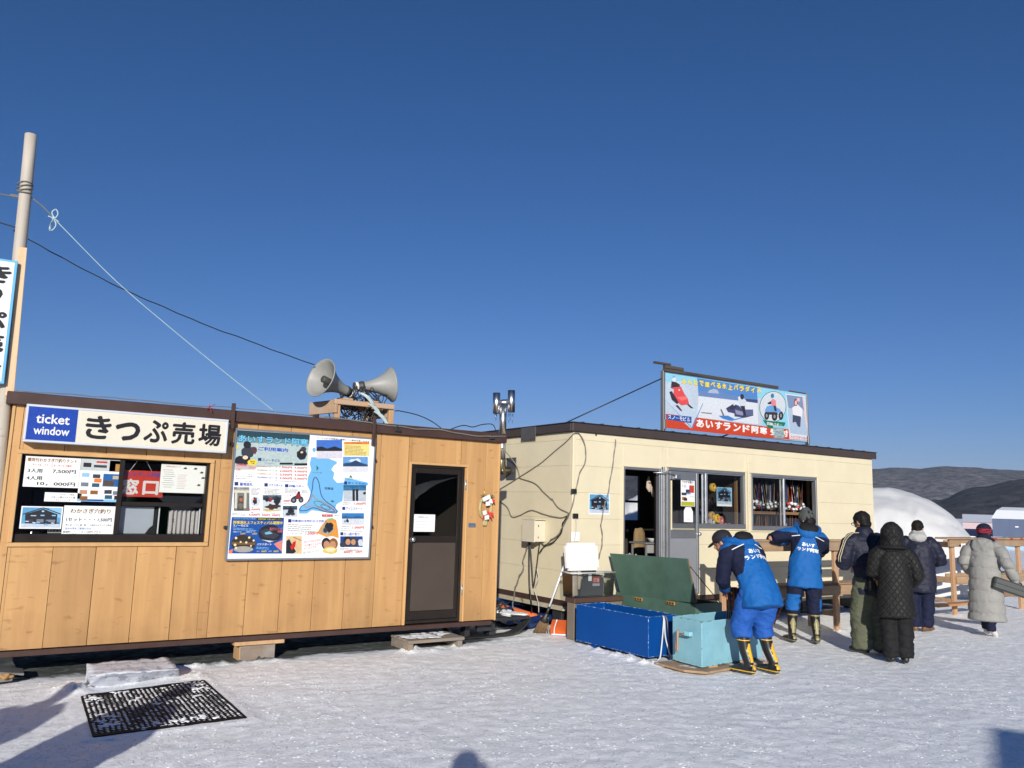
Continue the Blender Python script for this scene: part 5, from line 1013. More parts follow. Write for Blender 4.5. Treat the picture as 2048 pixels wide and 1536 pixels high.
RL = [M('reel_white', (.7, .7, .68), .35), M('reel_black', (.03, .03, .03), .35), M('reel_red', (.45, .04, .03), .35), M('reel_white'), M('reel_silver', (.5, .5, .52), .3, metal=.5)]
names = {0: 'red', 1: 'black', 2: 'white', 3: 'blue', 4: 'orange', 5: 'amber'}; rn = ['white', 'black', 'red', 'white', 'silver']; protos = {}
for i in range(96):
    ci, ri = rnd.choice([0, 1, 1, 1, 2, 5, 5, 5, 3, 1, 4]), rnd.choice([0, 0, 1, 2, 3, 4])
    k = (ci, rn[ri]); lab = '%s ice fishing rod with %s reel standing on the shelf of the second window' % (names[ci], rn[ri])
    if k not in protos: protos[k] = o = make_rod(RC[ci], RL[ri], .58)
    else: o = copy_tree(protos[k])
    o.location = (10.15 + 1.56 * (i + rnd.random() * .9) / 96, 8.675 + rnd.choice((0, .04, .08, .11)), 1.632 + rnd.choice((0, 0, .03, .06, .08))); o.rotation_euler = (R(rnd.uniform(-6, 5)), R(rnd.uniform(-8, 8)), R(rnd.uniform(-50, 50))); o['label'] = lab; o.scale = (1, 1, rnd.uniform(.7, 1.0))
protos = {}
for i in range(26):
    ci = rnd.choice([0, 1, 4, 5, 5, 0]); k = ci
    if k not in protos:
        o = make_rod(RC[ci], RL[1], .45); protos[k] = o; o['group'] = 'fishing rods hanging under the shelf'
    else: o = copy_tree(protos[k])
    o.location = (rnd.uniform(10.55, 11.6), 8.72 + rnd.random() * .06, 1.348); o.rotation_euler = (R(rnd.uniform(-8, 8)), R(rnd.uniform(-12, 12)), 0); o.scale = (1, 1, .5); o['label'] = '%s fishing rod standing under the shelf of the second window' % names[ci]

# roof billboard ------------------------------------------------------------
YS = 8.82; g5 = crop(1280, 710, 5.689, YS)
bb = thing('roof_billboard', (8.6, YS, 2.74), 'weathered billboard of snowmobiles and a quad bike on the cream hut roof', 'billboard')
TL, TR, BL, BR = (g5(*q) for q in ((250, 192), (1875, 440), (300, 838), (1928, 988)))
ux0, ux1, uz1, uz0 = (TL[0] + BL[0]) / 2, (TR[0] + BR[0]) / 2, (TL[1] + TR[1]) / 2, (BL[1] + BR[1]) / 2
GRF = M('grey_galvanised_angle', (.2, .2, .2), .45, metal=.5, var=.15)
part('backing_board', MB().mat(M('dull_back_panel', (.2, .2, .21), .6)).box((ux0, YS + .004, uz0), (ux1, YS + .03, uz1), .002), bb)
for x, w_p in ((ux0 - .03, .045), (ux1 - .005, .03)): part('post', MB().mat(GRF).box((x, YS - .012, CZ1 + .13), (x + w_p, YS + .05, uz1 + .02), .003), bb)
for x in (ux0 - .05, ux1 - .05): part('bracket', MB().mat(GRF).box((x, YS - .06, CZ1 + .151), (x + .1, YS + .09, CZ1 + .165), .003).box((x + .02, YS - .04, uz0 - .03), (x + .06, YS - .013, uz0 + .12), .004), bb)
WDK = wood_mat('black_weathered_board', (.035, .028, .022), (.09, .07, .055), 'X', 1.5, (.02, .015, .01), knots=.4, rough=.85)
part('top_board', MB().mat(WDK).beam((ux0 - .02, YS - .01, uz1 + .028), (ux0 + 2.9 * .915, YS - .01, uz1 + .034), .05, .045).beam((ux0 - .02, YS - .02, uz1 + .077), (ux0 + .38, YS - .015, uz1 + .077), .06, .05).beam((ux0 - .24, YS - .03, uz1 + .118), (ux0 + .1, YS - .025, uz1 + .122), .05, .03).beam((ux1 - .45, YS + .02, uz1 + .012), (ux1 + .01, YS + .02, uz1 + .012), .03, .02), bb)
part('stay_rod', MB().mat(CAB).tube([(ux0 - .02, YS + .03, uz1 - .1), (wx(1195, 848, 7.0).x, YS + .7, CZ1 + .13)], .009, 8), bb); part('stay_rod', MB().mat(CAB).tube([(ux0 + 1.75, YS + .03, uz0 + .1), (ux0 + 1.65, YS + .75, CZ1 + .13)], .012, 8), bb)
sh = wall_sheet(YS - .001, g5); sh.box(ux0 + .015, uz0 + .01, ux1 - .012, uz1 - .008, ink(150, 214, 238), 0)
PB = ink(176, 206, 226); PW = ink(226, 230, 238); PBL = ink(70, 130, 205); PRD = ink(232, 84, 84); POR = ink(214, 74, 40); PDB = ink(70, 74, 110)
sh.poly([(268, 300), (660, 330), (1395, 500), (1390, 800), (640, 712), (290, 668)], ink(196, 210, 224), .5)
sh.poly([(650, 262), (1330, 372), (1338, 545), (665, 465)], ink(86, 140, 205), 1); sh.poly([(665, 420), (760, 400), (835, 385), (905, 400), (1000, 450), (1335, 510), (1338, 545), (665, 465)], ink(110, 140, 190), 1.5); sh.poly([(790, 400), (835, 385), (880, 396), (900, 440), (770, 430)], ink(176, 190, 215), 2)
sh.poly([(1200, 498), (1338, 510), (1338, 548), (1215, 530)], ink(64, 80, 120), 2)
sh.poly([(665, 468), (1338, 548), (1345, 790), (650, 710)], PW, 1.8); sh.poly([(700, 650), (820, 660), (810, 672), (690, 660)], ink(130, 120, 110), 2)
sh.poly([(275, 400), (330, 420), (400, 560), (360, 600), (280, 505)], PBL, 1); sh.poly([(262, 330), (470, 290), (560, 420), (620, 600), (715, 560), (620, 740), (585, 830), (285, 530)], ink(200, 216, 232), 1.2)
sh.poly([(284, 512), (290, 515), (596, 830), (588, 832)], PBL, 2); sh.poly([(712, 548), (718, 552), (596, 836), (588, 830)], PBL, 2)
# red snowmobile
sh.poly([(385, 360), (470, 375), (505, 440), (545, 500), (558, 560), (470, 575), (410, 530), (380, 440)], PRD, 3); sh.poly([(358, 300), (410, 310), (450, 335), (460, 390), (400, 400), (350, 375)], ink(60, 52, 60), 3.4); sh.poly([(355, 370), (470, 360), (480, 425), (420, 420)], PRD, 3.8); sh.blob(388, 280, 22, 26, PW, 4); sh.blob(385, 250, 14, 14, ink(120, 160, 200), 3.9)
sh.poly([(332, 420), (360, 410), (440, 540), (420, 560), (360, 510)], ink(60, 50, 60), 3.5); sh.poly([(400, 575), (430, 570), (480, 635), (455, 632)], ink(70, 56, 66), 3.6); sh.poly([(530, 560), (555, 560), (610, 608), (575, 606)], ink(70, 56, 66), 3.6); sh.poly([(455, 632), (480, 635), (470, 642)], PRD, 4); sh.poly([(420, 480), (520, 470), (545, 500), (470, 520)], ink(246, 120, 118), 4); sh.blob(445, 398, 9, 9, PW, 4.4)
# dark snowmobile
sh.poly([(975, 610), (1060, 555), (1120, 575), (1190, 640), (1280, 650), (1290, 690), (1190, 715), (1080, 700), (1010, 665)], PDB, 3); sh.poly([(985, 600), (1060, 560), (1100, 590), (1050, 625)], ink(60, 56, 84), 3.4); sh.poly([(1000, 650), (1070, 665), (1075, 692), (1015, 690)], PW, 3.8); sh.poly([(1080, 620), (1180, 650), (1170, 690), (1090, 672)], ink(150, 150, 180), 3.6); sh.blob(1070, 566, 10, 9, PW, 4)
sh.poly([(1115, 510), (1165, 480), (1205, 520), (1200, 590), (1140, 590)], ink(214, 220, 232), 3.8); sh.blob(1160, 475, 22, 32, ink(56, 52, 64), 4.2); sh.blob(1130, 490, 16, 20, PW, 4); sh.poly([(1135, 580), (1190, 580), (1205, 690), (1175, 690), (1165, 620)], ink(50, 46, 66), 4); sh.poly([(1195, 620), (1285, 620), (1288, 690), (1200, 690)], ink(96, 104, 140), 3.5)
sh.poly([(890, 690), (1000, 690), (1100, 740), (1020, 748), (940, 725)], PBL, 2.6); sh.poly([(1010, 745), (1190, 700), (1180, 715), (1040, 752)], ink(90, 150, 215), 3)
sh.poly([(912, 620), (925, 612), (960, 690), (940, 690)], ink(120, 110, 110), 3.2)
# quad bike oval
sh.blob(1510, 590, 152, 178, ink(28, 110, 90), 2, n=40, a=.15); sh.blob(1510, 590, 146, 172, ink(214, 222, 230), 2.5, n=40, a=.15)
for x, y, rx, ry in ((1440, 690, 28, 48), (1530, 700, 32, 50), (1602, 690, 28, 50)): sh.blob(x, y, rx, ry, ink(46, 40, 44), 3.2); sh.blob(x, y, rx * .4, ry * .45, ink(150, 150, 156), 3.6)
sh.poly([(1415, 640), (1440, 585), (1500, 570), (1560, 600), (1600, 620), (1595, 660), (1520, 650), (1440, 650)], ink(110, 165, 220), 3.8); sh.poly([(1450, 650), (1560, 650), (1570, 680), (1460, 680)], ink(60, 50, 50), 3.4); sh.poly([(1480, 530), (1510, 495), (1545, 520), (1548, 590), (1500, 575)], ink(236, 140, 150), 4.2); sh.blob(1505, 465, 20, 26, ink(60, 130, 170), 4.6); sh.poly([(1448, 545), (1490, 525), (1495, 560), (1455, 560)], ink(50, 46, 60), 4.5); sh.poly([(1515, 575), (1545, 580), (1555, 640), (1530, 640)], ink(60, 56, 70), 4.4)
# right-hand photograph
sh.poly([(1655, 440), (1875, 470), (1918, 975), (1700, 955)], PW, 2); sh.poly([(1665, 452), (1865, 480), (1908, 915), (1705, 890)], ink(180, 200, 222), 2.5); sh.poly([(1665, 452), (1865, 480), (1880, 640), (1690, 600)], ink(130, 150, 185), 3); sh.poly([(1845, 480), (1865, 482), (1905, 880), (1880, 760)], ink(240, 200, 200), 3.2)
sh.poly([(1730, 600), (1790, 560), (1850, 620), (1840, 720), (1740, 690)], ink(238, 236, 240), 3.6); sh.blob(1772, 540, 22, 42, ink(120, 60, 70), 3.8); sh.blob(1772, 545, 14, 28, ink(244, 190, 180), 4.2); sh.blob(1800, 510, 20, 22, ink(240, 190, 195), 4); sh.poly([(1735, 680), (1830, 700), (1822, 820), (1795, 815), (1770, 760), (1735, 770)], ink(70, 76, 100), 4)
# lower band
sh.poly([(290, 668), (650, 712), (1500, 822), (1900, 870), (1905, 975), (1700, 962), (1000, 905), (300, 828)], POR, .8)
sh.poly([(300, 830), (588, 832), (420, 700), (292, 672)], POR, 1.6); sh.poly([(500, 770), (590, 770), (600, 835), (570, 830)], ink(190, 208, 228), 1.8)
sh.poly([(305, 678), (585, 702), (585, 775), (310, 735)], ink(36, 86, 170), 4)
def tilt(s_, x0, y0, x1, y1, m, l=5, bold=.03):
    if s_ == 'ー': y0, y1 = y0 + (y1 - y0) * .4, y0 + (y1 - y0) * .58
    a, c = g5(x0, y0), g5(x1, y1); sh.fit(s_, a[0], c[1], c[0], a[1], m, l, bold)
for i, c in enumerate('スノーモビル'): tilt(c, 318 + i * 43, 684 + i * 5, 354 + i * 43, 728 + i * 6.5, C_WHT, 5, .02)
WAR = 'あいすランド阿寒受付'
xs_ = [640, 745, 850, 945, 1060, 1165, 1265, 1360, 1480, 1600]
for i, c in enumerate(WAR):
    x = xs_[i]; y = 728 + (x - 640) * .123; tilt(c, x, y, x + 86, y + 100 - (x - 640) * .012, C_WHT, 4, .045)
sh.poly([(1512, 820), (1630, 832), (1640, 950), (1520, 940)], ink(150, 172, 176), 5.4)
rn_ = random.Random(5)
for i in range(26): x, y = rn_.uniform(1515, 1615), rn_.uniform(830, 925); sh.rect(x, y, x + 18, y + 14, (ink(196, 208, 208), ink(130, 150, 158), ink(170, 190, 190))[i % 3], 5.6 + i * .02)
YEL = ink(250, 240, 60); SH_ = ink(230, 130, 30)
for i, c in enumerate('みんなで遊べる氷上パラダイス'):
    x = 475 + i * 65.5; y = 262 + (x - 475) * .125; w__ = 50 if c not in 'イ' else 42
    y += (5, -4, 3, 0)[i % 4]; tilt(c, x - 2, y + 3, x + w__ + 3, y + 72, SH_, 5, .05); tilt(c, x, y + 1, x + w__, y + 68, YEL, 5.6, .03)
sh.poly([(1395, 740), (1655, 768), (1640, 810), (1430, 790)], ink(24, 120, 90), 4); sh.poly([(1430, 790), (1512, 800), (1512, 838), (1460, 830)], ink(24, 120, 90), 3.8)
for i, c in enumerate('四輪バギー'): tilt(c, 1442 + i * 36, 762 + i * 4, 1474 + i * 36, 800 + i * 4, C_WHT, 5, .02)
for i, c in enumerate('わかさぎ穴釣り'): tilt(c, 1712 + i * 29, 910 + i * 4, 1738 + i * 29, 952 + i * 4, ink(226, 120, 130), 4, .02)
sh.done('billboard_print', bb)

# flue pipe between the huts ---------------------------------------------------
fp = thing('flue_pipe', (6.3, 9.7, 2.1), 'polished steel stove pipe with H shaped head between the two huts', 'flue')
XP, YP = None, None
p_el = wx(1018, 931, XC0 - .02); YP = p_el.y; p = wy(1003, 930, YP); XP = p.x
z1 = wy(999, 806, YP).z; zt = wy(1016, 770, YP).z
ST = M('galvanised_flue', (.42, .43, .44), .3, metal=.9, var=.15, vs=18); STO = M('heat_stained_elbow', (.2, .17, .12), .28, metal=.9, var=.2)
b = MB().mat(STO).tube(spl([(XC0 - .02, YP, 2.115), (XC0 - .12, YP, 2.11), (XP + .02, YP, 2.13), (XP, YP, 2.2), (XP, YP, 2.27)], 8), .062, 20); part('elbow', b, fp)
b = MB().mat(ST).tube([(XP, YP, 2.27), (XP, YP, 2.62)], .052, 20).lathe([(.052, 2.6), (.062, 2.605), (.062, 2.64), (.056, 2.645)], (XP, YP, 0), (0, 0, 1), 20); b.mat(CHROME).tube([(XP, YP, 2.63), (XP, YP, z1)], .054, 20); part('pipe_shaft', b, fp)
ax = (rgt - Vector((0, 0, rgt.z))).normalized(); dx = .103
L_, R_ = Vector((XP, YP, z1)) - ax * dx, Vector((XP, YP, z1)) + ax * dx * 1.15
b = MB().mat(CHROME).tube([L_ + Vector((0, 0, 0)), R_ + Vector((0, 0, .02))], .05, 20); part('cross_tee', b, fp)
tl = Vector((-.02, 0, 1)).normalized()
for c, hz in ((L_, .155), (R_ + Vector((0, 0, .035)), .165)): part('vent_tube', MB().mat(CHROME).lathe([(.05, -hz), (.055, -hz), (.055, hz), (.05, hz), (.05, -hz)], c, tl, 22), fp)
ICE = glass_mat('ice', (.86, .9, .93), .8, .15)
for c in (L_, R_):
    for k in range(3):
        q = c + Vector((rnd.uniform(-.035, .035), rnd.uniform(-.04, .03), -.152)); ln = rnd.uniform(.06, .16); tag(mesh_obj('icicle', MB().mat(ICE).tube([q, q - Vector((0, 0, ln * .5)), q - Vector((0, 0, ln))], [.011, .008, .001], 6)), 'icicles hanging below the %s tube of the flue head' % ('nearer the ticket hut' if c is L_ else 'nearer the cream hut'), 'icicle', 'icicles on the flue head')
vent_y0, vent_y1 = wx(1033, 925, XC0).y, wx(1014, 925, XC0).y
single('vent_plate', MB().mat(M('grey_vent_plate', (.09, .09, .095), .5, metal=.3, var=.15)).box((XC0 - .012, vent_y0, 1.98), (XC0 - .0005, vent_y1, 2.31), .003), 'dark grey plate on the cream side wall where the flue enters', 'plate')
# electric box and its cables on the side wall -----------------------------------
ys_ = wx(1091, 1060, XC0).y; xf = wy(1070, 1060, ys_).x; yl = wx(1046, 1060, xf).y; zt_, zb_ = wx(1060, 1041, xf).z, wx(1060, 1083, xf).z
eb = thing('electric_box', (XC0, ys_, zb_), 'cream steel electric box fixed to the shaded end wall of the cream hut', 'electric box')
EBM = M('pale_cream_box', (.58, .53, .41), .45, var=.05)
part('case', MB().mat(EBM).box((xf, ys_, zb_), (XC0 - .0005, yl, zt_), .006), eb); part('cover', MB().mat(EBM).box((xf - .014, ys_ - .008, zb_ - .006), (xf - .0005, yl + .008, zt_ + .008), .004), eb); part('rain_lip', MB().mat(EBM).box((xf - .02, ys_ - .012, zt_ + .009), (XC0 - .0005, yl + .012, zt_ + .02), .003), eb)
part('latch', MB().mat(BLACKM).box((xf + .05, ys_ - .006, zb_ + .2), (xf + .062, ys_ - .0005, zb_ + .23), .002).box((xf + .05, ys_ - .006, zb_ + .05), (xf + .062, ys_ - .0005, zb_ + .07), .002), eb)
def S9(x, y): return (960 + x / 8.533, 830 + y / 8.533)
def S4(x, y): return (780 + x / 3.84, 900 + y / 3.84)
def onside(pts, off=.012): return [wx(x, y, XC0 - off) for x, y in pts]
cable('wall_cable', onside([S9(1600, 320), S9(1430, 490), S9(1250, 640), S9(1040, 820), S9(830, 960), S9(680, 1055), S9(480, 1180), S9(250, 1320)]), .007, CABG, 'grey cable running diagonally down the cream end wall from the roof corner', wob=.004)
cable('wall_cable', [wy(1004, 895, YP - .06), wx(1031, 928, XC0 - .05)] + onside([S9(675, 1040), S9(680, 1080), S9(930, 1165), S9(1090, 1320), S9(1230, 1450), S4(1245, 375), S4(1290, 440), S4(1365, 480)]), .007, CABG, 'cable leaving the flue and wandering right across the cream end wall', wob=.004)
cable('wall_cable', onside([S4(815, 398), S4(860, 405), S4(905, 445), S4(935, 512), S4(990, 505), S4(1070, 465), S4(1120, 472), S4(1200, 500), S4(1310, 520), S4(1370, 500)]), .008, CABG, 'cable waving across the middle of the cream end wall', wob=.005)
cable('corner_cable', [wy(*S9(1600, 320), YC - .02), wy(*S9(1690, 315), YC - .02), wy(*S9(1800, 560), YC - .02), wy(*S9(1790, 800), YC - .02), wy(*S4(1450, 200), YC - .02), wy(*S4(1425, 320), YC - .02), wy(*S4(1385, 470), YC - .03)] + onside([S4(1340, 560), S4(1300, 640), S4(1240, 690), S4(1190, 730), S4(1160, 712)], .03), .006, CABG, 'pair of dark cables dropping round the cream hut corner into the electric box', pair=.010)
cable('corner_cable', [wy(*S4(1425, 510), YC - .02), wy(*S4(1430, 590), YC - .02), wy(*S4(1418, 700), YC - .02), wy(*S4(1412, 780), YC - .03)], .006, CABW, 'short pale cable hanging from the lower black clip at the cream corner', wob=.006)
cable('corner_cable', onside([S4(1370, 490), S4(1330, 560), S4(1310, 640), S4(1260, 700), S4(1180, 745), S4(1140, 800)], .035), .0055, CAB, 'dark cable looping under the electric box from the wall corner', pair=.012)
for (x, y) in ((1408, 319), (1420, 508)): p = wy(*S4(x, y), YC - .006); b = MB().mat(BLACK).box((p.x - .045, YC - .03, p.z - .03), (p.x + .045, YC - .0045, p.z + .035), .006); single('cable_clip', b, 'black cable clip on the cream corner, %s' % ('the upper one' if y < 400 else 'the lower one with the knotted cables'), 'clip', 'black clips on the cream corner')
cable('ground_cable', onside([S4(1068, 705), S4(1068, 900), S4(1072, 1050), S4(1085, 1180)], .08) + [gx(*S4(1085, 1250), .12), gx(*S4(1050, 1295), .02), gx(*S4(1000, 1310), .02)], .011, CAB, 'thick black cable falling from the electric box to the snow')
cable('ground_cable', onside([S4(1075, 705), S4(1090, 900), S4(1102, 1040), S4(1125, 900), S4(1140, 780), S4(1150, 710)], .09), .010, CAB, 'thick black cable hanging in a narrow V below the electric box')
cable('ground_cable', onside([S4(1060, 712), S4(1050, 760), S4(1025, 830), S4(1020, 910), S4(985, 985), S4(965, 1060), S4(945, 1160), S4(940, 1215)], .05), .006, CABG, 'thin cable hanging crookedly left of the electric box', pair=.012, wob=.008)
cable('ground_cable', onside([S4(1150, 712), S4(1130, 900), S4(1140, 985), S4(1110, 1070), S4(1125, 1120), S4(1142, 1180), S4(1143, 1250)], .07), .006, CABW, 'thin pale cable hanging crookedly right of the electric box', wob=.008)
cable('wall_cable', [wy(1231, 880, YC - .012), wy(1229, 905, YC - .012), wy(1222, 950, YC - .012), wy(1216, 985, YC - .012), wy(1205, 1030, YC - .02), wy(1202, 1052, YC - .02), wy(1205, 1075, YC - .02), wy(1203, 1095, YC - .03), wy(1198, 1117, YC - .04)], .006, CABG, 'grey cable wandering down the cream front over the house photograph', wob=.004, pair=.01)
p = wy(1167, 872, YC); single('wall_hole_plug', MB().mat(BLACK).lathe([(0, -.004), (.014, -.003), (.016, 0)], (wy(1192, 870, YC).x, YC - .0005, wy(1192, 870, YC).z), (0, 1, 0), 14), 'small black plug high on the cream front near the corner', 'plug')

# ================================================================== things on the snow
DIRTW = wood_mat('dirty_plank', (.14, .10, .07), (.26, .20, .15), 'X', 1.5, (.05, .03, .02), knots=.4, rough=.85, grey=(.3, .29, .28))
wb = thing('timber_block', (2.36, YF + .03, 0), 'squared timber block under the ticket hut beam with pale end grain', 'block')
part('block_body', MB().mat(DIRTW).box((2.372, YF + .035, -.01), (2.72, YF + .26, .152), .006), wb); part('end_grain', MB().mat(WOODP).box((2.362, YF + .04, .0), (2.3715, YF + .255, .148), .002), wb)
single('packing_plank', MB().mat(WOODP).box((2.30, YF + .0, .153), (2.80, YF + .17, .19), .004), 'pale sawn plank lying on the timber block under the hut beam', 'plank')
pal = thing('wooden_step', (4.15, 8.1, 0), 'low weathered wooden pallet step in the snow before the brown door', 'step')
for i in range(4): part('slat', MB().mat(WOODG).box((4.10, 8.13 + i * .115, .098), (4.80, 8.13 + i * .115 + .107, .122), .004).wobble(.003, 9), pal)
for x in (4.11, 4.73): part('bearer', MB().mat(WOODG).box((x, 8.14, .0), (x + .06, 8.58, .097), .004), pal)
part('front_rail', MB().mat(WOODG).box((4.10, 8.112, .088), (4.80, 8.1295, .121), .003), pal)
SN2 = M('loose_snow', (.84, .85, .87), .6, var=.06, vs=14, bump=.5, bs=45, bump2=.4, bs2=12)
b = MB().mat(SN2)
for k in range(38):
    x, y = 4.16 + .58 * rnd.random(), 8.2 + .34 * rnd.random() ** .7; b.ell((x, y, .122), (rnd.uniform(.03, .09), rnd.uniform(.015, .045), rnd.uniform(.002, .006)), None, 10, 5)
tag(mesh_obj('snow_crust', b), 'crust of trodden snow lying on the wooden pallet step', 'snow', None, 'stuff')
# grey board and scraps at the far end of the hut
single('grey_sheet', MB().mat(M('grey_wet_board', (.16, .16, .16), .5, var=.2)).box((-.3, 8.30, .10), (.52, 8.55, .118), .003, Matrix.Rotation(R(8), 3, 'Y')), 'grey board lying under the window end of the ticket hut', 'board')
single('scrap_plank', MB().mat(DIRTW).beam((-.25, 8.12, .03), (.42, 8.28, .035), .10, .03), 'dirty plank on the ice at the window end of the hut', 'plank')
b = MB().mat(M('ochre_foam', (.34, .2, .08), .9, var=.3)); b.ell((.37, 8.2, .07), (.04, .03, .025)).ell((.41, 8.22, .065), (.03, .03, .02)).wobble(.012, 30); single('foam_scrap', b, 'small ochre lump of foam on the dirty plank', 'scrap')
# ice block step
b = MB().mat(M('ice_block', (.60, .62, .68), .45, var=.2, vs=6, col2=(.26, .28, .34), c2s=11, c2t=.52, c2w=.1, bump=.4, bs=30, bump2=.6, bs2=7))
tq = [gx(178, 1351, .125), gx(356, 1338, .105), gx(334, 1313, .135), gx(173, 1327, .14)]; bq = [gx(184, 1379, -.02), gx(362, 1353, -.02)]; bq += [Vector((tq[2].x, tq[2].y, -.02)), Vector((tq[3].x, tq[3].y, -.02))]
for f in ([0, 1, 2, 3], ): b.quad([tq[i] for i in f]); b.quad([bq[i] for i in f[::-1]])
for i in range(4): b.quad([bq[i], bq[(i + 1) % 4], tq[(i + 1) % 4], tq[i]])
bmesh.ops.remove_doubles(b.bm, verts=b.bm.verts[:], dist=.001)
bmesh.ops.subdivide_edges(b.bm, edges=b.bm.edges[:], cuts=14, use_grid_fill=True)
for v in b.bm.verts:
    n = noise.noise_vector(v.co * 7) * .016 + noise.noise_vector(v.co * 24) * .009; v.co += n
    if v.co.z > .10: v.co.z += .008 * noise.noise(v.co * 14)
for f in b.bm.faces: f.smooth = True
single('ice_step', b, 'block of cloudy ice used as a step below the ticket window', 'step')
# rubber mat on the snow -------------------------------------------------------------
mc = [Vector((.884, 7.50, 0)), Vector((1.86, 7.66, 0)), Vector((1.845, 6.26, 0)), Vector((.836, 6.24, 0))]     # far left, far right, near right, near left
def mp_(u, v, z=.0035): return (mc[0] * (1 - u) + mc[1] * u) * (1 - v) + (mc[3] * (1 - u) + mc[2] * u) * v + Vector((0, 0, z + .002 * noise.noise((u * 5, v * 5, 2))))
b = MB().mat(M('black_mat_rubber', (.004, .004, .0045), .75, var=.2, spec=.15)); NR, NC = 31, 27
def strip(pts, w, h):
    pts = [Vector(p) for p in pts]; out = []
    for i, p in enumerate(pts):
        t = (pts[min(i + 1, len(pts) - 1)] - pts[max(i - 1, 0)]); t.z = 0; t.normalize(); s_ = Vector((-t.y, t.x, 0)) * w / 2; hz = Vector((0, 0, h))
        out.append([p - s_ - hz, p + s_ - hz, p + s_ + hz * .3, p - s_ + hz * .3])
    b.rings(out, True, False)
for j in range(NR):      # wavy bars running across
    v = (j + .5) / NR; strip([mp_(i / (NC * 2), v + (.0052 if i % 2 else -.0052)) for i in range(NC * 2 + 1)], .0105, .003)
for i in range(NC + 1):
    u_ = i / NC; strip([mp_(u_ + (.004 if j % 2 else -.004), j / (NR / 2)) for j in range(NR // 2 + 1)], .0120, .004)
for e in ([(0, t / 20) for t in range(21)], [(1, t / 20) for t in range(21)]): strip([mp_(*p) for p in e], .016, .007)
for vv in (.008, .985): strip([mp_(t / 20, vv) + Vector((0, .02 * noise.noise((t * .4, vv * 9, 0)), 0)) for t in range(21)], .05, .008)
single('rubber_mat', b, 'black open mesh rubber mat with snow showing through on the ground', 'mat')
b = MB().mat(SN2)
for k in range(1100):
    u_, v_ = rnd.random(), rnd.random()
    if noise.noise((u_ * 4, v_ * 5, 9)) < -.25: continue
    u_, v_ = (int(u_ * NC) + .5) / NC, (int(v_ * NR) + .0) / NR; b.ell(mp_(u_, v_, .000), (.014, rnd.uniform(.016, .024), rnd.uniform(.003, .007)), None, 6, 4)
for k in range(420):
    u_, v_ = rnd.random(), rnd.random()
    if noise.noise((u_ * 5, v_ * 6, 4)) < .2: continue
    b.ell(mp_(u_, v_, .002), (rnd.uniform(.012, .035), rnd.uniform(.012, .03), rnd.uniform(.004, .009)), None, 7, 4)
tag(mesh_obj('snow_in_mat', b), 'snow packed in the openings of the black rubber mat', 'snow', None, 'stuff')

# ---- black ski runner under the hut end
sk = thing('sled_skid', (5.3, 8.6, 0), 'black steel ski runner sticking out below the end of the ticket hut', 'skid')
b = MB().mat(BLACKM); prof = [(4.75, .225), (4.95, .03), (5.15, .012), (5.62, .012), (5.80, .03), (5.93, .09), (6.03, .19)]
pr = spl([(x, 8.56, z) for x, z in prof], 5); out = []
for i, p in enumerate(pr):
    t = (pr[min(i + 1, len(pr) - 1)] - pr[max(i - 1, 0)]).normalized(); n_ = Vector((-t.z, 0, t.x)); out.append([p, p + Vector((0, .16, 0)), p + Vector((0, .16, 0)) + n_ * .014, p + n_ * .014])
b.rings(out, True, False); part('runner', b, sk)
b = MB().mat(BLACKM).box((4.8, 8.57, .195), (6.02, 8.585, .235), .003).box((4.8, 8.70, .195), (6.02, 8.715, .235), .003).box((5.08, 8.585, .03), (5.15, 8.70, .195), .004).box((5.42, 8.565, .03), (5.50, 8.72, .19), .004); part('side_rail', b, sk)
part('deck', MB().mat(BLACKM).box((5.36, 8.586, .236), (6.0, 9.5, .246), .002).box((5.4, 9.5, .20), (6.02, 9.54, .245), .002), sk)
b = MB().mat(BLACKM).prism([(5.20, 8.50, .10), (5.42, 8.50, .10), (5.42, 8.50, .235), (5.20, 8.50, .235)], (0, .05, 0)).beam((5.26, 8.49, .24), (5.44, 8.49, .11), .012, .02); part('gusset', b, sk)
b = MB().mat(BLACKM)
for x, y in ((5.48, 8.72), (5.56, 8.95), (5.62, 8.8), (5.74, 8.86), (5.84, 9.05)): b.tube(spl([(x, y, .25), (x + .02, y, .33), (x + .09, y + .02, .345), (x + .13, y + .02, .29)], 4), .012, 6)
b.box((5.42, 8.8, .247), (5.6, 8.92, .34), .004); b.ell((5.5, 9.1, .3), (.09, .1, .05)); part('hook', b, sk)
b = MB().mat(SN2)
for k in range(34): b.ell((rnd.uniform(5.6, 5.97), rnd.uniform(8.62, 9.4), .249), (rnd.uniform(.04, .09), rnd.uniform(.05, .12), rnd.uniform(.006, .016)), None, 10, 6)
tag(mesh_obj('snow_on_skid', b), 'white snow lying on the deck of the black skid', 'snow', None, 'stuff')
# ---- orange pole, tarpaulin, scoop, broom
OR_ = M('faded_orange_plastic', (.55, .13, .04), .45, var=.15, col2=(.6, .3, .2), c2s=9, c2t=.66)
a_, c_ = gx(985, 1208, .12), gx(1092, 1240, .06)
single('orange_pole', MB().mat(OR_).tube([a_ + (a_ - c_) * .35, a_, c_], .045, 14), 'faded orange round pole lying on the ground behind the ski runner', 'pole')
b = MB().mat(M('blue_tarpaulin', (.012, .045, .17), .4, var=.2, bump=.2, bs=30)); NX, NY = 26, 36
rows = []
for j in range(NY + 1):
    r_ = []
    for i in range(NX + 1):
        x, y = 6.05 + 1.5 * i / NX, 8.95 + 2.1 * j / NY; z = .05 + .09 * noise.fractal((x * 2.6, y * 2.6, 4), 1, 2, 4) + (.10 if i > 9 else 0) * min(1, (i - 9) / 6)
        r_.append(Vector((x, y, max(.015, z))))
    rows.append(r_)
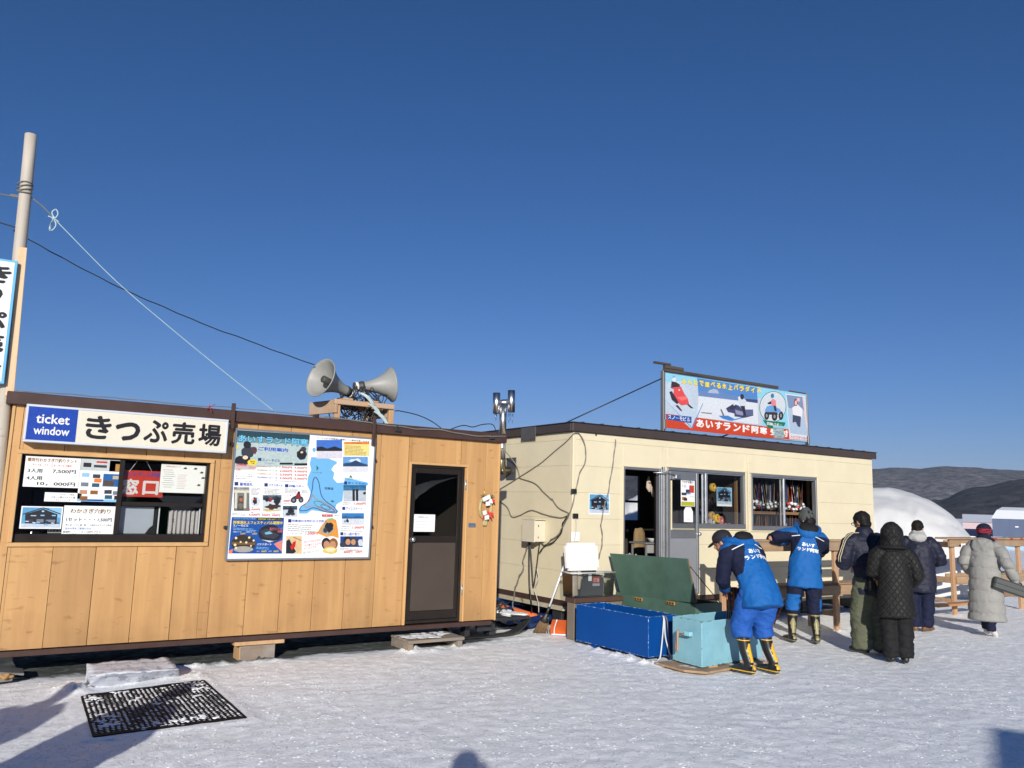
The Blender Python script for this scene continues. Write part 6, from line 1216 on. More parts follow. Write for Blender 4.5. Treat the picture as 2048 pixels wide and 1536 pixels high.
b.rings(rows, False, True, False); b.rings([[p - Vector((0, 0, .006)) for p in r] for r in rows], False, True, False); single('blue_tarpaulin', b, 'crumpled dark blue tarpaulin spread under the cream hut end', 'tarpaulin')
b = MB().mat(M('red_orange_tub', (.30, .035, .015), .5, var=.2)).loft([((6.0, 10.35, .02), .22, .3), ((6.0, 10.35, .26), .28, .36)], (1, 0, 0)); single('red_tub', b, 'dull red tub half hidden behind the corner of the wood clad hut', 'tub')
sc = thing('snow_scoop', (6.45, 8.3, 0), 'bright orange plastic snow scoop with white rim next to the broom', 'scoop')
ORB = M('bright_orange_plastic', (.50, .085, .01), .4, var=.2, col2=(.3, .06, .02), c2s=9, c2t=.6)
fl, fr_ = gx(1098, 1270, .0), gx(1150, 1272, .0); b = MB().mat(ORB); rows = []
for j in range(9):
    t = j / 8; zz = .20 * t; push = .10 * math.cos(t * 1.8)
    rows.append([fl + (fr_ - fl) * (.16 - .16 * t + i / 8 * (1 - .0 + .16 * (t - 1))) + Vector((.0, push - .05, zz)) + Vector((0, -.03 * math.cos((i / 8 - .5) * 3), 0)) for i in range(9)])
b.rings(rows, False, True, False); b.rings([[p + Vector((.0, .008, 0)) for p in r] for r in rows], False, True, False); part('blade', b, sc)
b = MB().mat(WHITEF).tube([rows[0][i] + Vector((0, -.006, .006)) for i in range(9)], .009, 6).tube([rows[j][1] + Vector((0, -.008, 0)) for j in range(9)], .007, 6); part('rim', b, sc)
b = MB().mat(M('scoop_side', (.38, .05, .008), .4)).prism([rows[0][8], rows[8][8], rows[8][8] + Vector((.12, .14, -.02)), rows[0][8] + Vector((.12, .14, 0))], (0, .006, 0)); part('side_wall', b, sc)
br = thing('broom', gx(1082, 1266), 'brown bristle broom with long white handle leaning beside the chest', 'broom')
p0 = gx(1080, 1266, .0); p0 = Vector((p0.x, p0.y, 0)); top = wy(1133, 1118, 8.40); hb = wy(1100, 1215, (p0.y + (8.40 - p0.y) * .2)); hb = p0 + (top - p0) * .215
dirb = (top - p0).normalized()
part('handle', MB().mat(WHITEF).tube([hb + dirb * .10, top], .0125, 10), br); part('ferrule', MB().mat(BLACKM).tube([hb + dirb * .03, hb + dirb * .14], .0165, 10), br)
side = Vector((rgt.x, rgt.y, 0)).normalized(); BRI = M('brown_bristle', (.17, .10, .05), .85, var=.35, vs=60); b = MB().mat(BRI)
for k in range(150):
    u_ = rnd.uniform(-1, 1); e = p0 + side * u_ * .085 + Vector((0, rnd.uniform(-.03, .03), rnd.uniform(.0, .012))); s_ = hb - dirb * .0 + side * u_ * .032 + Vector((0, rnd.uniform(-.02, .02), 0)); b.tube([s_, s_ * .5 + e * .5 + side * u_ * .006, e], .0042, 4)
part('bristle', b, br); b = MB().mat(BLACK).loft([(hb - dirb * .06, .06, .032), (hb - dirb * .02, .046, .03), (hb + dirb * .04, .026, .022)], side); part('binding', b, br)

# ---- stand with boxes at the hut corner
stn = thing('corner_bench', (6.3, 8.0, 0), 'brown topped low bench carrying plastic boxes at the cream hut corner', 'bench')
bxl = wy(1150, 1195, 8.02).x
part('bench_top', MB().mat(M('brown_bench_top', (.075, .04, .028), .6, var=.2)).box((bxl - .02, 8.0, .44), (bxl + .78, 8.2, .50), .006).wobble(.004, 5), stn); part('side_panel', MB().mat(M('drab_cloth_panel', (.17, .14, .11), .8, var=.15)).box((bxl - .012, 8.02, .0), (bxl + .01, 8.16, .439), .003), stn); part('front_panel', MB().mat(M('drab_cloth_panel')).box((bxl + .012, 8.03, .0), (bxl + .738, 8.045, .439), .003), stn); part('side_panel', MB().mat(M('drab_cloth_panel')).box((bxl + .74, 8.02, 0), (bxl + .765, 8.16, .439), .003), stn)
CLR = glass_mat('clear_plastic', (.86, .88, .88), .8, .12)
px0, px1 = wy(1140, 1170, 8.06).x, wy(1226, 1170, 8.06).x
cb = thing('plastic_bin', (px0, 8.06, .50), 'clear plastic storage bin standing on the corner bench', 'bin')
b = MB().mat(CLR); L0, L1, Y0, Y1 = px0 + .02, px1 - .02, 8.03, 8.22
for pl_ in ([(L0, Y0, .505), (L1, Y0, .505), (L1 + .015, Y0 - .01, .80), (L0 - .015, Y0 - .01, .80)], [(L0, Y1, .505), (L1, Y1, .505), (L1 + .015, Y1 + .01, .80), (L0 - .015, Y1 + .01, .80)], [(L0, Y0, .505), (L0, Y1, .505), (L0 - .015, Y1 + .01, .80), (L0 - .015, Y0 - .01, .80)], [(L1, Y0, .505), (L1, Y1, .505), (L1 + .015, Y1 + .01, .80), (L1 + .015, Y0 - .01, .80)], [(L0, Y0, .505), (L1, Y0, .505), (L1, Y1, .505), (L0, Y1, .505)]): b.quad(pl_)
part('bin_body', b, cb); b = MB().mat(M('frosted_rim', (.5, .52, .52), .4)); b.tube([(L0 - .02, Y0 - .015, .80), (L1 + .02, Y0 - .015, .80), (L1 + .02, Y1 + .015, .80), (L0 - .02, Y1 + .015, .80), (L0 - .02, Y0 - .015, .80)], .008, 6); part('rim', b, cb)
tk = thing('grey_tank', (px0 + .33, 8.2, .506), 'dark grey tank with labels inside the clear plastic bin', 'tank')
part('tank_body', MB().mat(M('dark_grey_plastic', (.085, .09, .10), .4)).prism([(px0 + .22, 8.13, .507), (px0 + .60, 8.13, .507), (px0 + .60, 8.13, .72), (px0 + .53, 8.13, .765), (px0 + .34, 8.13, .765), (px0 + .24, 8.13, .64)], (0, .07, 0)), tk)
sh = wall_sheet(8.128); sh.box(px0 + .345, .69, px0 + .40, .77, WHITEP, 0).box(px0 + .415, .66, px0 + .535, .74, ink(190, 90, 80), 0).box(px0 + .415, .625, px0 + .535, .657, ink(180, 190, 205), 0); sh.fit('灯油', px0 + .43, .675, px0 + .52, .725, C_WHT, 1); sh.done('tank_label', tk)
b = MB().mat(M('beige_rag', (.42, .36, .29), .9, var=.15, bump=.3, bs=20)).loft([((px0 + .12, 8.12, .53), .05, .03), ((px0 + .11, 8.12, .65), .05, .03), ((px0 + .10, 8.11, .80), .06, .03)], (1, 0, 0)).loft([((px0 + .2, 8.13, .60), .02, .02), ((px0 + .2, 8.12, .80), .03, .02)], (1, 0, 0)).wobble(.012, 14); single('beige_rag', b, 'beige rag hanging inside the clear bin', 'rag')
ld_ = thing('cooler_lid', (px0 - .02, 8.05, .81), 'white ribbed box lid standing upright on the clear bin against the wall', 'lid')
la, lb_ = wy(1137, 1140, 8.12), wy(1201, 1140, 8.12); lt = wy(1131, 1086, 8.2).z
LB0, LB1, LZB, LZT = la.x, lb_.x, .815, lt
WL = M('white_cooler_plastic', (.78, .75, .72), .4, var=.03)
rotl = Matrix.Rotation(R(-9), 3, 'X'); cc = Vector(((LB0 + LB1) / 2, 8.19, (LZB + LZT) / 2)); hv = Vector(((LB1 - LB0) / 2, .02, (LZT - LZB) / 2))
b = MB().mat(WL).box(cc - hv, cc + hv, .0, rotl); bmesh.ops.bevel(b.bm, geom=[e for e in b.bm.edges if abs((rotl.inverted() @ (e.verts[0].co - e.verts[1].co)).y) > .01], offset=.035, segments=4, affect='EDGES'); part('lid_panel', b, ld_)
b = MB().mat(WL)
for k in range(7):
    u_ = -.17 + k * .057
    for z0_, z1_ in (((-.13, .13),) if k in (0, 6) else ((-.13, -.07), (.04, .13))):
        o1, o2 = cc + rotl @ Vector((u_, -.022, z0_)), cc + rotl @ Vector((u_, -.022, z1_)); b.tube([o1, o2], .009, 6)
b.tube([cc + rotl @ Vector((.085 * math.cos(t), -.021, -.01 + .075 * math.sin(t))) for t in [math.pi + i * math.pi / 12 for i in range(13)]], .007, 6)
part('rib', b, ld_)
single('paper_scrap', MB().mat(WHITEP).box((LB0 + .28, YC - .012, 1.17), (LB0 + .42, YC - .009, 1.29), 0), 'blank white paper on the cream wall above the box lid', 'paper')

# ---- chests ----------------------------------------------------------------
def chest(name, pts, z0, z1, wall_t, mat, inner, label, rim=None):
    """open box on a four-cornered plan"""
    r_ = thing(name, pts[0] + Vector((0, 0, z0)), label, 'chest'); c = sum(pts, Vector()) / 4
    ins = [p + (c - p).normalized() * wall_t * 1.5 for p in pts]; b = MB().mat(mat); n = 4
    Z0, Z1 = Vector((0, 0, z0)), Vector((0, 0, z1))
    for i in range(4):
        j = (i + 1) % 4; b.mat(mat); b.quad([pts[i] + Z0, pts[j] + Z0, pts[j] + Z1, pts[i] + Z1]); b.quad([pts[i] + Z1, pts[j] + Z1, ins[j] + Z1, ins[i] + Z1]); b.mat(inner); b.quad([ins[i] + Z1, ins[j] + Z1, ins[j] + Z0 + Vector((0, 0, .03)), ins[i] + Z0 + Vector((0, 0, .03))])
    b.quad([p + Z0 + Vector((0, 0, .03)) for p in ins]); b.mat(mat).quad([p + Z0 for p in pts])
    bmesh.ops.remove_doubles(b.bm, verts=b.bm.verts[:], dist=.0005); b.mat(rim or mat); bmesh.ops.bevel(b.bm, geom=b.bm.edges[:], offset=.0055, segments=2, affect='EDGES', profile=.5, material=b.cur)
    part('chest_body', b, r_); return r_
BLUEP = M('deep_blue_gloss_paint', (.0006, .052, .235), .5, var=.05, vs=3, spec=.2, bump=.05, bs=40, bump2=.08, bs2=6, col2=(.004, .03, .12), c2s=22, c2t=.69, c2w=.03)
CHIP = M('chipped_blue_edge', (.004, .07, .27), .5, col2=(.34, .42, .52), c2s=22, c2t=.51, c2w=.04)
V3 = lambda x, y: Vector((x, y, 0))
bc = chest('blue_chest', [V3(6.20, 6.60), V3(6.66, 6.63), V3(6.62, 7.86), V3(6.17, 7.82)], .04, .462, .025, BLUEP, BLUEP, 'deep blue painted open wooden chest, the longest of the three', CHIP)
for y in (6.85, 7.5): part('bearer', MB().mat(BLUEP).box((6.21, y, -.01), (6.63, y + .1, .039), .003), bc)
TEALP = M('pale_turquoise_paint', (.21, .43, .51), .5, var=.14, vs=4, col2=(.09, .22, .25), c2s=26, c2t=.64, c2w=.05, bump=.1, bs=50, bump2=.1, bs2=6)
tc_ = chest('turquoise_chest', [V3(6.30, 5.925), V3(7.36, 6.05), V3(7.36, 6.48), V3(6.325, 6.365)], .05, .495, .022, TEALP, TEALP, 'pale turquoise painted open chest in front of the bending man', M('chipped_turquoise_edge', (.24, .5, .58), .6, col2=(.12, .11, .09), c2s=19, c2t=.52, c2w=.04))
b = MB().mat(M('turquoise_block', (.22, .5, .58), .5)).box((6.225, 6.02, .34), (6.272, 6.10, .385), .004); b.mat(BRN_ := M('rope_brown', (.35, .24, .17), .8, var=.2)).tube([(6.255, 6.02, .35), (6.235, 6.17, .345)], .011, 8); part('handle', b, tc_)
b = MB().mat(BRN_).tube(spl([(6.25, 6.20, .38), (6.225, 6.19, .36), (6.22, 6.185, .22), (6.225, 6.20, .17), (6.23, 6.215, .22), (6.235, 6.2, .36)], 5), .012, 6); single('rope_loop', b, 'short pale rope loop hanging on the end of the turquoise chest', 'rope')
b = MB().mat(M('dirty_plywood', (.34, .22, .13), .8, var=.25, col2=(.7, .7, .7), c2s=5, c2t=.55)).prism([(6.12, 6.42, .012), (6.1, 5.98, .012), (6.24, 5.80, .012), (7.3, 5.92, .012), (7.4, 6.4, .012)], (0, 0, .022)); single('plywood_sheet', b, 'dirty plywood sheet in the snow under the turquoise chest', 'board')
for k, (x, y) in enumerate(((6.42, 5.93), (6.95, 6.0))): single('wood_chock', MB().mat(WOODP).box((x, y, .034), (x + .12, y + .07, .049), .003), 'small wood chock under the turquoise chest, %s' % ('at the corner with the rope' if k == 0 else 'near the black boots'), 'chock', 'chocks under the turquoise chest')
GRNP = M('worn_dark_green_paint', (.066, .130, .100), .5, var=.18, vs=5, col2=(.09, .16, .125), c2s=6, c2t=.58, c2w=.2, bump=.15, bs=40, bump2=.45, bs2=7)
hA, hB = wx(1241, 1189, 7.22), wx(1391, 1207, 7.22)
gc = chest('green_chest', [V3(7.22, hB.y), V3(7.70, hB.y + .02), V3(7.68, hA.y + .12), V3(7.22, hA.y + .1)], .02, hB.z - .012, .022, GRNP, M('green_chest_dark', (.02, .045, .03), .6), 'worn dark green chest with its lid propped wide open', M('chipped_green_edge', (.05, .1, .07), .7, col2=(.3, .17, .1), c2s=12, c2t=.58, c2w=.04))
tA, tB = wx(1219, 1107, 7.12), wx(1375, 1118, 7.12)
b = MB().mat(GRNP); d_ = Vector((.022, 0, .004)); n_ = MB(); b.prism([hA, hB, tB, tA], d_); bmesh.ops.bevel(b.bm, geom=b.bm.edges[:], offset=.004, segments=2, affect='EDGES'); part('lid', b, gc)
b = MB().mat(M('bare_chipped_wood', (.3, .17, .1), .8, var=.3))
b.beam(hB + Vector((.012, -.002, .02)), tB + Vector((.012, -.002, -.01)), .024, .007, (1, 0, 0), .001)
part('lid_edge', b, gc)
BRASS = M('brass_hinge', (.45, .24, .07), .45, metal=.4, var=.2)
for t in (.27, .70):
    p = hA.lerp(hB, t); b = MB().mat(BRASS).box(p + Vector((-.018, -.07, -.05)), p + Vector((-.002, .07, -.008)), .003).mat(BLACK)
    for k in range(3): b.tube([p + Vector((-.022, -.045 + .045 * k, -.03)), p + Vector((-.0175, -.045 + .045 * k, -.03))], .011, 8)
    part('hinge', b, gc)
cable('lid_chain', [tB + Vector((.03, -.005, -.08)), tB.lerp(Vector((7.66, hB.y, hB.z - .02)), .5) + Vector((0, 0, -.03)), Vector((7.66, hB.y, hB.z - .02))], .006, M('rusty_chain', (.10, .06, .045), .6, metal=.4), 'thin rusty chain holding the open green lid', 'chain')
b = MB().mat(M('pale_rope', (.55, .58, .6), .8, var=.1))
b.tube(spl([(6.43, 6.62, .46), (6.415, 6.588, .43), (6.385, 6.58, .22), (6.35, 6.575, .04), (6.30, 6.56, .012)], 6), .0085, 6).tube(spl([(6.43, 6.62, .46), (6.425, 6.588, .42), (6.43, 6.58, .25), (6.48, 6.58, .10), (6.53, 6.59, .01)], 6), .0085, 6).mat(CABG).tube(spl([(6.45, 6.62, .46), (6.465, 6.59, .42), (6.485, 6.585, .22), (6.50, 6.585, .03)], 6), .007, 6)
single('white_rope', b, 'pale rope hanging over the end of the blue chest', 'rope')

# ---- rail racks ---------------------------------------------------------------
REDC = M('red_tape_edge', (.42, .045, .025), .6, var=.3); BLUC = M('blue_chipped_paint', (.03, .12, .2), .6, var=.3)
def rack(x0, x1, posts, y, label, zt=1.245, dy=.42):
    r_ = thing('rail_rack', (x0, y, 0), label, 'rack', 'wooden rail racks in front of the cream hut')
    for x in posts:
        part('post', MB().mat(wood_mat('rack_post_wood', (.34, .19, .10), (.50, .31, .18), 'Z', 1.5, (.12, .06, .03), knots=.5, rough=.75)).box((x - .045, y + .03, -.02), (x + .045, y + .085, zt - .012), .005), r_); part('post', MB().mat(MATS['rack_post_wood']).box((x - .09, y + dy, -.02), (x - .0, y + dy + .05, zt - .05), .005), r_)
        part('tie_bar', MB().mat(WOODR).box((x - .044, y + .09, .20), (x + .0, y + dy - .003, .265), .004), r_); part('tie_bar', MB().mat(WOODR).box((x - .044, y + .09, zt - .15), (x + .0, y + dy - .003, zt - .06), .004), r_); part('tie_bar', MB().mat(WOODR).box((x - .044, y + .09, .52), (x - .0, y + dy - .003, .62), .004), r_)
    part('rail', MB().mat(WOODR).box((x0 + .15, y - .02, zt - .135), (x1, y + .027, zt - .013), .006).wobble(.004, 4), r_); part('rail', MB().mat(WOODR).box((x0 + .35, y - .012, .50), (x1, y + .027, .635), .006).wobble(.004, 4), r_)
    part('rail', MB().mat(WOODR).box((x0 + .9, y + dy + .052, zt - .16), (x1, y + dy + .09, zt - .05), .006), r_); part('rail', MB().mat(WOODR).box((x0 + .9, y + dy + .052, .53), (x1, y + dy + .09, .63), .006), r_)
    return r_
ra = rack(8.10, 12.25, (8.42, 10.25, 12.0), 7.05, 'weathered wooden rail rack the grey capped man leans on')
part('top_board', MB().mat(WOODR).box((8.10, 7.02, 1.236), (10.53, 7.20, 1.262), .004).wobble(.003, 5), ra)
b = MB().mat(REDC)
for k in range(26): x = 8.9 + .95 * rnd.random(); b.box((x, 7.008, 1.234), (x + rnd.uniform(.04, .16), 7.0195, 1.262 + rnd.uniform(-.004, .004)), .001)
b.mat(BLUC).box((10.30, 7.008, 1.236), (10.536, 7.0195, 1.266), .002); part('board_edge', b, ra)
part('shelf_board', MB().mat(WOODR).box((8.5, 7.08, .637), (12.2, 7.36, .66), .004), ra)
b = MB().mat(M('red_brown_stick', (.3, .10, .05), .6)).tube([(9.05, 7.3, .02), (9.30, 7.2, .5)], .012, 6).tube([(9.0, 7.32, .3), (8.9, 7.3, .02)], .01, 6).tube([(8.88, 7.3, .24), (9.02, 7.28, .52)], .014, 6); single('loose_sticks', b, 'thin red brown sticks leaning under the rack beside the grey capped man', 'sticks')
rb = rack(13.62, 19.0, (13.95, 16.25, 18.4), 7.36, 'weathered wooden rail rack behind the woman in the long grey coat', 1.262)
part('top_board', MB().mat(WOODR).box((13.62, 7.30, 1.253), (19.0, 7.52, 1.285), .004).wobble(.003, 5), rb)
b = MB().mat(REDC)
for k in range(16): x = 14.1 + 3.6 * rnd.random(); b.box((x, 7.288, 1.257), (x + rnd.uniform(.05, .2), 7.2995, 1.287), .001)
part('board_edge', b, rb)
part('shelf_board', MB().mat(wood_mat('orange_board', (.38, .17, .06), (.5, .25, .10), 'X', 1.4, (.2, .1, .04), knots=.3)).box((12.9, 7.12, .20), (14.75, 7.31, .235), .004), rb)
g12 = crop(1850, 1050, 7.68, 7.30); u = bx(540, 285, 720, 365, g12)
sh = wall_sheet(7.285); sh.box(*u, WHITEP, 0); sh.fit('ご自由に', u[0] + .02, u[1] + .01, u[2] - .02, u[3] - .02, C_PNK, 1, .03); tag(sh.done('rail_notice'), 'white slip with pink lettering hanging on the rack beside the grey coat', 'notice')
p = wy(1995, 1108, 7.30); single('pale_tin', MB().mat(M('pale_green_tin', (.5, .55, .42), .5)).box((p.x - .1, 7.22, p.z - .07), (p.x + .1, 7.285, p.z + .07), .01), 'pale green box fixed to the rack behind the grey coat', 'box')

# ================================================================== tents and far buildings
TENT = M('white_tent_sheet', (.60, .60, .60), .55, var=.05, vs=2, bump2=1., bs2=2.2, bump=.4, bs=7, stretch=(1, 1, 1.6))
def dome(c, rx, ry, h, back, label, rz=0.):
    """tunnel tent with a rounded end: soft sheet sagging between its hoops"""
    b = MB().mat(TENT); rows = []; NU, NV = 100, 76
    for j in range(NV + 1):
        t = j / NV; y = -ry + (ry + back) * t; k = math.sqrt(max(0.0, 1 - (min(0, y) / ry) ** 2)) if y < 0 else 1.; k = max(k, .02); k = k ** .8; r_ = []
        for i in range(NU + 1):
            a = math.pi * i / NU; x = -math.cos(a) * rx * (.35 + .65 * k if y < 0 else 1); z = (math.sin(a) ** .8) * h * k
            n = noise.fractal((x * 1.1 + c[0], y * 1.1, z * 1.6), 1, 2.1, 5) * .03 + .012 * math.sin(y * 3.2 + z) * math.sin(a) + .032 * (1 - abs(noise.noise((x * 1.3 + y * .8, y * .7 + z, z * 1.9)))) ** 7 - .045 * (1 - abs(noise.noise((x * .9 - z * .9 + 7, y * .9, z * 2.4 + x)))) ** 9
            v = Vector((x, y - n * 1.2, max(0, z + n * .9))); v = Matrix.Rotation(rz, 3, 'Z') @ v; r_.append(Vector(c) + v)
        rows.append(r_)
    b.rings(rows, False, True, False); b.rings([[p - Vector((0, 0, .02)) for p in r] for r in rows], False, True, False)
    return single('dome_tent', b, label, 'tent', 'white tunnel tents behind the huts')
td = ray(1800, 1000); td = Vector((td.x, td.y, 0)).normalized()
dome(Vector((15.1, 10.3, 0)) + td * 3.0 + Vector((td.y, -td.x, 0)) * .62, 2.15, 2.6, 2.24, 9, 'white tunnel tent rising past the end of the cream hut', math.atan2(td.y, td.x) - math.pi / 2)
td2 = ray(1335, 1000); td2 = Vector((td2.x, td2.y, 0)).normalized()
dome(td2 * 20.5, 1.75, 1.2, 2.1, 8, 'white tunnel tent seen through the open door of the cream hut', math.atan2(td2.y, td2.x) - math.pi / 2)
bs_ = gx(2012, 1075, 0); 
bsd = thing('far_shed', (62, 27, 0), 'dark blue far shed with white snowy roof across the ice', 'shed')
f0 = gx(1984, 1070) ; d0 = ray(1984, 1040); d0 = Vector((d0.x, d0.y, 0)).normalized() * 62; e0 = Vector((r0.x, r0.y, 0)).normalized()
SHB = M('slate_blue_sheeting', (.06, .085, .15), .6, var=.2, vs=.6, stretch=(1, 1, .2)); SHW = M('snowy_roof', (.72, .74, .78), .6, var=.04)
dep = Vector((d0.x, d0.y, 0)).normalized()
def pr(u_, v_, z): return d0 + e0 * u_ + dep * v_ + Vector((0, 0, z))
b = MB().mat(SHB).prism([pr(0, 0, -.1), pr(9, 0, -.1), pr(9, 0, 1.62), pr(0, 0, 1.62)], dep * 5); part('wall', b, bsd)
b = MB().mat(SHW).prism([pr(-.05, -.1, 1.63), pr(-.05, 5.1, 1.63), pr(.35, 4.0, 2.2), pr(.75, 2.5, 2.42), pr(.35, 1.0, 2.2)], e0 * 9.2); part('roof', b, bsd)
b = MB().mat(WHITEP)
for u_ in (1.5, 2.75, 4.2): b.prism([pr(u_, -.02, 1.1), pr(u_ + .22, -.02, 1.1), pr(u_ + .22, -.02, 1.16), pr(u_, -.02, 1.16)], dep * .01)
part('label_plate', b, bsd)
gh = thing('far_greenhouse', (60, 28, 0), 'long low pale structure with pinkish front beyond the tent', 'greenhouse')
d1_ = ray(1925, 1040); d1_ = Vector((d1_.x, d1_.y, 0)).normalized() * 70; dp1 = d1_.normalized()
b = MB().mat(M('pinkish_film', (.5, .38, .4), .6, var=.06)).prism([d1_, d1_ + e0 * 4.5, d1_ + e0 * 4.5 + Vector((0, 0, 1.3)), d1_ + Vector((0, 0, 1.3))], dp1 * 3); part('wall', b, gh)
b = MB().mat(M('pale_roof_film', (.45, .48, .55), .5, var=.05)).prism([d1_ - dp1 * .1 + Vector((0, 0, 1.305)), d1_ + dp1 * 3.1 + Vector((0, 0, 1.305)), d1_ + dp1 * 1.5 + Vector((0, 0, 1.9))], e0 * 4.5); part('roof', b, gh)
bn = thing('snow_fence', (58, 26, 0), 'low pale blue fence sheet along the ice before the far shed', 'fence')
d2_ = ray(1940, 1040); d2_ = Vector((d2_.x, d2_.y, 0)).normalized() * 50
b = MB().mat(M('pale_blue_sheet', (.25, .38, .52), .6, var=.15)).prism([d2_, d2_ + e0 * 12, d2_ + e0 * 12 + Vector((0, 0, .62)), d2_ + Vector((0, 0, .62))], dep * .05); part('sheet', b, bn)
b = MB().mat(SN2)
for k in range(60): q = d2_ + e0 * 12 * rnd.random() + Vector((0, 0, .62)); b.ell(q, (.25, .12, .05), None, 8, 5)
part('snow_cap', b, bn)
# behind the photographer: a grey shed and a tent that throw the shadow and the reflections
sh_ = thing('grey_shed', (2.6, -4.0, 0), 'plain grey flat roofed shed standing behind the photographer', 'shed')
SG = M('grey_shed_siding', (.3, .31, .32), .5, var=.05)
hsh = 2.7; cn = Vector((6.86, 3.40, 0)) - Vector((math.cos(SUN_AZ), math.sin(SUN_AZ), 0)) * (hsh / math.tan(SUN_EL))
su, sv = Vector((math.cos(R(206)), math.sin(R(206)), 0)), Vector((math.cos(R(296)), math.sin(R(296)), 0)); Zs = lambda z: Vector((0, 0, z))
part('wall', MB().mat(SG).prism([cn + su * a + sv * c for a, c in ((.1, .1), (3.4, .1), (3.4, 3.0), (.1, 3.0))], Zs(hsh - .14)), sh_); part('roof', MB().mat(BROWN).prism([cn + su * a + sv * c + Zs(hsh - .138) for a, c in ((0, 0), (3.5, 0), (3.5, 3.1), (0, 3.1))], Zs(.138)), sh_); part('door', MB().mat(GREYM).prism([cn + su * a + sv * c + Zs(.1) for a, c in ((1.2, .06), (1.95, .06), (1.95, .098), (1.2, .098))], Zs(1.9)), sh_)

# ================================================================== people
def fuse(mb, voxel, smooth=4, mats=None, pick=None, disp=None):
    """grow overlapping rounded pieces into one continuous skin"""
    me = bpy.data.meshes.new('tmp'); bmesh.ops.recalc_face_normals(mb.bm, faces=mb.bm.faces[:]); mb.bm.to_mesh(me); mb.bm.free()
    o = bpy.data.objects.new('tmp', me); COL.objects.link(o)
    m = o.modifiers.new('r', 'REMESH'); m.mode = 'VOXEL'; m.voxel_size = voxel
    if smooth: m = o.modifiers.new('s', 'SMOOTH'); m.factor = .5; m.iterations = smooth
    out = bpy.data.meshes.new_from_object(o.evaluated_get(bpy.context.evaluated_depsgraph_get())); bpy.data.objects.remove(o); bpy.data.meshes.remove(me)
    if disp:
        ns = [v.normal.copy() for v in out.vertices]
        for v, n in zip(out.vertices, ns): v.co = v.co + n * disp(v.co, n)
    out.materials.clear()
    for q in mats or []: out.materials.append(q)
    if pick:
        for p in out.polygons: p.material_index = pick(p.center, p.normal)
    out.polygons.foreach_set('use_smooth', [True] * len(out.polygons)); out.update()
    return out
def put(name, me, parent):
    me.name = name; o = bpy.data.objects.new(name, me); COL.objects.link(o); o.parent = parent; LOC[o.name] = Vector((0, 0, 0)); return o
def folds(amp, sc=9., st=1.): return lambda co, n: amp * (noise.noise(Vector((co.x * sc, co.y * sc, co.z * sc * st))) + .5 * noise.noise(Vector((co.x * sc * 2.3 + 5, co.y * sc * 2.3, co.z * sc * 2.3 * st))))
def seg_d(p, a, b):
    ab = b - a; t = max(0, min(1, (p - a).dot(ab) / ab.length_squared)); return (p - (a + ab * t)).length, t
SKIN = M('skin', (.40, .21, .13), .5, var=.08)
HAIRB = M('black_hair', (.008, .007, .007), .6, var=.3, vs=60, spec=.2)
def fab(name, col, rough=.75, **k): return M(name, col, rough, var=k.pop('var', .08), vs=k.pop('vs', 7), bump=k.pop('bump', .12), bs=k.pop('bs', 160), spec=.25, **k)
BLUJ = fab('blue_jacket_cloth', (.006, .098, .33), .7, bump2=.25, bs2=9); NAVY = fab('navy_cloth', (.007, .010, .032), .8); BLUT = fab('bright_blue_trouser_cloth', (.014, .082, .335), .7, bump2=.6, bs2=11)
BLKC = fab('black_cloth', (.010, .010, .011), .8); OLIVE = fab('olive_trouser_cloth', (.095, .10, .065), .8, bump2=.3, bs2=8); NVJ = fab('navy_quilted_coat', (.012, .014, .030), .6, bump2=.3, bs2=7); GRYH = fab('grey_hood_cloth', (.36, .36, .35), .8)
GRYC = fab('pale_grey_down_coat', (.255, .25, .235), .6, bump2=.3, bs2=14); KNIT = fab('grey_knit', (.075, .08, .078), .9, bump=.4, bs=220); CAPD = fab('dark_navy_cap', (.018, .016, .022), .8); WHT = M('reflective_white', (.8, .8, .8), .4)
BOOTB = M('black_rubber_boot', (.012, .012, .013), .35, var=.2); BYEL = M('yellow_boot_trim', (.72, .40, .02), .4); BOLV = M('olive_boot_trim', (.23, .20, .085), .45); SHOEW = M('white_trainer', (.62, .6, .58), .5); SHOEB = M('brown_shoe', (.16, .075, .03), .5, var=.2); SHOEK = M('black_shoe', (.012, .012, .013), .45)
def quilt(name, col, period, thick=.09):
    m = fab(name, col, .62, bump=.08); t = m.node_tree; p = t.nodes['Principled BSDF']
    tc = nd(t, 'ShaderNodeTexCoord'); sx = nd(t, 'ShaderNodeSeparateXYZ'); t.links.new(tc.outputs['Object'], sx.inputs[0]); hs = []
    for sg in (1, -1):
        a = nd(t, 'ShaderNodeMath', operation='MULTIPLY_ADD'); a.inputs[1].default_value = sg * .8; t.links.new(sx.outputs[2], a.inputs[0]); t.links.new(sx.outputs[0], a.inputs[2])
        d = nd(t, 'ShaderNodeMath', operation='PINGPONG'); d.inputs[1].default_value = period / 2; t.links.new(a.outputs[0], d.inputs[0])
        q = nd(t, 'ShaderNodeMapRange'); q.inputs[2].default_value = period * .16; q.interpolation_type = 'SMOOTHSTEP'; t.links.new(d.outputs[0], q.inputs[0]); hs.append(q.outputs[0])
    mu = nd(t, 'ShaderNodeMath', operation='MULTIPLY'); t.links.new(hs[0], mu.inputs[0]); t.links.new(hs[1], mu.inputs[1])
    b_ = nd(t, 'ShaderNodeBump'); b_.inputs['Strength'].default_value = .55; b_.inputs['Distance'].default_value = .012; t.links.new(mu.outputs[0], b_.inputs['Height'])
    old = p.inputs['Normal'].links[0].from_socket; t.links.new(old, b_.inputs['Normal']); t.links.new(b_.outputs[0], p.inputs['Normal']); return m
QUILT = quilt('black_quilted_cloth', (.011, .0105, .0105), .066)

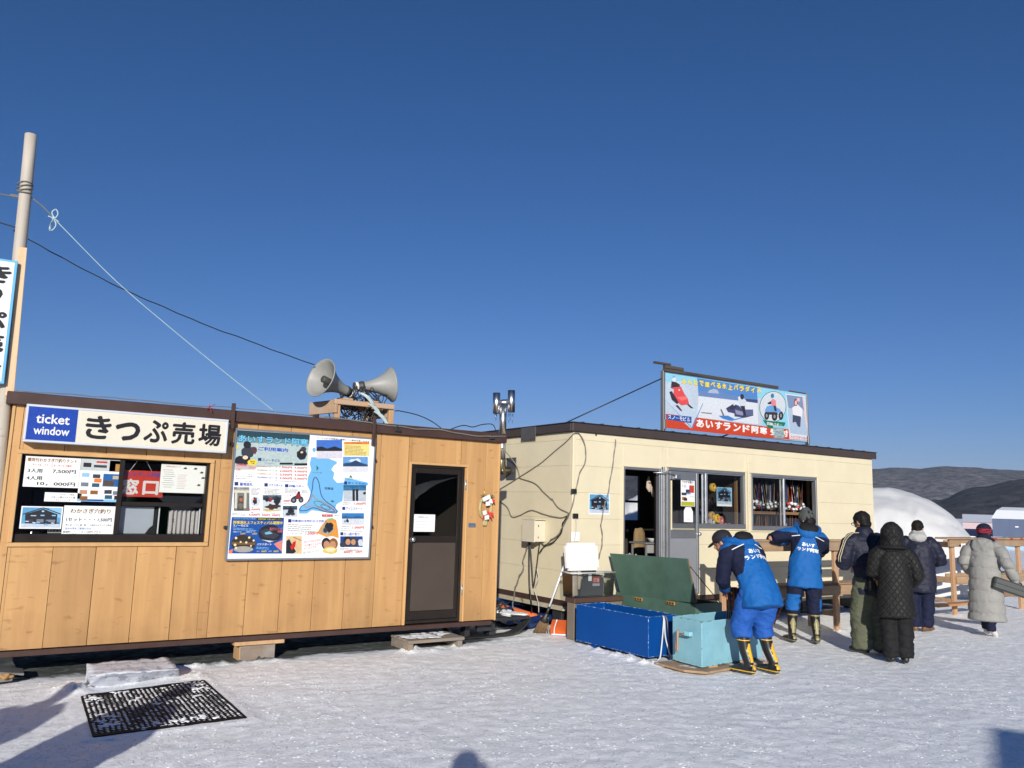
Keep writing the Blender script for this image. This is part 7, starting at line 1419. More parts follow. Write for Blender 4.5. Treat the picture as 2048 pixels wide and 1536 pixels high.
def hand(wrist, d, palm_n, side, curl=.6):
    """palm, four unequal fingers bent at two joints and a thumb from the side of the palm"""
    d = d.normalized(); palm_n = (palm_n - d * palm_n.dot(d)).normalized(); ac = d.cross(palm_n) * side; b = MB()
    b.loft([(wrist - d * .03, .026, .02), (wrist + d * .01, .028, .019), (wrist + d * .05, .039, .016), (wrist + d * .085, .040, .014)], ac, 14)
    for k, (o_, ln) in enumerate(((.030, .070), (.010, .080), (-.010, .075), (-.029, .058))):
        p = wrist + d * .082 + ac * o_; a1 = curl * .7; d1 = d * math.cos(a1) + palm_n * math.sin(a1); p1 = p + d1 * ln * .45; a2 = curl * 1.7; d2 = d * math.cos(a2) + palm_n * math.sin(a2); p2 = p1 + d2 * ln * .33; a3 = curl * 2.3; d3 = d * math.cos(a3) + palm_n * math.sin(a3)
        b.tube([p - d * .012, p, p1, p2, p2 + d3 * ln * .24], [.0085, .0088, .0082, .0074, .0055], 8)
    t0 = wrist + d * .03 + ac * .034; t1 = t0 + (d * .6 + ac * .75 + palm_n * .25).normalized() * .036; t2 = t1 + (d * .85 + ac * .2 + palm_n * .5).normalized() * .032
    b.tube([t0 - ac * .014, t0, t1, t2], [.012, .0115, .010, .007], 8)
    return fuse(b, .0042, 2, [SKIN])
def person(label, loc, az, sp, group=None):
    """facing +Y in its own space, right hand at +X"""
    s = sp.get('s', 1.); root = thing('person', loc, label, 'person', group, R(az) - math.pi / 2); LOC[root.name] = Vector((0, 0, 0))
    V = lambda p: Vector(p) * s
    hip = V(sp.get('hip', (0, 0, .90))); ln = R(sp.get('lean', 4)); sl = R(sp.get('side', 0)); up = Vector((math.sin(sl), math.sin(ln), math.cos(ln) * math.cos(sl))).normalized()
    tw = R(sp.get('twist', 0)); right = Vector((math.cos(tw), math.sin(tw), 0)); right = (right - up * right.dot(up)).normalized(); fw = up.cross(right)
    sw = sp.get('sw', .19) * s; neck = hip + up * .52 * s; ht, hp = R(sp.get('turn', 0)), R(sp.get('nod', 0))
    hr = Matrix.Rotation(ht, 3, 'Z') @ Matrix.Rotation(-hp, 3, 'X'); hd = sp.get('hd', (.5, .25 * math.sin(ln), .5, 0)); head = neck + (up * hd[0] + fw * hd[1] + Vector((0, 0, hd[2])) + right * hd[3]).normalized() * sp.get('hl', .155) * s + hr @ Vector((0, .025, 0)) * s
    shl = {k: neck - up * .055 * s + right * sw * k for k in (1, -1)}
    arms = {k: (V(sp['arms'][i][0]), V(sp['arms'][i][1])) for i, k in enumerate((-1, 1))}
    legs = {}
    for i, k in enumerate((-1, 1)):
        fx, fy, yaw = sp['feet'][i]; an = V((fx, fy, .095)); hj = hip + Vector((k * .095 * s, 0, -.04 * s)); kn = hj.lerp(an, .5) + Matrix.Rotation(R(yaw), 3, 'Z') @ Vector((0, sp.get('knee', .03), .0)) * s; legs[k] = (hj, kn, an, R(yaw))
    sc = lambda *r: tuple(x * s for x in r)
    # ---- body
    b = MB(); HR = lambda v: head + hr @ (Vector(v) * s)
    b.ell(HR((0, -.008, .022)), sc(.076, .094, .092), hr).ell(HR((0, .022, -.045)), sc(.056, .066, .068), hr).ell(HR((0, .05, -.088)), sc(.028, .028, .022), hr)
    b.tube([HR((0, .088, .02)), HR((0, .108, -.022)), HR((0, .098, -.034))], [.008 * s, .0145 * s, .010 * s], 8)
    b.ell(HR((0, .082, -.062)), sc(.022, .014, .009), hr).ell(HR((.032, .076, .026)), sc(.02, .014, .01), hr).ell(HR((-.032, .076, .026)), sc(.02, .014, .01), hr)
    for k in (1, -1): b.ell(HR((.076 * k, -.006, -.012)), sc(.011, .022, .034), hr)
    b.loft([(neck - up * .05 * s, .06 * s, .06 * s), (neck + up * .03 * s, .052 * s, .055 * s), (head - Vector((0, .01, .05)) * s, .05 * s, .055 * s)], right)
    b.loft([(hip - up * .06 * s, .14 * s, .1 * s), (hip + up * .12 * s, .13 * s, .095 * s), (hip + up * .32 * s, .15 * s, .11 * s), (hip + up * .46 * s, .15 * s, .09 * s), (neck, .07 * s, .065 * s)], right)
    for k in (1, -1):
        e, w = arms[k]; b.loft([(shl[k] - right * k * .03, .05 * s, .05 * s), (e, .04 * s, .04 * s), (w, .027 * s, .024 * s)], fw); hj, kn, an, yw = legs[k]; b.loft([(hj, .075 * s, .08 * s), (kn, .055 * s, .055 * s), (an, .04 * s, .045 * s)], right)
    body = put('body', fuse(b, .0105, 2, [SKIN]), root)
    for k in (1, -1):
        e, w = arms[k]
        if sp.get('hands', True): put('hand', hand(w + (w - e).normalized() * .01, w - e, sp.get('palm', Vector((0, 0, -1))), k, sp.get('curl', .6)), body)
        b = MB().mat(M('eye_dark', (.02, .015, .012), .2)).ell(HR((.03 * k, .083, .008)), sc(.011, .007, .007), hr, 10, 6); part('eye', b, body, True)
    # ---- trousers
    tm, tr_ = sp['trousers'], sp.get('leg', (.105, .092, .078)); hem = sp.get('hem', .05); b = MB()
    b.loft([(hip - Vector((0, 0, .12)) * s, .145 * s, .115 * s), (hip - up * .02 * s, .165 * s, .125 * s), (hip + up * .1 * s, .16 * s, .12 * s)], right)
    for k in (1, -1):
        hj, kn, an, yw = legs[k]; end = kn.lerp(an, 1 - (hem - .0) / max(.05, kn.z / s)) if hem > .1 else an + Vector((0, -.01, -.035 * s + hem * .3)); mid = kn.lerp(end, .5)
        b.loft([(hj, tr_[0] * s, tr_[0] * 1.08 * s), (hj.lerp(kn, .5), tr_[0] * .98 * s, tr_[0] * 1.03 * s), (kn, tr_[1] * s, tr_[1] * s), (mid, tr_[2] * 1.04 * s, tr_[2] * 1.08 * s), (end, tr_[2] * s, tr_[2] * 1.06 * s)], right, 20, (.6, .12))
    put('trousers', fuse(b, .011, 5, sp.get('tmats', [tm]), sp.get('tpick'), lambda c, n, a=folds(.014, 8, 1.7), z=folds(.007, 17, 2.4): a(c, n) + z(c, n)), root)
    # ---- footwear
    for k in (1, -1):
        hj, kn, an, yw = legs[k]; rz_ = Matrix.Rotation(yw, 3, 'Z'); F = lambda v: an * 1.0 + rz_ @ (Vector(v) * s) - Vector((0, 0, an.z - .0)); bt = sp.get('boot', .1); pt = R(sp.get('heel', {}).get(k, 0)); rx_ = Matrix.Rotation(-pt, 3, 'X')
        F2 = lambda v: Vector((an.x, an.y, 0)) + rz_ @ (rx_ @ (Vector(v) * s - Vector((0, .13, 0)) * s) + Vector((0, .13, 0)) * s)
        b = MB(); b.loft([(F2((0, -.075, .055)), .036 * s, .042 * s), (F2((0, -.03, .052)), .041 * s, .048 * s), (F2((0, .08, .045)), .047 * s, .042 * s), (F2((0, .15, .038)), .046 * s, .034 * s), (F2((0, .185, .034)), .036 * s, .028 * s)], rz_ @ Vector((1, 0, 0)), 18)
        b.loft([(F2((0, .0, .04)), .043 * s, .056 * s), (F2((0, -.015, .12)), .046 * s, .055 * s), (kn.lerp(an, 1 - bt * .5 / (kn.z / s)) if bt > .2 else F2((0, -.015, bt)), (.058 if bt > .2 else .045) * s, (.062 if bt > .2 else .05) * s)] + ([(kn.lerp(an, 1 - (bt - .0) / (kn.z / s)), .068 * s, .072 * s)] if bt > .2 else []), rz_ @ Vector((1, 0, 0)), 18)
        b.box(F2((-.045, -.10, 0)), F2((.045, .05, .02)), 0) if False else None
        inv = rz_.inverted(); mats = sp['boots']
        def pk(c, n, an=an, inv=inv, mats=mats, bt=bt):
            if len(mats) < 2: return 0
            q = inv @ (c - Vector((an.x, an.y, 0))); z = q.z / s
            if .028 < z < .040 or bt - .035 < z < bt - .022: return 1
            wv = .010 + .026 * max(0, 1 - abs(z - .24) / .07) + .012 * (z < .2)
            kx = an.x + (kn.x - an.x) * 0; 
            if .055 < z < .305 and n.dot(rz_ @ Vector((0, -1, 0))) > .45 and abs(q.x / s - sp.get('bx', 0)) < wv and not (.10 < z < .125): return 1
            return 0
        put('boot' if bt > .2 else 'shoe', fuse(b, .0085, 3, mats, pk), root)
    # ---- jacket or coat
    jm = sp['jmats']; jl = sp.get('len', .22); fl_ = sp.get('flare', 1.); jr = sp.get('jr', (.185, .205, .20)); b = MB(); dn = Vector((0, sp.get('hemy', -.0), -1)).normalized(); hb_ = up * -.3 + dn * .7; hb_.normalize()
    secs = [(hip + hb_ * jl * s, jr[0] * 1.04 * fl_ * s, jr[0] * .80 * fl_ * s), (hip + hb_ * jl * .5 * s, jr[0] * 1.02 * (1 + fl_) / 2 * s, jr[0] * .78 * (1 + fl_) / 2 * s), (hip + up * .05 * s, jr[0] * s, jr[0] * .76 * s), (hip + up * .25 * s, jr[1] * .97 * s, jr[1] * .70 * s), (hip + up * .40 * s, jr[2] * s, jr[2] * .66 * s), (hip + up * .475 * s, jr[2] * .82 * s, jr[2] * .52 * s), (neck + up * .005 * s, .095 * s, .085 * s), (neck + up * .04 * s, .078 * s, .078 * s)]
    b.loft(secs, right, 26, (.12, .6)); ar = sp.get('arm_r', (.085, .074, .060))
    for k in (1, -1): e, w = arms[k]; wv = w - (w - e).normalized() * .005; b.loft([(shl[k] - right * k * .05 * s, ar[0] * s, ar[0] * s), (shl[k] + (e - shl[k]) * .25, ar[0] * s, ar[0] * s), (e - (e - shl[k]) * .12, ar[1] * s, ar[1] * s), (e, ar[1] * 1.02 * s, ar[1] * s), (e + (w - e) * .5, (ar[1] + ar[2]) / 2 * s, (ar[1] + ar[2]) / 2 * s), (wv, ar[2] * s, ar[2] * s)], fw, 18)
    fr_ = dict(hip=hip, up=up, right=right, fw=fw, neck=neck, shl=shl, arms=arms, head=head, hr=hr, s=s)
    pick = sp['jpick'](fr_) if 'jpick' in sp else None; dsp = sp['jdisp'](fr_) if 'jdisp' in sp else (lambda c, n, a=folds(.012, 7, .8), z=folds(.006, 16, 1.5): a(c, n) + z(c, n))
    jk = put(sp.get('jname', 'jacket'), fuse(b, .0105, 6, jm, pick, dsp), root)
    if 'extra' in sp: sp['extra'](root, jk, fr_)
    return root
def lettering(jk, fr_, rows, c_up, width, mat, rot=0., off=0.):
    """printed words laid onto the back of the jacket"""
    jm_ = jk.data; bvh = BVHTree.FromPolygons([v.co for v in jm_.vertices], [tuple(p.vertices) for p in jm_.polygons]); b = MB().mat(mat); r_, u_, f_ = fr_['right'], fr_['up'], fr_['fw']; o = fr_['hip'] + u_ * c_up - f_ * .6 + r_ * off
    for i, (t, h, wd, x0) in enumerate(rows):
        V_, F_, bx_ = glyphs(t, .035); vs = []
        for v in V_:
            a, c = (x0 + (v.x - bx_[0]) / (bx_[1] - bx_[0]) * wd - width / 2), -i * h * 1.25 + (v.y - bx_[2]) / (bx_[3] - bx_[2]) * h
            q = o + r_ * a + u_ * c; hit = bvh.ray_cast(q, f_)
            vs.append(b.bm.verts.new((hit[0] if hit[0] else q + f_ * .45) - f_ * (.006 + v.z * .02)))
        for f in F_:
            try: fc = b.bm.faces.new([vs[k] for k in f]); fc.material_index = 0
            except ValueError: pass
    part('lettering', b, jk, True)
def hood_down(root, fr_, outer, lining, big=1.):
    """hood lying open on the shoulders"""
    n, u_, r_, f_ = fr_['neck'], fr_['up'], fr_['right'], fr_['fw']; s = fr_['s']; b = MB(); pts = []
    for i in range(13):
        a = math.pi * (-.12 + 1.24 * i / 12); pts.append(n + r_ * math.cos(a) * .135 * s * big - f_ * math.sin(a) * .155 * s * big + f_ * .06 * s + u_ * (.055 - .085 * math.sin(a)) * s)
    b.tube(pts, [.028 * s + .022 * s * math.sin(math.pi * i / 12) for i in range(13)], 12)
    b.ell(n - f_ * .07 * s * big - u_ * .055 * s, (.13 * s * big, .075 * s * big, .085 * s), Matrix((r_, f_, u_)).transposed())
    h = put('hood', fuse(b, .009, 4, [outer], None, folds(.008, 14)), root)
    fb, ub = (f_ * .60 + u_ * .80).normalized(), (u_ * .60 - f_ * .80).normalized(); b = MB().mat(lining).ell(n - f_ * .088 * s + u_ * .022 * s, (.118 * s * big, .082 * s * big, .052 * s), Matrix((r_, fb, ub)).transposed()); part('hood_lining', b, h, True)
def hair(root, fr_, mat, low=-.03, back=.0, r=(.086, .102, .098)):
    h, hr, s = fr_['head'], fr_['hr'], fr_['s']; b = MB().ell(h + hr @ Vector((0, -.018, .030)) * s, tuple(x * s for x in r), hr, 24, 16).ell(h + hr @ Vector((0, -.045, low)) * s, (.078 * s, .062 * s, .06 * s), hr)
    rr = lambda co, n: .006 * noise.noise(co * 34) + .004 * noise.noise(Vector((co.x * 90, co.y * 90, co.z * 25)))
    me = fuse(b, .007, 2, [mat], None, rr); bm = bmesh.new(); bm.from_mesh(me); inv = hr.inverted()
    def keep(c): q = inv @ (c - h) / s; return q.z > .052 - .0 * q.y if q.y > .055 else (q.z > -.002 if q.y > .012 else q.z > low - .05)
    bmesh.ops.delete(bm, geom=[f for f in bm.faces if not keep(f.calc_center_median())], context='FACES'); bm.to_mesh(me); bm.free(); return put('hair', me, root)
def blue_pick(fr_):
    up, right, hip, shl, arms, s = fr_['up'], fr_['right'], fr_['hip'], fr_['shl'], fr_['arms'], fr_['s']
    def f(c, n):
        for k in (1, -1):
            e, w = arms[k]; d1, t1 = seg_d(c, shl[k] + (e - shl[k]) * .12, e); d2, t2 = seg_d(c, e, w); lat = (c - hip).dot(right) * k
            if min(d1, d2) < .125 * s and lat > .135 * s + .0 or (d2 < .1 * s):
                if d2 < d1: return 0 if (.5 < t2 < .9) else 1
                return 1 if (c - hip).dot(up) < .455 * s or d1 > .14 * s else 0
            h_ = (c - hip).dot(up) / s
            if .14 < h_ < .425 and lat / s > .082 + (.41 - h_) * .40: return 1
        return 0
    return f
def stripes(jk, f):
    bvh = BVHTree.FromPolygons([v.co for v in jk.data.vertices], [tuple(p.vertices) for p in jk.data.polygons])
    for k in (1, -1):
        pts = []
        for i in range(9):
            q = f['hip'] + f['up'] * (.435 - .028 * i / 8) * f['s'] + f['right'] * k * (.078 + .125 * i / 8) * f['s'] - f['fw'] * .6; hit = bvh.ray_cast(q, f['fw'])
            if hit[0]: pts.append(hit[0] - f['fw'] * .002)
        if len(pts) > 2: part('reflective_stripe', MB().mat(WHT).tube(pts, .0055, 6), jk, True)
# 1 the bending man ------------------------------------------------------------
def x1(root, jk, f):
    lettering(jk, f, [('あいす', .05, .17, .075), ('ランド阿寒', .055, .29, .015)], .315, .30, WHT)
    hood_down(root, f, BLUJ, BLKC, .95)
    h, hr = f['head'], f['hr']; hair(root, f, M('greying_hair', (.02, .018, .018), .5, var=.4, vs=50), -.04)
    b = MB().ell(h + hr @ Vector((0, -.01, .055)), (.094, .108, .082), hr).loft([(h + hr @ Vector((0, .075, .035)), .07, .012), (h + hr @ Vector((0, .13, .022)), .068, .009), (h + hr @ Vector((0, .165, .008)), .045, .007)], hr @ Vector((1, 0, 0)))
    me = fuse(b, .007, 3, [CAPD]); bm = bmesh.new(); bm.from_mesh(me); inv = hr.inverted(); bmesh.ops.delete(bm, geom=[q for q in bm.faces if (inv @ (q.calc_center_median() - h)).z < .012 and (inv @ (q.calc_center_median() - h)).y < .07], context='FACES'); bm.to_mesh(me); bm.free(); put('cap', me, root)
    stripes(jk, f)
P1 = dict(s=.99, hip=(-.02, -.05, .865), lean=31, side=-5, twist=8, turn=40, nod=24, hd=(.45, .75, .0, -.42), hl=.17, sw=.195, arms=(((-.28, .22, .93), (-.12, .43, .80)), ((.27, .30, .86), (.06, .46, .74))), feet=((-.14, .0, 22), (.14, -.02, 12)), trousers=BLUT, leg=(.12, .108, .10), hem=.33, boot=.365, boots=[BOOTB, BYEL], jmats=[BLUJ, NAVY, WHT], jpick=blue_pick, len=.20, jr=(.212, .215, .205), flare=1.06, extra=x1, hemy=-.15, curl=1.0, knee=.10)
per1 = person('man in dark cap and blue jacket bending over the turquoise chest in yellow trimmed boots', Vector((6.80, 5.62, 0)), 74, P1)
# 2 the man leaning on the rail ---------------------------------------------------
def x2(root, jk, f):
    lettering(jk, f, [('あいす', .05, .16, .065), ('ランド阿寒', .05, .26, .015)], .285, .28, WHT)
    hood_down(root, f, BLUJ, BLKC, 1.05); h, hr = f['head'], f['hr']; hair(root, f, HAIRB, -.05)
    b = MB().ell(h + hr @ Vector((0, -.008, .045)), (.094, .108, .088), hr).ell(h + hr @ Vector((0, -.02, .10)), (.066, .075, .062), hr).loft([(h + hr @ Vector((0, -.008, .0)), .092, .108), (h + hr @ Vector((0, -.008, .045)), .096, .112)], hr @ Vector((1, 0, 0)))
    put('knit_cap', fuse(b, .008, 3, [KNIT], None, folds(.006, 16)), root)
    stripes(jk, f)
def tp2(c, n): return 1 if (c.x < -.02 and c.z < .60 and c.z > .40 and n.x < .5) or (c.x > .18 and .4 < c.z < .55) else 0
P2 = dict(s=.985, hip=(.02, 0, .91), lean=9, side=8, twist=-4, turn=28, nod=24, arms=(((-.37, .14, 1.30), (-.12, .33, 1.27)), ((.30, .20, 1.13), (.14, .40, 1.25))), feet=((-.16, .0, 16), (.14, -.03, -4)), trousers=NAVY, tmats=[NAVY, BLUJ], tpick=tp2, leg=(.108, .098, .088), hem=.34, boot=.38, boots=[BOOTB, BOLV], jmats=[BLUJ, NAVY, WHT], jpick=blue_pick, len=.21, jr=(.205, .205, .20), flare=1.05, extra=x2, curl=.9)
per2 = person('man in grey knit cap and blue jacket leaning his arm on the rail rack', Vector((8.93, 6.66, 0)), 49, P2)
# 3 the man with striped sleeves -----------------------------------------------------
def x3(root, jk, f):
    hair(root, f, HAIRB, -.045, r=(.09, .108, .104)); h, hr = f['head'], f['hr']; n = f['neck']
    b = MB().loft([(n - f['up'] * .05, .12, .10), (n + f['up'] * .015, .11, .10), (n + f['up'] * .045, .102, .094)], f['right']); put('collar', fuse(b, .009, 3, [NVJ], None, folds(.006, 15)), root)
    b = MB().mat(BLACKM)
    for k in (1, -1): b.tube([h + hr @ Vector((.082 * k, -.005, .012)), h + hr @ Vector((.08 * k, .075, .012)), h + hr @ Vector((.06 * k, .098, .012))], .004, 6).tube([h + hr @ Vector((.036 * k + .026 * math.cos(t), .102, .008 + .017 * math.sin(t))) for t in [i * math.pi / 6 for i in range(13)]], .003, 5)
    b.tube([h + hr @ Vector((-.012, .106, .012)), h + hr @ Vector((.012, .106, .012))], .003, 5); part('glasses', b, root, True)
    bvh = BVHTree.FromPolygons([v.co for v in jk.data.vertices], [tuple(p.vertices) for p in jk.data.polygons]); BEI = M('beige_piping', (.5, .42, .27), .6); b = MB().mat(BEI)
    e, w = f['arms'][-1]; sh_p = f['shl'][-1]
    for off in (-.014, .014):
        pts = []
        for i in range(14):
            t = i / 13; p = (f['neck'].lerp(sh_p, t / .35) if t < .35 else sh_p.lerp(e, (t - .35) / .65)); q = p + Vector((-.32, -.12, .18 if t < .4 else .05)) + Vector((0, off, 0)); d = (p + Vector((0, off, 0)) - q).normalized(); hit = bvh.ray_cast(q, d)
            if hit[0]: pts.append(hit[0] - d * .003)
        if len(pts) > 2: b.tube(pts, .0055, 5)
    part('sleeve_piping', b, jk, True)
P3 = dict(s=.985, hip=(0, 0, .90), lean=10, turn=20, nod=22, arms=(((-.29, .10, 1.06), (-.12, .34, 1.02)), ((.29, .10, 1.06), (.10, .34, 1.0))), feet=((-.10, .06, 12), (.11, -.03, -8)), trousers=OLIVE, leg=(.125, .125, .122), hem=.03, boot=.1, boots=[SHOEK], jmats=[NVJ], len=.20, jr=(.20, .215, .21), arm_r=(.098, .088, .075), extra=x3, curl=.8)
per3 = person('man in olive trousers and navy jacket with beige stripes down its sleeve', Vector((9.02, 5.78, 0)), 66, P3)
# 4 the woman in the quilted coat ---------------------------------------------------
def x4(root, jk, f):
    h, hr, n = f['head'], f['hr'], f['neck']; b = MB().ell(h + Vector((0, -.02, .005)), (.125, .14, .15)).ell(h + Vector((0, -.05, .085)), (.085, .10, .07)).loft([(n - f['up'] * .02, .14, .13), (n + f['up'] * .06, .12, .13), (h, .11, .12)], f['right'])
    put('hood', fuse(b, .0105, 4, [QUILT], None, folds(.012, 10)), root)
    p = f['hip'] + Vector((0, -.155, .52)); 
    b = MB().mat(BLKC); q = [n + f['right'] * math.cos(a) * .15 - f['fw'] * (math.sin(a) * .15) + f['up'] * (-.01) for a in [math.pi * i / 12 for i in range(13)]]; b.tube(q, .02, 8); part('hood_seam', b, root, True)
P4 = dict(s=.892, hip=(0, 0, .90), lean=6, turn=5, nod=14, arms=(((-.26, .06, 1.10), (-.14, .26, 1.04)), ((.275, .0, 1.08), (.20, .22, .92))), feet=((-.075, .02, 6), (.085, -.01, -4)), trousers=BLKC, leg=(.115, .105, .10), hem=.03, boot=.1, boots=[SHOEK], jmats=[QUILT], jname='quilted_coat', len=.34, flare=1.16, jr=(.20, .195, .19), arm_r=(.092, .08, .068), extra=x4, jdisp=lambda f: folds(.012, 6, .8), curl=.5)
per4 = person('woman in black diamond quilted hooded coat and black trousers seen from behind', Vector((8.78, 5.33, 0)), 40, P4)
# 5 the man in the navy coat ---------------------------------------------------------
def x5(root, jk, f):
    hair(root, f, M('black_cropped_hair', (.010, .008, .007), .7, var=.4, vs=80, spec=.15), -.03); n = f['neck']; b = MB()
    b.loft([(n - f['up'] * .03 - f['fw'] * .01, .125, .11), (n + f['up'] * .05, .115, .105), (n + f['up'] * .075, .10, .095)], f['right']).ell(n - f['fw'] * .09 + f['up'] * .0, (.12, .06, .07)); put('hood', fuse(b, .009, 4, [GRYH], None, folds(.01, 13)), root)
P5 = dict(s=.925, hip=(0, 0, .90), lean=6, turn=-22, nod=8, arms=(((-.29, .10, 1.08), (-.16, .30, 1.04)), ((.31, .10, 1.08), (.18, .30, 1.04))), feet=((-.10, .0, 10), (.06, .05, -30)), trousers=NAVY, leg=(.115, .108, .10), hem=.05, boot=.1, boots=[SHOEB], jmats=[NVJ], jname='padded_coat', len=.30, flare=1.02, jr=(.225, .235, .22), arm_r=(.105, .092, .075), extra=x5, curl=.8)
per5 = person('man with short black hair in navy padded coat with a pale grey hood', Vector((11.45, 6.57, 0)), 30, P5)
# 6 the woman in the long grey coat --------------------------------------------------
def puff(period, amp):
    def g(f):
        wr = folds(.006, 22, 1.2)
        def d(co, n):
            r_ = (co - f['hip']).dot(f['right'])
            a = abs(math.sin(math.pi * (co.z + .02 * noise.noise(co * 5)) / period)); return amp * (a ** .5 - .7) + wr(co, n) * (.4 + .8 * (1 - a))
        return d
    return g
STRB = fab('navy_knit_with_red', (.012, .012, .03), .9, bump=.4, bs=200); STRR = fab('red_knit', (.32, .02, .03), .9, bump=.4, bs=200)
def x6(root, jk, f):
    h, hr, n = f['head'], f['hr'], f['neck']; inv = hr.inverted(); hair(root, f, HAIRB, -.06)
    b = MB().ell(h + hr @ Vector((0, -.01, .045)), (.094, .108, .094), hr).ell(h + hr @ Vector((0, -.01, .01)), (.09, .106, .06), hr)
    put('striped_cap', fuse(b, .007, 3, [STRB, STRR], lambda c, n_: 1 if any(a < (inv @ (c - h)).z < a + .012 for a in (-.004, .018, .042)) else 0, folds(.004, 20)), root)
    b = MB().loft([(n + f['up'] * .0, .105, .10), (n + f['up'] * .05, .10, .095), (n + f['up'] * .09, .092, .09)], f['right']).ell(n + f['up'] * .03 + f['right'] * .07 + f['fw'] * .05, (.06, .06, .05)); put('scarf', fuse(b, .008, 3, [STRB], None, folds(.01, 16)), root)
    b = MB().ell(n - f['fw'] * .10 - f['up'] * .055, (.15, .055, .125), Matrix((f['right'], f['fw'], f['up'])).transposed()).ell(n - f['fw'] * .07 + f['up'] * .0, (.135, .07, .06), Matrix((f['right'], f['fw'], f['up'])).transposed()); put('hood', fuse(b, .009, 4, [GRYC], None, folds(.014, 9)), root)
P6 = dict(s=.90, hip=(0, 0, .90), lean=5, side=0, turn=-26, nod=4, arms=(((-.29, -.02, 1.12), (-.24, .16, .95)), ((.33, -.08, 1.12), (.40, .06, .86))), feet=((-.05, .14, 4), (.06, -.10, -6)), trousers=NAVY, leg=(.10, .085, .068), hem=.095, boot=.1, boots=[SHOEW], jmats=[GRYC], jname='down_coat', len=.66, flare=1.14, jr=(.225, .225, .215), arm_r=(.10, .088, .075), extra=x6, jdisp=puff(.155, .022), heel={1: 32}, curl=1.2, palm=Vector((-1, 0, 0)))
per6 = person('woman in long pale grey down coat and red striped cap walking with a dark case', Vector((12.0, 5.93, 0)), 14, P6)
# what they hold and carry
def tp(root, p): return Matrix.Translation(root.location) @ Matrix.Rotation(root.rotation_euler.z, 4, 'Z') @ Vector(p)
w6 = tp(per6, Vector((.40, .06, .86)) * .90); cs = thing('rod_case', w6 - Vector((0, 0, .2)), 'dark grey long rod case held by the woman in the grey coat', 'case')
CASE = M('dark_grey_case', (.045, .052, .05), .55, var=.12, bump=.1, bs=30); ca = w6 + Vector((-.02, -.02, -.115)); cdir = Vector((rgt.x, rgt.y, 0)).normalized() * .93 - Vector((fwd.x, fwd.y, 0)).normalized() * .1; cdir.normalize(); cdir = (cdir * .95 - Vector((0, 0, .30))).normalized()
c0, c1 = ca - cdir * .33, ca + cdir * .52
part('case_body', MB().mat(CASE).beam(c0, c1, .13, .16, (0, 0, 1), .02), cs); part('lid_seam', MB().mat(BLACK).beam(c0 - cdir * .003, c1 + cdir * .003, .134, .012, (0, 0, 1), .003), cs)
hn = (cdir.cross(Vector((0, 1, 0)))).normalized(); upc = Vector((0, 0, 1)); part('handle', MB().mat(BLACK).tube(spl([ca + upc * .075 - cdir * .07, ca + upc * .105 - cdir * .05, ca + upc * .105 + cdir * .05, ca + upc * .075 + cdir * .07], 5), .010, 8), cs)
bgp = tp(per3, (-.05, -.20, .80)); bg_ = thing('shoulder_bag', bgp - Vector((0, 0, .12)), 'black fluffy shoulder bag with metal charms behind the man in olive trousers', 'bag')
mb_ = MB().ell(bgp, (.13, .10, .14), None, 24, 14); put('bag_body', fuse(mb_, .01, 3, [BLKC], None, lambda c, n: .012 * noise.noise(c * 24)), bg_).location = -(bgp - Vector((0, 0, .12)))
ccam = (EYEV - bgp); ccam.z = 0; ccam.normalize(); b = MB().mat(CHROME).tube([bgp + ccam * .13 + Vector((0, 0, .12)) - e0 * .05, bgp + ccam * .135 + Vector((0, 0, .115)) + e0 * .05], .006, 6)
for k in range(5): b.mat((CHROME, REDP, GOLD, CHROME, GOLD)[k]); b.tube([bgp + ccam * .125 + e0 * (-.04 + .018 * k) + Vector((0, 0, .11)), bgp + ccam * .135 + e0 * (-.03 + .016 * k) + Vector((0, 0, .11 - .03 * (k + 1)))], .005, 5)
part('charm', b, bg_); b = MB().mat(BLKC).tube([bgp + Vector((0, 0, .13)), tp(per3, (-.12, -.17, 1.15)), tp(per3, (.05, -.14, 1.36))], .012, 6); part('strap', b, bg_)
RODC = [M('varnished_red_rod', (.22, .05, .02), .35), M('varnished_brown_rod', (.2, .1, .04), .35), M('dark_rod', (.04, .03, .03), .4)]
hw = tp(per1, Vector((-.05, .44, .75)))
for k in range(7):
    b = MB().mat(RODC[k % 3]); sdr = Vector((r0.x, r0.y, 0)).normalized(); a = hw + sdr * (-.03 + .016 * k) + Vector((0, 0, .06)); c = a + Vector((0, 0, -.40)) + sdr * (.01 * k + .03) + Vector((0, .04, 0)); b.tube([a, c], [.012, .006], 8)
    single('fishing_rod_butt', b, 'wooden fishing rod held upright over the turquoise chest by the bending man', 'fishing rod', 'rods held by the bending man')
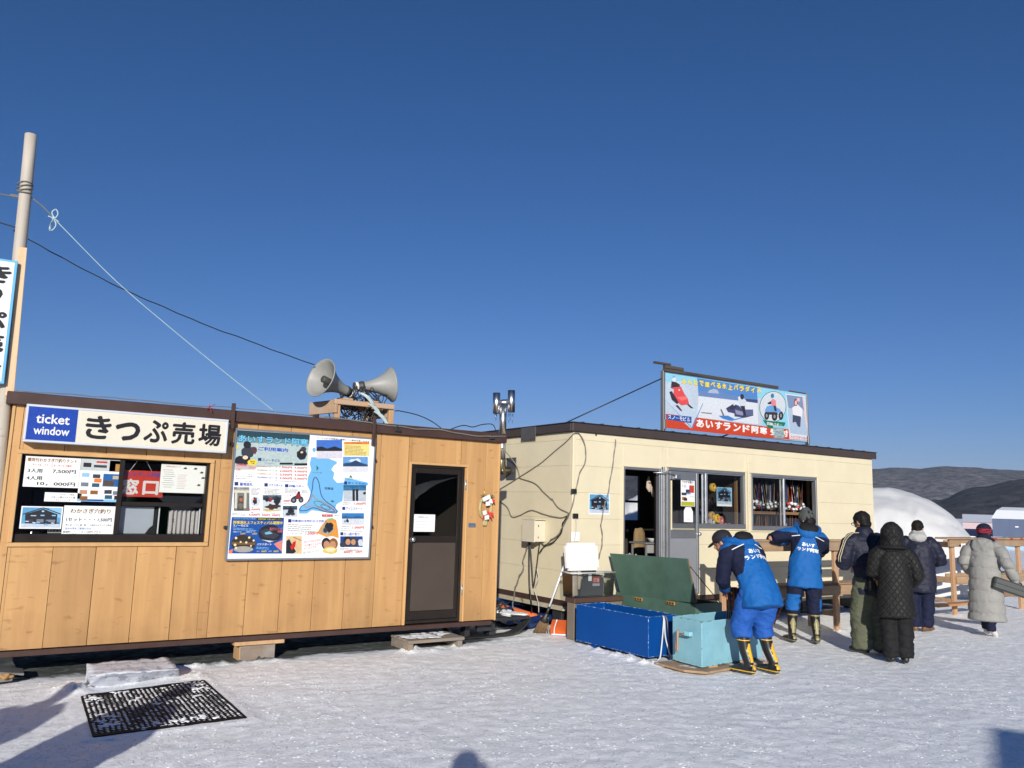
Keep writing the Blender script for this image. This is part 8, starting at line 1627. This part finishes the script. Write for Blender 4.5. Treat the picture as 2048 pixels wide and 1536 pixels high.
# people behind the photographer whose shadows fall into the picture
def plain(label, loc, az, jm, tm, s=1., arms=None):
    sp = dict(s=s, hip=(0, 0, .90), lean=4, arms=arms or (((-.27, .0, 1.14), (-.26, .06, .88)), ((.27, .0, 1.14), (.26, .06, .88))), feet=((-.10, .0, 8), (.10, .0, -8)), trousers=tm, hem=.05, boot=.1, boots=[SHOEK], jmats=[jm], len=.24, jr=(.20, .21, .205), arm_r=(.095, .085, .072))
    sp['extra'] = lambda root, jk, f: hair(root, f, HAIRB, -.045); return person(label, loc, az, sp)
SA = Vector((math.cos(SUN_AZ), math.sin(SUN_AZ), 0)); tl_ = 1 / math.tan(SUN_EL)
plain('person in dark coat standing to the left behind the photographer', Vector((1.80, 7.62, 0)) - SA * 1.66 * tl_, 85, NVJ, BLKC, .97)
plain('person in olive trousers standing farther left behind the photographer', Vector((1.05, 8.02, 0)) - SA * 1.66 * tl_, 80, BLKC, OLIVE, .97)
plain('photographer in dark coat with both arms raised to hold a phone', Vector((-.27, .05, 0)), 57, NVJ, BLKC, 1.05, (((-.27, .0, 1.14), (-.26, .06, .88)), ((.27, -.02, 1.25), (.15, .03, 1.52))))
ph = Vector((0, 0, EYE)) - fwd * .03; single('phone', MB().mat(BLACK).box(ph - Vector((.075, .004, .036)), ph + Vector((.075, .004, .036)), .003, Matrix.Rotation(YAW - math.pi / 2, 3, 'Z')), 'black phone held up by the photographer', 'phone')

# tents on the ice behind the photographer, seen only in the window glass
dome(Vector((15.5, -11.0, 0)), 2.6, 2.2, 2.5, 6, 'white tunnel tent on the ice behind the photographer', R(20))
for (x, y, c, n_) in ((2.6, -14., (.45, .12, .02), 'orange'), (5.2, -15.5, (.04, .22, .08), 'green'), (8.0, -17., (.03, .1, .3), 'blue')):
    b = MB().mat(M('%s_tent_cloth' % n_, c, .7)).lathe([(1.25, 0), (1.2, .5), (.95, 1.1), (.5, 1.5), (.05, 1.65)], (x, y, 0), (0, 0, 1), 12); single('fishing_tent', b, '%s fishing tent on the ice behind the photographer' % n_, 'tent', 'fishing tents behind the photographer')

# winter air over the lake
hb = MB().box((-9600, -9600, -12), (9600, 9600, 420), 0); hz = mesh_obj('haze', hb); tag(hz, None, None, kind='stuff')
hm = bpy.data.materials.new('haze_air'); hm.use_nodes = True; ht_ = hm.node_tree; ht_.nodes.remove(ht_.nodes['Principled BSDF']); pv = nd(ht_, 'ShaderNodeVolumePrincipled')
pv.inputs['Color'].default_value = (.55, .74, 1, 1); pv.inputs['Density'].default_value = 5.5e-5; ht_.links.new(pv.outputs[0], ht_.nodes['Material Output'].inputs['Volume']); hz.data.materials.append(hm)
